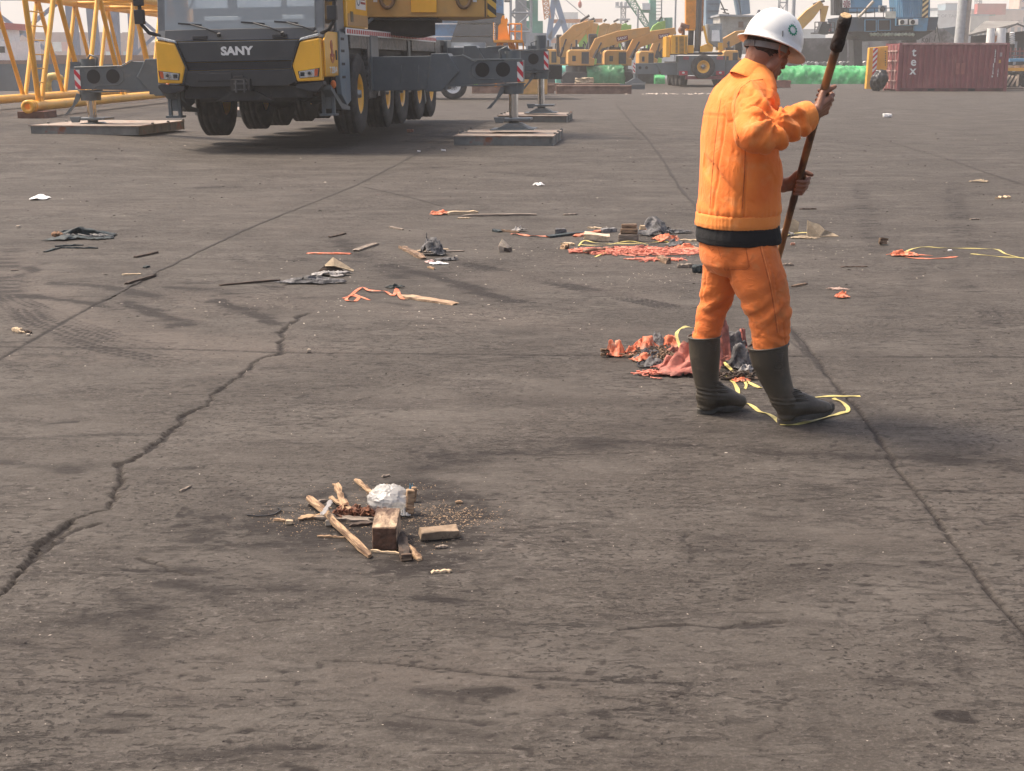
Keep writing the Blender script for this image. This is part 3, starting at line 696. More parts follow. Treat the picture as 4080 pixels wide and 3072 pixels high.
m = MB(); m.box((-1.0,-2.38,.90),(1.1,-2.0,1.10)); m.prism([(-.45,.86),(.55,.86),(.25,1.02),(-.20,1.02)],'y',-2.45,-2.36); m.box((-.8,-2.2,.84),(.9,-2.1,.92)); m.obj('under_guard', GRYD, cabb, bevel=.01)
text_obj('maker_lettering', 'SANY', .185, WHT, Matrix.Translation((-.02,-2.512,1.665)) @ FACE_CAM, cabb, .004, .008, sx=1.14)
SIDE_R = Matrix.Rotation(math.pi/2, 4, 'Z') @ FACE_CAM
text_obj('type_lettering', 'T 250-4', .15, WHT, Matrix.Translation((1.440,-1.86,1.33)) @ SIDE_R, cabb, .003, .003, sx=1.1)
# round red emblem on the door
m = MB()
def sline(pts, r): m.tube([(1.442, y, z) for y, z in pts], r, 6, flat=.4)
m.cyl((1.436,-1.93,1.74),(1.442,-1.93,1.74),.085,.085,20); m.cyl((1.436,-1.90,1.62),(1.442,-1.90,1.62),.075,.075,20)
for r_, zc in ((.10,1.60),(.125,1.60),(.15,1.60)): sline([(-1.91+r_*math.cos(a), zc+r_*math.sin(a)) for a in [math.pi+ i*math.pi/10 for i in range(11)]], .006)
m.obj('door_emblem', mat('emblem_red', (.42,.05,.03), .4), cabb)
m = MB(); m.tube([(1.446,-1.93+.055*math.cos(a),1.74+.055*math.sin(a)) for a in [i*.3 for i in range(16)]]+[(1.446,-1.90,1.66),(1.446,-1.88,1.60)], .008, 5, flat=.4); m.obj('emblem_swirl', YEL2, cabb)
# superstructure ---------------------------------------------------
m = MB(); m.box((-1.30,-.66,2.06),(1.44,1.12,3.7)); bxo = m.obj('deck_house', YEL, CR, bevel=.03)
REFL_BROWN = mat('reflection_brown', (.60,.36,.16), .35, var=.12, scale=2, coat=.3)
m = MB(); m.box((1.4405,-.60,2.10),(1.452,1.06,2.30)); m.obj('painted_reflection', REFL_BROWN, bxo)  # brown band painting the counterweight's dark reflection on the yellow side
m = MB(); m.box((1.452,-.42,2.16),(1.460,-.22,2.34)); m.obj('rating_plate', mat('plate_grey', (.12,.12,.10), .4, metal=.4), bxo)
m = MB(); m.box((1.4405,.10,2.40),(1.446,.95,2.80)); stk = m.obj('sticker', WHT, bxo)
m = MB(); m.tube([(1.449,.30+.15*math.cos(a),2.60+.13*math.sin(a)) for a in [i*math.pi/8 for i in range(16)]], .014, 5, True, .3); m.box((1.447,.24,2.58),(1.450,.36,2.63)); m.obj('sticker_ring', mat('print_grey', (.22,.23,.28), .5), stk)
m = MB()
for k, (a, b_) in enumerate(((.50,.90),(.50,.86),(.50,.92))): m.box((1.447,a,2.50+.07*k),(1.450,b_,2.54+.07*k))
m.obj('sticker_lines', mat('print_red', (.35,.04,.05), .5), stk)
m = MB(); m.cyl((0,5.2,2.0),(0,5.2,2.32),1.05,1.05,32); m.cyl((0,5.2,2.32),(0,5.2,2.40),1.25,1.25,32); m.obj('turntable', GRYD, CR)
m = MB(); m.box((-1.4,2.2,2.36),(1.0,6.5,3.6)); m.obj('upper_body', GRYD, CR, bevel=.03)
m = MB(); m.box((-.9,1.2,2.02),(.9,2.0,2.30)); m.tube([(1.0,2.4,2.1),(1.2,2.9,2.35),(1.1,3.6,2.2)],.04,8); m.box((1.0,5.4,2.0),(1.38,6.9,2.28)); m.obj('deck_gear', GRY, CR, bevel=.02)
# far end of the carrier: rear outrigger box, beacon
m = MB(); m.box((-1.48,10.75,1.05),(1.48,11.45,2.0)); m.obj('rear_box', GRY, CR, bevel=.02)
m = MB(); m.cyl((1.3,7.9,2.0),(1.3,7.9,2.45),.035,.03,8); m.obj('beacon_post', BLK, CR)
MB().ell((1.3,7.9,2.53),(.09,.09,.085)).obj('beacon', mat('yellow_green_lens', (.62,.72,.05), .2), CR)

# counterweight (world axes: the upper works stand slewed to the viewer's right)
inv = (Matrix.Translation(CR.location) @ CR.rotation_euler.to_matrix().to_4x4()).inverted()
x0, x1, y0, y1, zb, zt = -3.62, -.32, 28.5, 30.85, 2.33, 4.3
fl = [(x0,y0),(-.49,y0),(x1,y0+.16),(x1-.02,y0+.5),(-.89,y1),(x0,y1)]
cwm = MB(); cwm.prism(fl, 'z', zb+.03, zt)
cwm.v = [tuple(inv @ Vector(v)) for v in cwm.v]; CW = cwm.obj('counterweight', YEL2, CR, bevel=.02)
def cwpart(mb, name, mt, **k):
    mb.v = [tuple(inv @ Vector(v)) for v in mb.v]; return mb.obj(name, mt, CW, **k)
m = MB(); m.box((-2.01,y0-.035,zb+.12),(-1.50,y0-.002,3.3)); cwpart(m, 'panel', YEL, bevel=.008)
m = MB(); m.box((-.545,y0-.012,zb+.03),(-.525,y0-.002,zt)); m.box((x0,y0-.012,2.735),(-.5,y0-.002,2.75)); cwpart(m, 'seam', BLK)
for cx in (-2.48,-.96):
    m = MB(); pts = [(cx+.135*math.cos(a), y0-.05, 2.74+(.20*math.sin(a))) for a in [math.pi+i*math.pi/10 for i in range(11)]]
    pts = [(cx-.135,y0-.05,2.80)]+pts+[(cx+.135,y0-.05,2.80)]; m.tube(pts, .036, 8); m.box((cx-.19,y0-.07,2.77),(cx+.19,y0-.0,2.86)); cwpart(m, 'lifting_ring', mat('rust_brown_steel', (.20,.12,.06), .6, var=.2), bevel=.0)
for cx in (-2.72,-.74): m = MB(); m.box((cx-.04,y0-.008,2.65),(cx+.04,y0-.002,2.76)); cwpart(m, 'number_plate', WHT)
m = MB(); m.prism([(-.485,y0-.004),(x1+.004,y0+.157),(x1,y0+.165),(-.49,y0+.004)], 'z', zb+.04, zt); cwpart(m, 'hazard_stripes', YB)
m = MB(); m.box((x0,y0+.05,zb-.02),(-1.5,y1-.1,zb+.03)); m.prism([(x0,y0+.3),(-1.55,y0+.3),(-2.0,y1+1.2),(x0,y1+1.2)], 'z', 2.02, zb); cwpart(m, 'slewing_bracket', GRYD)

# outriggers -------------------------------------------------------
HOLE = mat('hole_black', (.012,.013,.014), .8, var=.1)
def outrigger(s, yb, zt1, zb1, L1, Ltip, rodz, footz, rear=False):
    """s: side, beam centre yb; stage one from 1.5 to L1, stage two to Ltip"""
    hw = .24; o = MB()
    o.box((min(s*1.45,s*L1), yb-hw, zb1), (max(s*1.45,s*L1), yb+hw, zt1))
    o.prism([(s*(L1-.30),zt1+.04),(s*(L1+.02),zt1+.04),(s*(L1+.22),zt1-.30),(s*(L1-.12),zb1-.03),(s*(L1-.42),zb1-.03)], 'y', yb-hw-.025, yb+hw+.025)
    ob = o.obj('outrigger_beam', GRY, CR, bevel=.012)
    z2t, z2b = zt1-.02, zb1+.10
    o = MB(); o.prism([(s*(L1-.1),z2t),(s*(Ltip-1.15),z2t+.02),(s*(Ltip-.95),z2t-.08),(s*(Ltip),z2t-.09),(s*(Ltip),z2b+.02),(s*(L1-.1),z2b-.03)], 'y', yb-hw+.05, yb+hw-.05)
    o.box((min(s*(L1),s*(Ltip-.1)), yb-hw+.02, z2b-.045),(max(s*(L1),s*(Ltip-.1)), yb+hw-.02, z2b-.02))
    o.tube([(s*(L1+.3),yb-hw+.04,z2t+.02),(s*(Ltip-1.15),yb-hw+.04,z2t+.035),(s*(Ltip-.95),yb-hw+.04,z2t-.065),(s*Ltip,yb-hw+.04,z2t-.075)],.014,6)
    ot = o.obj('outrigger_extension', GRY, CR, bevel=.01)
    yf = yb-hw+.048; o = MB()
    for dx in (.76,.37):
        if rear and dx > .5: continue
        o.cyl((s*(Ltip-dx),yf,(z2t+z2b)/2+.0),(s*(Ltip-dx),yf-.004,(z2t+z2b)/2),.135,.135,24)
    o.obj('beam_hole', HOLE, ot)
    # welded ribs and stiffeners on the near faces
    o = MB(); zc = (z2t+z2b)/2
    o.tube([(s*(Ltip-.35),yf,zc+.17),(s*(Ltip-.85),yf,zc+.17),(s*(Ltip-.97),yf,zc+.08),(s*(Ltip-.97),yf,zc-.08),(s*(Ltip-.85),yf,zc-.17),(s*(Ltip-.45),yf,zc-.17),(s*(Ltip-.28),yf,zc-.28)], .010, 5)
    for (a, b) in (((L1+.52,zc+.13),(L1+.46,zc-.13)),((L1+.46,zc-.13),(L1+.70,zc-.13)),((L1+.52,zc+.13),(L1+.80,zc+.13)),((L1+.80,zc+.13),(L1+.76,zc+.02)),((L1+1.02,zc+.18),(L1+.86,zc-.2))):
        if L1+1.1 < Ltip-1.7: o.tube([(s*a[0],yf,a[1]),(s*b[0],yf,b[1])], .008, 4)
    o.obj('weld_rib', GRY, ot)
    o = MB(); yg = yb-hw-.002; zc1 = (zt1+zb1)/2
    for a in (2.05,2.38): 
        if a < L1-.5: o.tube([(s*a,yg,zc1+.15),(s*(a-.03),yg,zc1-.18)], .007, 4)
    if L1 > 2.6: o.tube([(s*(2.74+.09*math.cos(t)*(1 if abs(math.cos(t))>.5 else .8)),yg,zc1-.01+.17*math.sin(t)) for t in [i*math.pi/6 for i in range(12)]], .007, 4, True)
    if len(o.v): o.obj('weld_seam', GRY, ob)
    # striped end plate, jack housing, chrome rod, foot
    xe = s*(Ltip); o = MB(); o.box((min(xe-s*.10,xe+s*.012), yf-.012, z2b+.03),(max(xe-s*.10,xe+s*.012), yf-.004, z2t-.12)); o.obj('striped_plate', RW, ot)
    xj = s*(Ltip-.20); o = MB()
    o.cyl((xj,yb,z2t-.1),(xj,yb,z2t+(.28 if rear else .08)),.15,.15,20)
    o.cyl((xj,yb,z2b-.02),(xj,yb,z2b+.0),.24,.24,20); o.cyl((xj,yb,z2b-.20),(xj,yb,z2b-.02),.19,.21,20)
    o.tube([(xj-s*.20,yb-.1,z2t-.1),(xj-s*.24,yb-.1,z2t+.10),(xj-s*.1,yb-.1,z2t+.16),(xj,yb-.1,z2t+.02)], .022, 6)
    o.box((xj-.32,yb-.1,z2t-.1),(xj-.12,yb+.1,z2t+.03)); jk = o.obj('jack_housing', GRY, CR, bevel=.0)
    o = MB(); o.prism([(xj-.14,z2b-.08),(xj-.18,z2b-.18),(xj-.42,z2b-.46),(xj-.50,z2b-.47),(xj-.32,z2b-.28),(xj-.22,z2b-.06)], 'y', yb-.16, yb-.11); o.obj('lock_arm', GRY, jk)
    MB().cyl((xj,yb,footz+.12),(xj,yb,z2b-.18),.088,.088,20).obj('jack_rod', CHR, jk)
    o = MB(); o.cyl((xj,yb,footz+.05),(xj,yb,footz+.16),.10,.10,16); o.box((xj-.30,yb-.26,footz+.17),(xj+.34,yb+.26,footz+.215)); o.prism([(xj-.32,footz+.13),(xj-.18,footz+.13),(xj-.14,footz+.24),(xj-.36,footz+.24)],'y',yb-.27,yb-.2)
    o.prism([(xj-.36,footz),(xj+.36,footz),(xj+.12,footz+.12),(xj-.12,footz+.12)],'y',yb-.30,yb+.30); o.box((xj-.42,yb-.36,footz-.0),(xj+.42,yb+.36,footz+.022)); o.obj('jack_foot', GRY, jk, bevel=.008)
outrigger(1, 1.38, 1.56, .93, 2.92, 4.34, .37, .165)
outrigger(-1, 1.38, 1.56, .93, 2.92, 4.40, .37, .285)
outrigger(1, 11.05, 1.82, 1.10, 2.2, 4.05, .37, .135, True)
outrigger(-1, 11.05, 1.82, 1.10, 2.2, 4.05, .37, .28, True)

# spreader mats: boxed steel with pockets
def spreader_mat(label, corner, rz, w_, l_, h, zg, group, cat='steel mat'):
    t = thing('spreader_mat', label, cat, (corner[0], corner[1], zg), rz, group)
    m = MB(); m.box((0,0,h-.018),(w_,l_,h)); m.box((-.02,-.02,h-.02),(w_+.02,-.0,h+.002)); m.obj('top_plate', MATP, t)
    n = 3; m = MB(); m.box((.02,.03,0.0),(w_-.02,.05,h-.02)); m.box((.02,l_-.05,0),(w_-.02,l_-.03,h-.02)); m.box((0,0,0),(w_,l_,.015))
    for k in range(n):
        a = l_*k/n; b = l_*(k+1)/n-.07
        m.box((w_-.05,a+.02,.015),(w_-.01,b,h-.02)); m.box((.01,a+.02,.015),(.05,b,h-.02)); m.cyl((w_-.02,b+.0,.0),(w_-.02,b+.0,h+.03),.03,.03,8); m.cyl((.02,b,.0),(.02,b,h+.03),.03,.03,8)
    m.box((.05,.0,.012),(w_-.05,.03,h-.02)); m.obj('side_plate', MATS_, t)
    return t
MG = 'steel mats under the crane jacks'
spreader_mat('rust-streaked steel mat under the near right outrigger foot', (-1.08,25.72), R(-6), 1.84, 2.45, .175, 0.0, MG)
spreader_mat('dark steel mat under the left outrigger foot', (-9.25,26.9), R(-7), 1.98+.2, 2.5, .175, .135, MG)
spreader_mat('steel mat under the far right outrigger foot', (-.36,35.6), R(-6), 1.75, 2.2, .17, 0.0, MG)
spreader_mat('steel mat hidden far behind the crane cab at left', (-8.2,36.3), R(-6), 1.75, 2.2, .17, 0.12, MG)
# ================================================================ THE MAN WITH THE POLE
MY = 5.78
def M_(px, py, dy=0.0): return P(px, py, MY+dy)
PR = thing('person', 'worker in orange jacket and trousers, white helmet and rubber boots, poking debris with a pole', 'person', (M_(2930,1600).x, MY, 0))
PO = Vector(PR.location)
def toP(me): me.transform(Matrix.Translation(-PO)); return me
def cloth(name, col, col2, col3, bscale=260, zs=.7):
    m = bpy.data.materials.new(name); m.use_nodes = True; n = m.node_tree.nodes; l = m.node_tree.links
    b = n['Principled BSDF']; b.inputs['Roughness'].default_value = .85; b.inputs['Specular IOR Level'].default_value = .25
    b.inputs['Sheen Weight'].default_value = .35; b.inputs['Sheen Roughness'].default_value = .5; b.inputs['Sheen Tint'].default_value = (1,.6,.35,1)
    tc = n.new('ShaderNodeTexCoord')
    def nz(s, d=4):
        q = n.new('ShaderNodeTexNoise'); q.inputs['Scale'].default_value = s; q.inputs['Detail'].default_value = d; l.new(tc.outputs['Object'], q.inputs['Vector']); return q.outputs[0]
    def mx(f, a, b_, lo, hi, amt=1.0):
        r = n.new('ShaderNodeMapRange'); r.inputs[1].default_value = lo; r.inputs[2].default_value = hi; r.inputs[4].default_value = amt; l.new(f, r.inputs[0])
        q = n.new('ShaderNodeMix'); q.data_type = 'RGBA'; l.new(r.outputs[0], q.inputs[0])
        for i, c in ((6,a),(7,b_)):
            if isinstance(c, tuple): q.inputs[i].default_value = (*c,1)
            else: l.new(c, q.inputs[i])
        return q.outputs[2]
    c = mx(nz(5), col, col2, .38, .66); c = mx(nz(14, 6), c, col3, .56, .74, .6)
    l.new(c, b.inputs['Base Color'])
    qd = n.new('ShaderNodeTexNoise'); qd.inputs['Scale'].default_value = 17; qd.inputs['Detail'].default_value = 3; qd.inputs['Distortion'].default_value = 1.6; mq = n.new('ShaderNodeMapping'); mq.inputs['Scale'].default_value = (1,1,zs); l.new(tc.outputs['Object'], mq.inputs['Vector']); l.new(mq.outputs[0], qd.inputs['Vector'])
    ab = n.new('ShaderNodeMath'); ab.operation = 'SUBTRACT'; ab.inputs[1].default_value = .5; l.new(qd.outputs[0], ab.inputs[0]); aa = n.new('ShaderNodeMath'); aa.operation = 'ABSOLUTE'; l.new(ab.outputs[0], aa.inputs[0])
    b1 = n.new('ShaderNodeBump'); b1.inputs['Strength'].default_value = .42; b1.inputs['Distance'].default_value = .014; l.new(aa.outputs[0], b1.inputs['Height'])
    bp = n.new('ShaderNodeBump'); bp.inputs['Strength'].default_value = .3; bp.inputs['Distance'].default_value = .002; l.new(nz(bscale, 2), bp.inputs['Height']); l.new(b1.outputs[0], bp.inputs['Normal'])
    l.new(bp.outputs[0], b.inputs['Normal']); return m
JKT = cloth('orange_drill', (.90,.265,.055), (.82,.185,.036), (.86,.36,.13))
TRS = cloth('orange_trouser_drill', (.74,.19,.042), (.60,.145,.036), (.46,.19,.07), zs=1.7)
BAND = cloth('orange_band', (.88,.29,.065), (.84,.25,.055), (.82,.34,.12))
BLKC = mat('black_cotton', (.008,.008,.009), .9, var=.2, scale=8, bump=.3, bscale=120)
SKIN = mat('skin', (.27,.125,.075), .48, var=.14, scale=14, bump=.25, bscale=90, spec=.45)
HAIR = mat('short_black_hair', (.022,.016,.013), .65, var=.4, scale=80, bump=.8, bscale=160)
BOOT = mat('rubber_olive', (.060,.049,.034), .5, var=.14, scale=7, dirt=((.115,.09,.065), 9, .52, .72), bump=.15, bscale=60)
SOLE = mat('boot_sole', (.050,.045,.036), .7, var=.2, scale=12, dirt=((.11,.095,.08), 9, .5, .7))

A1 = R(20); TF = Vector((math.cos(A1), math.sin(A1), 0)); TL = Vector((-math.sin(A1), math.cos(A1), 0))
def loft(mb, rows, n=28, sq=.85, yoff=0.0):
    rings = []
    for (py, Lx, Rx, b) in rows:
        cl, cr = M_(Lx, py, yoff), M_(Rx, py, yoff); cx = (cl.x+cr.x)/2; hw = (cr.x-cl.x)/2; z = cl.z
        a = math.sqrt(max(hw*hw-(b*math.sin(A1))**2, .02**2))/math.cos(A1)
        ring = []
        for k in range(n):
            t = 2*math.pi*k/n; ct, st = math.cos(t), math.sin(t)
            ct = math.copysign(abs(ct)**sq, ct); st = math.copysign(abs(st)**sq, st)
            ring.append(Vector((cx, MY+yoff, z))+TF*a*ct+TL*b*st)
        rings.append(ring)
    vs = [v for r in rings for v in r]; m = len(rings); fs = []
    for i in range(m-1):
        for k in range(n): fs.append((i*n+k, (i+1)*n+k, (i+1)*n+(k+1)%n, i*n+(k+1)%n))
    fs += [tuple(range(n)), tuple((m-1)*n+k for k in range(n))[::-1]]
    mb.add(vs, fs, True)
# joints
S1, E1, W1 = M_(2998,398,-.15), M_(3005,538,-.32), M_(3218,460,-.20)
S2, E2, W2 = M_(2962,392,.14), M_(3010,660,.16), M_(3118,738,.13)
# ---- jacket
jm = MB()
loft(jm, [(250,2958,3040,.07),(285,2925,3062,.115),(315,2893,3072,.155),(350,2862,3076,.185),(385,2844,3075,.195),(445,2822,3077,.20),(546,2808,3083,.20),
          (620,2803,3092,.195),(698,2798,3098,.19),(780,2792,3099,.185),(840,2784,3097,.18),(852,2786,3094,.178)])
jm.chain([S1, S1.lerp(E1,.5), E1], [.082,.079,.076]); jm.chain([E1, E1.lerp(W1,.35), E1.lerp(W1,.65), E1.lerp(W1,.92)], [.075,.067,.060,.053]); jm.chain([E1+Vector((.05,0,-.015)), E1.lerp(W1,.55)+Vector((.012,0,-.018)), E1.lerp(W1,.88)+Vector((.02,0,-.022))], [.060,.056,.044])
jm.chain([S2, E2, E2.lerp(W2,.55)], [.08,.066,.05])
jm.cap(M_(3020,352,-.09), M_(2995,400,-.13), .045, .08)
def sst(x): x = np.clip(x, 0, 1); return x*x*(3-2*x)
def foldsin(t, sharp=2.2): s_ = np.sin(t); return np.sign(s_)*np.abs(s_)**(1/sharp)
e1 = np.array(E1); w1 = np.array(W1); s1 = np.array(S1)
def jdisp(co, no):
    x, y, z = co[:,0], co[:,1], co[:,2]
    fw = w1-e1; L = np.linalg.norm(fw); fw = fw/L; rel = co-e1; t = rel@fw; rad = np.linalg.norm(rel-t[:,None]*fw, axis=1)
    arm = (rad < .115)*sst((t+.02)/.05)*((y < MY-.08))
    d = np.zeros(len(co))
    # forearm rucks, strongest between elbow and cuff
    ph = t*95+6*fbm(x*9, y*9, z*9, 3)+rel[:,2]*26
    d += arm*(.0085*sst((t-.02)/.05)*(1-sst((t-.20)/.06)))*foldsin(ph)
    # folds radiating from the elbow crook
    ck = np.array(M_(3072,462,-.2)); rc = co-ck; ang = np.arctan2(rc[:,2], rc[:,0]); rr = np.hypot(rc[:,0], rc[:,2])
    crook = np.exp(-((rr-.075)/.055)**2)*(y < MY-.10)
    d += .0075*crook*foldsin(ang*9+3*fbm(x*7, y*7, z*7, 2))
    # upper arm drape: long folds running down from the shoulder seam
    uw = e1-s1; LU = np.linalg.norm(uw); uw = uw/LU; ru = co-s1; tu = ru@uw; rad2 = np.linalg.norm(ru-tu[:,None]*uw, axis=1)
    up = (rad2 < .12)*sst((tu+.06)/.06)*(1-sst((tu-.24)/.05))*(y < MY-.09)
    d += up*.006*foldsin(x*62+z*9+4*fbm(x*6, y*6, z*4, 2))
    body = (1-arm*.9)*(1-np.clip(crook*1.5,0,1))*(1-up)
    # vertical drape of the loose body
    cr = fbm(x*13, y*13, z*3.2+1.7*x, 3); d -= body*.0014*np.exp(-(cr/.06)**2)*np.clip(.4+1.4*vn(x*5, y*5, z*4), 0, 1)
    cr2 = fbm(x*11+z*5, y*11, z*11-x*5, 3); d -= (arm+up)*.0045*np.exp(-(cr2/.05)**2)*np.clip(.5+1.2*vn(x*9, y*9, z*9), 0, 1)
    d += body*.0045*fbm(x*16, y*16, z*2.6, 3)+body*.0028*foldsin(x*70+3.5*fbm(x*5, y*5, z*3+4, 2))*sst((1.28-z)/.2)*.6
    # slack folds to the hem, diagonal from the back of the armpit
    d += body*.006*np.exp(-((z-1.06)/.11)**2)*foldsin((z*30+x*42)+4*fbm(x*6, y*6, z*6+2, 2))*(y < MY)
    # gathered just above the band
    d += body*.0016*sst((.93-z)/.05)*np.sin(x*300+8*fbm(x*12, y*12, z*2, 2))
    # blouse out over the band
    d += body*.003*np.exp(-((z-.905)/.022)**2)
    # back pleat and side seam: sharp grooves
    xs = np.array(M_(2965,700).x)+(z-.95)*.0
    for x0, k, wd, dep, zl, zh in ((M_(2969,700,-.18).x, 0, .0035, .006, .86, 1.10), (M_(2865,560,-.15).x, -.09, .004, .0055, .9, 1.32)):
        xx = x0+(z-1.0)*(-k); d -= body*dep*np.exp(-((x-xx)/wd)**2)*(y < MY)*sst((z-zl)/.02)*sst((zh-z)/.03)
    # yoke seam across the upper back, armhole seam
    yz = M_(2880,455).z; d -= body*.003*np.exp(-((z-yz-.02*fbm(x*4,y*4,0,2))/.004)**2)*(x < M_(2930,455).x+.02)
    aw = np.abs(rad2-.115); d -= .004*np.exp(-(aw/.005)**2)*(tu > -.12)*(tu < .2)*(y < MY-.10)
    return d
jme = remesh(jm, .0062, 5, jdisp)
JK = mkobj('jacket', toP(jme), JKT, PR)
# hem band, cuff, collar
bm_ = MB(); loft(bm_, [(846,2784,3094,.178),(850,2780,3097,.181),(872,2778,3097,.180),(896,2775,3095,.179),(901,2779,3091,.175)])
hb2 = remesh(bm_, .006, 1, lambda co, no: .0008*np.sin(co[:,0]*420+5*vn(co[:,0]*20,co[:,1]*20))+.002*fbm(co[:,0]*18,co[:,1]*18,co[:,2]*18,2)-.003*np.exp(-((co[:,2]-M_(2900,893).z)/.0025)**2))
mkobj('hem_band', toP(hb2), BAND, JK)
cu = MB(); ax1 = (W1-E1).normalized(); c0, c1 = E1.lerp(W1,.80), E1.lerp(W1,1.04)
cu.tube([c0-ax1*.004, c0, c0.lerp(c1,.5), c1, c1+ax1*.003], [.050,.0605,.060,.057,.046], 22)
cme = remesh(cu, .0045, 1, lambda co, no: .0025*fbm(co[:,0]*26,co[:,1]*26,co[:,2]*26,2)-.003*np.exp(-((np.abs((co-np.array(c0))@np.array(ax1)-.014))/.0025)**2))
mkobj('cuff', toP(cme), BAND, JK)
# collar: folded band rising round the neck
def collar():
    mb = MB(); n = 36
    cen = M_(3016,300,-.01); axis = Vector((.36,.04,1)).normalized(); xa = (TF-axis*TF.dot(axis)).normalized(); ya = axis.cross(xa)
    rows = []
    for (h, r, flare) in ((-.035,.104,1),(-.020,.100,1),(.012,.086,1),(.034,.074,1),(.040,.068,1),(.036,.064,1),(.0,.070,1)):
        row = []
        for k in range(n+1):
            a = math.pi*2*(k/n)*.94+math.pi*.06; ca, sa = math.cos(a), math.sin(a)
            dip = -.050*max(0, ca)**1.6+.010*max(0,-ca)
            row.append(cen+xa*ca*r*1.08+ya*sa*r*1.0+axis*(h+dip))
        rows.append(row)
    vs = [v for r_ in rows for v in r_]; w_ = n+1; fs = []
    for i in range(len(rows)-1):
        for k in range(n): fs.append((i*w_+k, i*w_+k+1, (i+1)*w_+k+1, (i+1)*w_+k))
    mb.add(vs, fs, True); return mb
co_ = collar(); cm_ = co_.mesh('collar'); oc = mkobj('collar', toP(cm_), BAND, JK); sd = oc.modifiers.new('s','SOLIDIFY'); sd.thickness = .004
sb = oc.modifiers.new('b','SUBSURF'); sb.levels = 1; sb.render_levels = 1
# ---- undershirt
um = MB(); loft(um, [(870,2790,3085,.165),(900,2783,3098,.172),(930,2779,3104,.175),(955,2780,3108,.176),(966,2786,3100,.170)])
um.cap(M_(3080,905,-.06), M_(3104,932,-.06), .03, .010)
ume = remesh(um, .006, 2, lambda co, no: .005*fbm(co[:,0]*14,co[:,1]*14,co[:,2]*6,3)-.003*np.exp(-((co[:,2]-M_(2900,952).z)/.003)**2))
mkobj('undershirt', toP(ume), BLKC, PR)
# ---- trousers
tm = MB(); loft(tm, [(925,2800,3078,.155),(965,2796,3088,.158),(1010,2797,3104,.160),(1050,2800,3108,.150),(1085,2830,3100,.12)])
N0, N1, N2, N3 = M_(2995,1035,-.075), M_(3030,1130,-.10), M_(3062,1235,-.11), M_(3070,1372,-.11)
tm.chain([N0, N1, N2, M_(3071,1310,-.11), N3], [.118,.108,.094,.083,.074], 20)
F0, F1, F2, F3 = M_(2890,1040,.06), M_(2868,1130,.08), M_(2838,1235,.09), M_(2812,1352,.08)
tm.chain([F0, F1, F2, F3], [.098,.082,.063,.058], 20)

def tdisp(co, no):
    x, y, z = co[:,0], co[:,1], co[:,2]; d = np.zeros(len(co))
    near = sst((MY+.02-y)/.05); zb_ = M_(3070,1372).z; h = z-zb_
    low = np.clip(1-h/.30, 0, 1)**1.3
    d += .0034*low*foldsin(z*150+x*34+9*fbm(x*7, y*7, z*6, 3), 1.6)*(.25+.75*sst(.5+1.6*vn(x*9, y*9, z*18)))
    c3 = fbm(x*9+z*3, y*9, z*15, 3); d -= .0055*np.clip(low*2+.25,0,1)*np.exp(-(c3/.05)**2)*np.clip(.4+1.4*vn(x*8, y*8, z*10), 0, 1)
    c4 = fbm(x*7-z*6, y*7, z*7, 3); d -= .0035*np.exp(-(c4/.04)**2)*np.clip(.3+1.2*vn(x*6+3, y*6, z*6), 0, 1)
    d += .005*np.exp(-((h-.17)/.05)**2)*foldsin(z*70-x*60+3*fbm(x*6,y*6,z*5,2))
    d += .006*fbm(x*9, y*9, z*7, 4)
    # soft diagonal pulls from the seat
    d += .0045*sst((h-.2)/.1)*foldsin((z*38+x*30)+5*fbm(x*5, y*5, z*5, 2), 1.4)*.6
    d += .0045*np.exp(-((h-.33)/.03)**2)*(x > M_(3030,1050).x)*near
    # outseam with puckers, near leg
    sx_ = np.interp(z, [M_(0,1340).z, M_(0,1200).z, M_(0,1080).z, M_(0,970).z], [M_(3100,1340).x, M_(3078,1200).x, M_(3052,1080).x, M_(3022,970).x])
    d -= near*(.004+.002*np.sin(z*300))*np.exp(-((x-sx_)/.0045)**2)*(y < MY-.1)
    # seat seam between the legs and fly of the far leg
    s2 = np.interp(z, [M_(0,1100).z, M_(0,980).z], [M_(2898,1100).x, M_(2858,980).x]); d -= .006*np.exp(-((x-s2)/.006)**2)*(z > M_(0,1110).z)*(y < MY)
    return d
tme = remesh(tm, .0062, 4, tdisp); TR = mkobj('trousers', toP(tme), TRS, PR)
# hip pocket: stitched patch following the seat
bv = None
def patch_on(me_obj, corners, name, m, th=.0035, nx=10, nz=12, parent=None, edge=.0):
    """quad patch projected along +Y on to a mesh in person space"""
    from mathutils.bvhtree import BVHTree
    me = me_obj.data; bvh = BVHTree.FromPolygons([v.co[:] for v in me.vertices], [p.vertices[:] for p in me.polygons])
    c = [p-PO for p in corners]; vs = []; eye = Vector((0,0,CAM_H))-PO
    for j in range(nz+1):
        for i in range(nx+1):
            u, v = i/nx, j/nz; p = c[0].lerp(c[1],u).lerp(c[3].lerp(c[2],u),v)
            hit = bvh.ray_cast(Vector((p.x, p.y-.6, p.z)), Vector((0,1,0)))
            q = hit[0] if hit[0] else p
            e = 0 if (i in (0,nx) or j in (0,nz)) else 1
            vs.append(q+Vector((0,-(.0015+th*e),0)))
    fs = []; w_ = nx+1
    for j in range(nz):
        for i in range(nx): fs.append((j*w_+i, j*w_+i+1, (j+1)*w_+i+1, (j+1)*w_+i))
    mb = MB().add(vs, fs, True); return mb.obj(name, m, parent)
patch_on(TR, [M_(2868,968,-.2), M_(2968,962,-.2), M_(2985,1070,-.2), M_(2890,1078,-.2)], 'back_pocket', TRS, .0045, parent=TR)
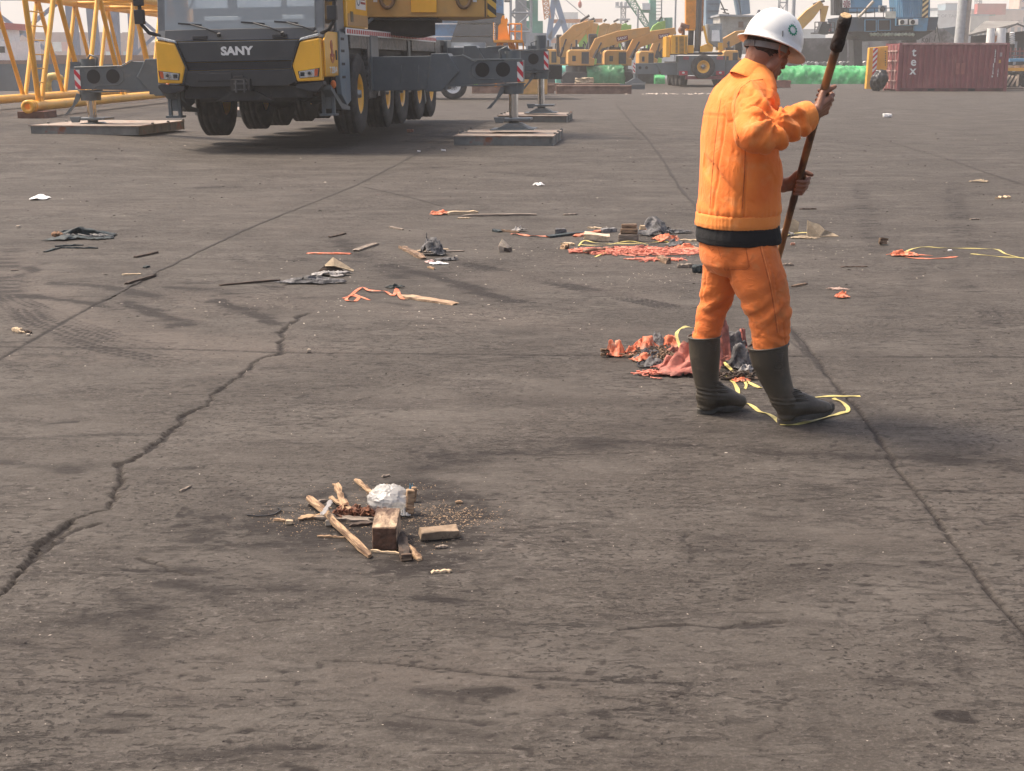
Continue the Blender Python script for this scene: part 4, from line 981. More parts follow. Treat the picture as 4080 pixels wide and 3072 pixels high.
def seam(host, pxs, name='seam', r=.0013, m=None, step=14):
    from mathutils.bvhtree import BVHTree
    me = host.data; bvh = BVHTree.FromPolygons([v.co[:] for v in me.vertices], [p.vertices[:] for p in me.polygons]); pts = []
    for (a, b_) in zip(pxs, pxs[1:]):
        n_ = max(2, int(math.hypot(b_[0]-a[0], b_[1]-a[1])/step))
        for k in range(n_):
            t_ = k/n_; p = M_(a[0]+(b_[0]-a[0])*t_, a[1]+(b_[1]-a[1])*t_, -.15)-PO; eye = Vector((0,0,CAM_H))-PO; d_ = (p-eye).normalized()
            h = bvh.ray_cast(eye, d_)
            if h[0]: pts.append(h[0]-d_*.0006)
    if len(pts) > 2: MB().tube(pts, r, 5).obj(name, m or SEAM, host)
SEAM = mat('seam_thread', (.42,.085,.018), .9, var=.3, scale=60); SEAML = mat('seam_light', (.85,.34,.12), .9, var=.2, scale=60)
seam(JK, [(2969,598),(2966,700),(2960,780),(2955,848)]); seam(JK, [(2873,392),(2862,460),(2846,600),(2834,740),(2828,845)])
seam(JK, [(3040,316),(2990,322),(2952,350),(2930,400),(2924,460),(2932,520),(2950,570)]); 
seam(TR, [(3024,968),(3040,1030),(3053,1080),(3068,1140),(3079,1200),(3090,1270),(3098,1340)]); seam(TR, [(3030,968),(3046,1030),(3059,1080),(3074,1140),(3085,1200),(3096,1270),(3104,1340)], m=SEAML, r=.0009)
seam(TR, [(2858,975),(2868,1010),(2880,1050),(2892,1090)]); seam(TR, [(2822,980),(2835,1000),(2850,985)], r=.001)
seam(TR, [(2866,970),(2888,1076),(2975,1072),(2986,1062),(2968,966)], r=.0013); seam(TR, [(3022,965),(3028,985),(3042,960)], r=.0016)
# ---- body: one skin from head to feet (most of it inside the clothes)
AH, TH = R(27), R(21)
hf = Vector((math.cos(AH)*math.cos(TH), math.sin(AH)*math.cos(TH), -math.sin(TH))); hl_ = Vector((-math.sin(AH), math.cos(AH), 0)); hu = hf.cross(hl_)
HO = M_(3076,178,.0)
HM = Matrix(((hf.x,hl_.x,hu.x,HO.x),(hf.y,hl_.y,hu.y,HO.y),(hf.z,hl_.z,hu.z,HO.z),(0,0,0,1)))
def H(x, y, z): return HM @ Vector((x,y,z))
b = MB()
HMh = HM
AH2 = R(37); hf = Vector((math.cos(AH2)*math.cos(TH), math.sin(AH2)*math.cos(TH), -math.sin(TH))); hl_ = Vector((-math.sin(AH2), math.cos(AH2), 0)); hu = hf.cross(hl_)
HO = HO+Vector((-.012,0,0))
HM = Matrix(((hf.x,hl_.x,hu.x,HO.x),(hf.y,hl_.y,hu.y,HO.y),(hf.z,hl_.z,hu.z,HO.z),(0,0,0,1)))
HMs = HM
b.ell((-.004,0,.012), (.094,.076,.102), HMs, 24, 16)
b.ell((.012,0,-.045), (.072,.060,.070), HMs, 20, 14)
b.cap(H(.030,-.030,-.078), H(.062,-.012,-.120), .026, .020); b.cap(H(.030,.030,-.078), H(.062,.012,-.120), .026, .020)
b.cap(H(.066,-.008,-.124), H(.066,.008,-.124), .018); b.ell((.052,0,-.07), (.040,.038,.055), HMs)
for s in (-1, 1):
    b.ell((.060,s*.036,-.045), (.026,.024,.024), HMs); b.cap(H(.080,s*.012,-.004), H(.068,s*.050,-.008), .011, .010)
    b.ell((.076,s*.031,-.022), (.013,.014,.010), HMs)
    b.cap(H(.010,s*.058,-.06), H(-.01,s*.052,-.10), .022, .020)
    # ear: rim, bowl, lobe
    pts = [(-.006+.019*math.cos(a)-.003, s*(.082+.007*math.sin(a*.5)), -.018+.031*math.sin(a)) for a in [math.radians(q) for q in range(60, 321, 20)]]
    b.tube([H(*p) for p in pts], .0048, 8); b.ell((-.006,s*.079,-.020), (.016,.006,.026), HMs); b.cap(H(-.001,s*.081,-.048), H(.004,s*.080,-.040), .0075)
b.cap(H(.092,0,-.012), H(.112,0,-.050), .008, .012); b.cap(H(.104,-.010,-.054), H(.104,.010,-.054), .009)
b.cap(H(.088,-.018,-.082), H(.088,.018,-.082), .0075); b.cap(H(.086,-.014,-.092), H(.086,.014,-.092), .008)
NB = M_(2998,345,.0)
b.cap(H(-.030,0,-.055), NB, .056, .064, 20); b.cap(H(-.055,0,-.03), NB+Vector((-.01,0,.02)), .040, .052)
b.cap(H(.02,-.03,-.09), NB+Vector((.03,-.02,0)), .028, .03); b.cap(H(.03,0,-.10), NB+Vector((.045,0,0)), .026, .03)
# torso and limbs under the clothes
b.chain([NB, M_(2960,420), M_(2950,620), M_(2945,860), M_(2945,985)], [.06,.085,.09,.09,.10], 18)
b.cap(S1.lerp(NB,.3), S2.lerp(NB,.3), .05, .05); b.chain([S1, E1, W1], [.045,.04,.029]); b.chain([S2, E2, W2], [.045,.04,.029])
b.chain([N0, N2, N3], [.095,.06,.045]); b.chain([F0, F2, F3], [.08,.05,.045])
NH, FH = G(3098,1690), G(2778,1649)      # heels on the ground
b.chain([N3, NH+Vector((.035,0,.09))], [.045,.03]); b.cap(NH+Vector((.035,.01,.06)), NH+Vector((.15,.04,.06)), .028,.02)
b.chain([F3, FH+Vector((.045,.0,.09))], [.04,.028]); b.cap(FH+Vector((.045,.01,.06)), FH+Vector((.15,.05,.045)), .026,.02)
# hands gripping the pole
PT, PB = P(3368,62,5.44), P(2998,1385,6.38)
pd = (PT-PB).normalized(); PRAD = .0165
def at_pole(py):     # pole point seen at pixel row py
    lo, hi = 0.0, 1.0
    for _ in range(40):
        mid = (lo+hi)/2; q = PT.lerp(PB, mid); rel = q-Vector((0,0,CAM_H)); f_ = rel.y*CP-rel.z*SP; up = rel.y*SP+rel.z*CP
        yy = 1536-FPX*up/f_
        if yy < py: lo = mid
        else: hi = mid
    return PT.lerp(PB, (lo+hi)/2)
def hand(mb, M, W, a, n, t, k=1.0):
    """M grip centre on the pole, W wrist, a towards the thumb end of the pole, n out of the back of the hand, t wrist to knuckles"""
    r = PRAD
    for i, (o, ln) in enumerate(((.034,1.0),(.0125,1.06),(-.0095,1.0),(-.030,.84))):
        c = M+a*o*k
        mcp = c+n*(r+.013)+t*.016; pip = c+n*(.010)+t*(r+.020)*ln; dip = c-n*(r+.003)+t*(r+.010)*ln; tip = c-n*(r+.011)-t*.006
        rr = (.0112,.0103,.0093,.0082) if i < 3 else (.0100,.0090,.0082,.0072)
        mb.chain([mcp, pip, dip, tip], rr, 12)
        mb.cap(W+a*o*.55+n*.004, mcp, .0165, .0125, 12)     # metacarpal
        mb.ell(mcp+n*.003, (.0115,)*3)
    mb.cap(W-a*.012, M-a*.018+n*.020-t*.012, .020, .017); mb.cap(W+a*.012, M+a*.014+n*.018-t*.010, .020, .017)
    th0 = W+a*.022+t*.018+n*.002; th1 = M+a*.050-t*.012+n*.012; th2 = M+a*.062+t*.022+n*.006; th3 = M+a*.064+t*.044-n*.004
    mb.chain([th0, th1, th2, th3], [.0175,.0135,.0115,.0088], 12)
def ortho(v, a): return (v-a*v.dot(a)).normalized()
HNm, HFm = at_pole(404), at_pole(735)
n1 = ortho(Vector((.10,-1,.05)), pd); t1 = ortho(Vector((1,.05,-.1)), pd)
n1 = ortho(Vector((.25,-1,.05)), pd); t1 = pd.cross(n1); t1 = t1 if t1.x > 0 else -t1
hand(b, HNm, W1+(W1-E1).normalized()*.022, pd, n1, t1)
n2 = ortho(Vector((.15,1,.0)), pd); t2 = pd.cross(n2); t2 = t2 if t2.x > 0 else -t2
hand(b, HFm, W2+(W2-E2).normalized()*.005, pd, n2, t2)
b.chain([W1, W1+(W1-E1).normalized()*.02], [.029,.026]); 
bme = remesh(b, .0036, 2, lambda co, no: .0008*fbm(co[:,0]*60,co[:,1]*60,co[:,2]*60,2), .45)
BODY = mkobj('body', toP(bme), SKIN, PR)
# ---- hair (cropped, below the helmet)
hm_ = MB(); hm_.ell((-.006,0,.008), (.0975,.0795,.103), None, 96, 64)
keep = []
for f in hm_.f:
    c = sum((Vector(hm_.v[i]) for i in f), Vector())/len(f)
    lim = -.072 if c.x < -.045 else (-.072+(c.x+.045)*.75 if c.x < .02 else (-.024+(c.x-.02)*1.2))
    lim += .006*math.sin(c.y*160)+random.uniform(-.003,.003)
    if c.z > lim and not (c.x > .055 and c.z < .03): keep.append(f)
hm_.f = keep; hm_.sm = [True]*len(keep); hm_.v = [tuple(HM @ Vector(v)) for v in hm_.v]
hme = hm_.mesh('hair'); 
ho_ = mkobj('hair', toP(hme), HAIR, PR)
# ---- helmet
HM = HMh
def helmet():
    mb = MB(); n = 64; rows = []
    def brim(a):    # plan radius of the rim edge
        ca, sa = math.cos(a), math.sin(a); rx = .158 if ca > 0 else .150; ry = .124
        return rx*ca, ry*sa, -.012*(1 if ca < 0 else 1)*abs(ca)**2*(1.0 if ca > 0 else .4)+.002
    prof = []
    for j in range(13):
        t = math.pi/2*j/12; prof.append((math.sin(t), math.cos(t)))
    for s_, c_ in prof:
        row = []
        for k in range(n):
            a = 2*math.pi*k/n; rx, ry, h = .129, .107, .142
            ridge = .004*math.exp(-((math.sin(a)*s_)/.16)**2)*(1-.5*s_)
            row.append((rx*math.cos(a)*s_**.92, ry*math.sin(a)*s_**.92, h*c_**.86+ridge))
        rows.append(row)
    for fr in (.25,.6,1.0):
        row = []
        for k in range(n):
            a = 2*math.pi*k/n; bx, by, bz = brim(a); x0_, y0_ = .129*math.cos(a), .107*math.sin(a)
            row.append((x0_+(bx-x0_)*fr, y0_+(by-y0_)*fr, bz*fr-.010*fr*fr))
        rows.append(row)
    vs = [v for r_ in rows for v in r_]; fs = []
    for i in range(len(rows)-1):
        for k in range(n): fs.append((i*n+k, (i+1)*n+k, (i+1)*n+(k+1)%n, i*n+(k+1)%n))
    mb.add(vs, fs, True); return mb
HWH = mat('helmet_shell', (.74,.735,.70), .4, var=.07, scale=10, coat=.2, dirt=((.34,.30,.24), 24, .60, .72))
hmb = helmet(); hmb.v = [tuple(HM @ Vector(v)) for v in hmb.v]; hme = hmb.mesh('helmet'); HLM = mkobj('helmet', toP(hme), HWH, PR)
q = HLM.modifiers.new('s','SOLIDIFY'); q.thickness = .0035; q.offset = -1
# brim bead, side slots, ratchet band
bd = MB(); pts = []
for k in range(64):
    a = 2*math.pi*k/64; ca, sa = math.cos(a), math.sin(a); rx = .158 if ca > 0 else .150
    pts.append(HM @ Vector((rx*ca, .124*sa, -.012*abs(ca)**2*(1.0 if ca > 0 else .4)+.002-.010))-PO)
bd.tube(pts, .0032, 6, True); bd.obj('brim_bead', HWH, HLM)
HB = mat('headband_grey', (.20,.20,.19), .55, var=.15, scale=30)
sb_ = MB(); n = 48; vs = []
for k in range(n):
    a = math.pi*.42+math.pi*1.16*k/(n-1)
    for (r_, z) in ((1.0,-.030),(1.0,-.006),(.975,-.006),(.975,-.030)):
        dz_ = -.016*max(0,-math.cos(a)); vs.append(HM @ Vector((.103*r_*math.cos(a)-.006, .088*r_*math.sin(a), z+dz_))-PO)
fs = [(k*4+i, ((k+1)%n)*4+i, ((k+1)%n)*4+(i+1)%4, k*4+(i+1)%4) for k in range(n-1) for i in range(4)]
sb_.add(vs, fs, False)
for k in range(9):      # ratchet blocks at the nape
    a = math.pi+(k-5)*.105; c = HM @ Vector((.108*math.cos(a)-.004, .090*math.sin(a), -.034))-PO; sb_.ell(c, (.0048,.0048,.013), None, 8, 5)
sb_.obj('headband', HB, HLM)
# green gear emblem on the near side: a toothed ring laid on the shell
def on_shell(u, v):      # u angle along side from the helmet's right (-y) towards front, v height
    rx, ry, h = .129, .107, .142; z = v; c_ = (max(z,0)/h)**(1/.86); s_ = math.sqrt(max(1-c_*c_,0)); a = -math.pi/2+u
    return Vector((rx*math.cos(a)*s_**.92, ry*math.sin(a)*s_**.92, z))
gm_ = MB(); N = 96; c_u, c_v = .02, .060; vs = []
for k in range(N):
    a = 2*math.pi*k/N; tooth = 1 if (k % 8) < 4 else 0
    for rr in (.0145, .0200+.0042*tooth):
        p = on_shell(c_u+rr*math.cos(a)/.118, c_v+rr*math.sin(a)*.93); p2 = p*1.012+Vector((0,0,.0006)); vs.append(HM @ p2-PO)
gm_.add(vs, [(2*k, 2*k+1, (2*k+3)%(2*N), (2*k+2)%(2*N)) for k in range(N)], False)
gm_.obj('gear_emblem', mat('emblem_green', (.012,.26,.14), .45, var=.1), HLM)
for s in (-1,):
    sl = MB(); p = on_shell(-.32,.030); p = HM @ (p*1.01)-PO; sl.beam(p+Vector((0,0,-.012)), p+Vector((0,0,.010)), .005, .004); sl.obj('side_slot', HB, HLM)
# ---- boots
def boot(name, shaft, heel, fdir, lift, ln=.285):
    """shaft: list of (point, radius) from the rim down; heel point on the ground"""
    mb = MB(); pts = [p for p, r_ in shaft]; rs = [r_ for p, r_ in shaft]
    fd = Vector((math.cos(fdir), math.sin(fdir), 0)); sd_ = Vector((-fd.y, fd.x, 0)); fwd = (fd*math.cos(lift)+Vector((0,0,math.sin(lift)))).normalized(); upv = sd_.cross(fwd)*-1
    upv = fwd.cross(sd_)*-1
    if upv.z < 0: upv = -upv
    def F(x, y, z): return heel+fwd*x+sd_*y+upv*z
    mb.tube([pts[0]+(pts[0]-pts[1]).normalized()*.0]+pts[1:], [rs[0]]+rs[1:], 26)
    mb.cap(pts[-1], F(.055,0,.060), rs[-1], .047, 18); mb.cap(F(.050,0,.052), F(.042,0,.075), .045, .046)
    for yy in (-.010,.010):
        mb.chain([F(.058,yy,.068), F(.13,yy*1.6,.060), F(.20,yy*1.8,.040), F(ln-.040,yy*1.1,.034)], [.043,.036,.031,.027], 16)
    mb.chain([F(.07,0,.105), F(.12,0,.082), F(.17,0,.060)], [.045,.036,.030], 16)
    mb.cap(F(.045,0,.028), F(.045,0,.04), .040)
    def bd_(co, no):
        rel = co-np.array(heel); z = rel@np.array(upv); x = rel@np.array(fwd); d = np.zeros(len(co))
        ank = np.exp(-((z-.105)/.03)**2)*(1-sst((x-.10)/.05)); d += .0022*ank*np.sin(z*330+x*60)
        d += .0018*fbm(co[:,0]*12,co[:,1]*12,co[:,2]*8,2)
        d += .0025*np.exp(-((z-.030)/.006)**2); return d
    me = remesh(mb, .0055, 4, bd_)
    # flatten under the sole
    co = getco(me); rel = co-np.array(heel); z = rel@np.array(upv); low = z < .018; co[low] += np.array(upv)*(0.018-z[low])[:,None]
    me.vertices.foreach_set('co', co.ravel()); me.update()
    ob = mkobj(name, toP(me), BOOT, PR)
    # sole: outline with heel block and arch
    out = []; N_ = 40
    for k in range(N_):
        a = 2*math.pi*k/N_; ca, sa = math.cos(a), math.sin(a); x = ln/2+.003+(ln/2+.002)*ca
        u = x/ln; wd = .036+.012*math.sin(min(max((u-.35)/.65,0),1)*math.pi)-.004*math.exp(-((u-.42)/.12)**2)
        out.append((x, wd*math.copysign(abs(sa)**.75, sa)))
    sm_ = MB(); vs = []
    for (lo) in (0, 1, 2):
        for (x, y) in out:
            u = x/ln; heelb = 1 if u < .30 else 0; arch = 0.0 if heelb else (.010 if u < .45 else .004)
            tipup = .016*max(0,(u-.8)/.2)**2
            zz = {0: 0.0+(arch if not heelb else 0)+tipup, 1: .022+tipup, 2: .030+tipup}[lo]; sc = 1.0 if lo < 2 else .93
            vs.append(F(ln/2+(x-ln/2)*sc, y*sc, zz)-PO)
    fs = [tuple(range(N_))[::-1], tuple(range(2*N_,3*N_))]
    for i in range(2):
        for k in range(N_): fs.append((i*N_+k, i*N_+(k+1)%N_, (i+1)*N_+(k+1)%N_, (i+1)*N_+k))
    sm_.add(vs, fs, False)
    sm_.obj('sole', SOLE, ob)
    # rim
    d = (pts[0]-pts[1]).normalized(); x = Vector((1,0,0)); x = (x-d*x.dot(d)).normalized(); y = d.cross(x)
    rm = MB(); rm.tube([pts[0]+(x*math.cos(a)+y*math.sin(a))*(rs[0]+.0012)-PO+d*.002 for a in [i*math.pi/16 for i in range(32)]], .0042, 8, True); rm.obj('rim', BOOT, ob)
    # raised rib patches on the outer side: near the rim and at the ankle
    from mathutils.bvhtree import BVHTree
    bvh = BVHTree.FromPolygons([v.co[:] for v in me.vertices], [p.vertices[:] for p in me.polygons])
    rb = MB()
    def surf(p):
        q_ = p-PO; h_ = bvh.ray_cast(Vector((q_.x, q_.y-.4, q_.z)), Vector((0,1,0))); return (h_[0] if h_[0] else q_)
    for k in range(7):
        a_ = F(.050+.004*k, -.05, .150-.0085*k); b_ = F(.092+.006*k, -.05, .143-.0085*k)
        rb.tube([surf(a_), surf(a_.lerp(b_,.5)), surf(b_)], .0028, 6)
    top = pts[0]; dn = (pts[1]-pts[0]).normalized()
    for k in range(5):
        a_ = top+dn*(.018+.008*k)+fd*(.005+.006*k); b_ = top+dn*(.014+.008*k)+fd*(.055-.003*k); rb.tube([surf(a_), surf(a_.lerp(b_,.5)), surf(b_)], .0024, 6)
    rb.obj('rib_patch', BOOT, ob, kind='stuff')
    return ob, surf, pts
nb = boot('rubber_boot', [(M_(3061,1378,-.11),.084),(M_(3068,1440,-.11),.077),(M_(3086,1500,-.11),.066),(M_(3106,1550,-.115),.058),(M_(3118,1590,-.115),.053)], NH, R(15), R(7), .262)
fb = boot('rubber_boot', [(M_(2806,1342,.08),.070),(M_(2808,1420,.08),.066),(M_(2812,1490,.08),.057),(M_(2820,1550,.075),.050),(M_(2826,1585,.072),.047)], FH, R(20), R(2), .232)
ob, surf, pts = nb
m = MB(); c = M_(3090,1442,-.11); m.tube([surf(c+Vector((.016*math.cos(a), 0, .011*math.sin(a)))) for a in [i*math.pi/8 for i in range(16)]], .0018, 5, True)
m.tube([surf(c+Vector((-.018,0,-.020))), surf(c+Vector((0,0,-.020))), surf(c+Vector((.022,0,-.017)))], .0014, 5); m.obj('boot_emblem', BOOT, ob)
# ---- the pole
BAM = mat('weathered_pole', (.27,.13,.048), .5, var=.35, scale=9, stretch=(1,1,.18), col2=(.060,.030,.017), thr=(.46,.60), bump=.5, bscale=30)
BAMD = mat('pole_dark_wrap', (.030,.022,.018), .75, var=.5, scale=30, bump=1.0, bscale=60); CUT = mat('cut_end_wood', (.50,.34,.18), .8, var=.3, scale=60)
PL = thing('pole', 'long bamboo pole with a dark wrapped top held upright by the worker', 'pole', tuple(PB))
L_ = (PT-PB).length; pb = Vector(PB); m = MB(); pts = []; rs = []
for k in range(61):
    u = k/60; p = PB.lerp(PT, u)-pb; p += Vector((.004*math.sin(u*7), .003*math.cos(u*5), 0)); r_ = .0125+.0050*u
    r_ += .0016*math.exp(-(((u*7) % 1-.5)/.05)**2); pts.append(p); rs.append(r_)
kk = [i for i in range(61) if i/60 < .93]; m.tube([pts[i] for i in kk], [rs[i] for i in kk], 14); m.obj('shaft', BAM, PL)
m = MB(); kk = [i for i in range(61) if i/60 >= .905]; m.tube([pts[i] for i in kk], [rs[i]*1.14+.0035*math.sin(i*2.1)**2+(.004 if i < 58 else .003) for i in kk], 14)
me = m.mesh('w'); sb3 = None; wr = mkobj('wrapped_top', me, BAMD, PL); displace(me, lambda co, no: .0022*fbm(co[:,0]*90,co[:,1]*90,co[:,2]*90,3))
m = MB(); m.cyl(pts[60]+pd*.0005, pts[60]+pd*.003, rs[60]*1.02+.003, rs[60]*.95+.002, 16); m.obj('cut_end', CUT, PL)
# ================================================================ DEBRIS ON THE YARD
WD_P = mat('raw_split_wood', (.43,.285,.165), .88, var=.3, scale=70, col2=(.13,.075,.042), thr=(.40,.56), dirt=((.07,.045,.03), 16, .54, .66), stretch=(.14,1,1), bump=.7, bscale=70, detail=7)
WD_B = mat('brown_dirty_wood', (.30,.20,.125), .85, var=.3, scale=70, col2=(.075,.045,.030), thr=(.38,.62), stretch=(.14,1,1), bump=.7, bscale=70, detail=7)
WD_D = mat('dark_wet_wood', (.085,.055,.038), .8, var=.3, scale=70, col2=(.03,.022,.017), thr=(.38,.62), stretch=(.14,1,1), bump=.7, bscale=70, detail=7)
WD_G = mat('greyed_wood', (.27,.22,.175), .85, var=.3, scale=70, col2=(.11,.085,.065), thr=(.36,.62), stretch=(.14,1,1), bump=.7, bscale=70, detail=7)
WD_Y = mat('pale_wood', (.60,.46,.30), .8, var=.2, scale=70, col2=(.36,.25,.15), thr=(.3,.6), stretch=(.14,1,1), bump=.5, bscale=70)
CARD = mat('torn_cardboard', (.42,.33,.22), .85, var=.25, scale=9, dirt=((.14,.10,.07), 14, .52, .72), bump=.3, bscale=40)
TARP = mat('orange_tarp_scrap', (.66,.17,.075), .6, var=.25, scale=16, dirt=((.56,.36,.25), 20, .50, .68), bump=.4, bscale=40)
TARP2 = mat('faded_red_sack', (.42,.14,.105), .8, var=.25, scale=16, dirt=((.20,.09,.07), 14, .46, .66), bump=.6, bscale=70)
PINK = mat('salmon_net', (.70,.24,.165), .7, var=.25, scale=20, dirt=((.44,.14,.09), 20, .5, .7))
YSTR = mat('yellow_strap', (.60,.50,.16), .5, var=.2, scale=14, dirt=((.34,.26,.10), 20, .55, .75))
CLO = mat('grey_rag', (.17,.165,.165), .9, var=.5, scale=14, dirt=((.035,.035,.038), 12, .48, .62), bump=.6, bscale=60)
CLOD = mat('black_rag', (.016,.028,.030), .65, var=.5, scale=14, dirt=((.11,.12,.12), 30, .55, .72), bump=.8, bscale=60)
CLOL = mat('dirty_plastic_sheet', (.36,.34,.32), .45, var=.4, scale=14, dirt=((.09,.08,.075), 14, .48, .66), bump=.5, bscale=60)
WPL = mat('white_plastic', (.82,.80,.77), .45, var=.06, scale=10)
STONE = mat('pale_stone', (.52,.43,.33), .9, var=.3, scale=12, bump=.6, bscale=50)
def at0(p): return (p.x, p.y, 0.0)
def jitter(mb, a, sc, seed=0):
    co = np.array(mb.v); n = np.stack([vn(co[:,0]*sc+seed, co[:,1]*sc, co[:,2]*sc+k*31.7) for k in range(3)], 1); mb.v = [tuple(v) for v in co+n*a]; return mb
def board_mb(L, w_, th, seg=9, rough=.12, taper=0.0, seed=0, splinter=True, bend=0.0):
    """irregular split board lying along +x from the origin"""
    rng = random.Random(seed); vs = []; n = seg+1
    for i in range(n):
        u = i/seg; e = 1-rough*.5*rng.random()
        w0 = w_*(1-taper*u)*(1+rough*rng.uniform(-1,1)); t0 = th*(1+rough*rng.uniform(-1,1)); yo = w_*rough*.5*rng.uniform(-1,1)+bend*math.sin(u*math.pi)
        if i in (0, seg): w0 *= .65+.3*rng.random(); t0 *= .7
        x = L*u
        for (yy, zz) in ((-.5,0),(.5,0),(.5,1),(.12,1.08),(-.15,.96),(-.5,1)):
            vs.append((x+(rng.uniform(-.5,.5)*w_*.9 if i in (0, seg) and splinter else 0), yo+yy*w0, zz*t0))
    fs = []
    for i in range(seg):
        for k in range(6): fs.append((i*6+k, (i+1)*6+k, (i+1)*6+(k+1)%6, i*6+(k+1)%6))
    fs += [tuple(range(6)), tuple(range(seg*6, seg*6+6))[::-1]]
    mb = MB().add(vs, [f[::-1] for f in fs], False); return mb
DN = [0]
def FS(y): return .60 if 8.0 < y < 24 else (.85 if y <= 8.0 and y > 6 else 1.0)
def board(name, label, cat, a, b, w_, th, m, z0=.001, z1=None, group=None, scale2=True, **kw):
    """a, b: 2212-scale pixels of the two ends on the ground (or at heights z0/z1)"""
    z1 = z0 if z1 is None else z1; A, B = G2(*a, z0), G2(*b, z1); d = B-A; w_ *= FS(A.y)*1.05; th *= FS(A.y); L = d.length; DN[0] += 1
    mb = board_mb(L, w_, th, seed=DN[0], **kw); o = mb.obj(name, m)
    o.location = A; o.rotation_euler = Euler((0, -math.asin(d.z/L), math.atan2(d.y, d.x)), 'XYZ'); return tag(o, label, cat, group)
def block(name, label, cat, px, size, m, rz=0.0, tilt=(0,0), z=0.0, group=None, bev=.004, jit=.004, z_ref=0.0, sub=3):
    """px: pixel of the block's nearest bottom centre"""
    c = G2(*px, z_ref); size = tuple(v*FS(c.y) for v in size); jit *= FS(c.y); bm = bmesh.new(); bmesh.ops.create_cube(bm, size=1.0); bmesh.ops.subdivide_edges(bm, edges=bm.edges[:], cuts=sub, use_grid_fill=True)
    for v in bm.verts: v.co = Vector((v.co.x*size[0], v.co.y*size[1], (v.co.z+.5)*size[2]))
    me = bpy.data.meshes.new(name); bm.to_mesh(me); bm.free(); DN[0] += 1; sd = DN[0]*3.1
    co = getco(me); nn = np.stack([vn(co[:,0]*30+sd, co[:,1]*30, co[:,2]*30+k*9.7) for k in range(3)], 1); co = co+nn*jit; me.vertices.foreach_set('co', co.ravel()); me.update()
    o = mkobj(name, me, m, None, bev); o.rotation_euler = Euler((tilt[0], tilt[1], rz), 'XYZ')
    mw = o.rotation_euler.to_matrix(); lo = min((mw @ v.co).z for v in me.vertices); o.location = (c.x, c.y+abs(size[1])/2*math.cos(rz)*.9, z-lo+.0005)
    return tag(o, label, cat, group)
def sheet_mb(rx, ry, h, seed=0, n=30, fold=9.0, edge=.3, peak=None, lift=.003):
    """crumpled torn sheet: a grid pushed about in all three directions, faces outside a ragged outline dropped"""
    g = np.linspace(-1, 1, n); U, V = np.meshgrid(g, g); U = U.ravel(); V = V.ravel(); s = seed*3.7
    rr = np.hypot(U, V); f1 = fbm(U*1.7+s, V*1.7, 0*U+1, 3); f2 = fbm(U*3.6+s, V*3.6, 0*U+5, 3); f3 = fbm(U*7+s, V*7, 0*U+9, 2)
    x = rx*(U+.20*vn(U*2.6+s, V*2.6, 3)+.07*vn(U*6+s, V*6, 13)); y = ry*(V+.20*vn(U*2.6+s, V*2.6, 23)+.07*vn(U*6+s, V*6, 33))
    z = h*(.25+2.3*np.abs(f1)+1.3*np.abs(f2)+.6*np.abs(f3))*np.clip(1.25-rr, .12, 1)
    if peak: z = z+peak[2]*np.clip(np.exp(-(((U-peak[0])/.6)**2+((V-peak[1])/.5)**2))*(.55+2.6*np.abs(f1)+.8*np.abs(f2)), 0, 1.1)
    lim = 1+edge*(.9*vn(np.cos(np.arctan2(V,U))*1.8+s, np.sin(np.arctan2(V,U))*1.8, 1)+.5*vn(U*5+s, V*5, 2)+.3*vn(U*14+s, V*14, 4)); ok = rr < lim*.93
    idx = -np.ones(n*n, int); mb = MB(); vs = []; fs = []
    for jj in range(n-1):
        for ii in range(n-1):
            q = (jj*n+ii, jj*n+ii+1, (jj+1)*n+ii+1, (jj+1)*n+ii)
            if sum(ok[list(q)]) >= 3:
                f = []
                for k in q:
                    if idx[k] < 0: idx[k] = len(vs); vs.append((x[k], y[k], max(z[k]+lift, .0015)))
                    f.append(idx[k])
                fs.append(tuple(f))
    return mb.add(vs, fs, True)
def sheet(name, label, cat, px, rx, ry, h, m, rz=0.0, seed=None, z=0.0, group=None, flat=False, **kw):
    DN[0] += 1; seed = DN[0] if seed is None else seed; c = G2(*px); f_ = FS(c.y); rx *= f_; ry *= f_; h *= f_
    if kw.get('peak'): kw['peak'] = (kw['peak'][0], kw['peak'][1], kw['peak'][2]*f_)
    mb = sheet_mb(rx, ry, h, seed, **kw)
    if flat: mb.sm = [False]*len(mb.f)
    o = mb.obj(name, m); q = o.modifiers.new('s', 'SOLIDIFY'); q.thickness = .0018; o.location = (c.x, c.y, z); o.rotation_euler = (0,0,rz); return tag(o, label, cat, group)
def ribbon_mb(pts, w_, th=.0012, twist=0.0, seed=0, lay=True):
    pts = [Vector(p) for p in pts]; q = []
    for i in range(len(pts)-1):
        p0 = pts[max(i-1,0)]; p1 = pts[i]; p2 = pts[i+1]; p3 = pts[min(i+2,len(pts)-1)]
        for k in range(6):
            t = k/6; q.append(.5*((2*p1)+(p2-p0)*t+(2*p0-5*p1+4*p2-p3)*t*t+(-p0+3*p1-3*p2+p3)*t**3))
    q.append(pts[-1]); rng = random.Random(seed); mb = MB(); vs = []
    for i, p in enumerate(q):
        d = (q[min(i+1,len(q)-1)]-q[max(i-1,0)]).normalized(); side = d.cross(Vector((0,0,1))).normalized(); up = side.cross(d)
        a = twist*math.sin(i*.55+seed); s_ = side*math.cos(a)+up*math.sin(a); nn = up*math.cos(a)-side*math.sin(a)
        for (u, v) in ((-.5,0),(.5,0),(.5,1),(-.5,1)): vs.append(p+s_*u*w_+nn*v*th+Vector((0,0,abs(math.sin(a))*w_*.5+.001)))
    fs = [(i*4+k, (i+1)*4+k, (i+1)*4+(k+1)%4, i*4+(k+1)%4) for i in range(len(q)-1) for k in range(4)]+[(0,3,2,1), tuple(len(q)*4-4+k for k in range(4))]
    return mb.add(vs, fs, False)
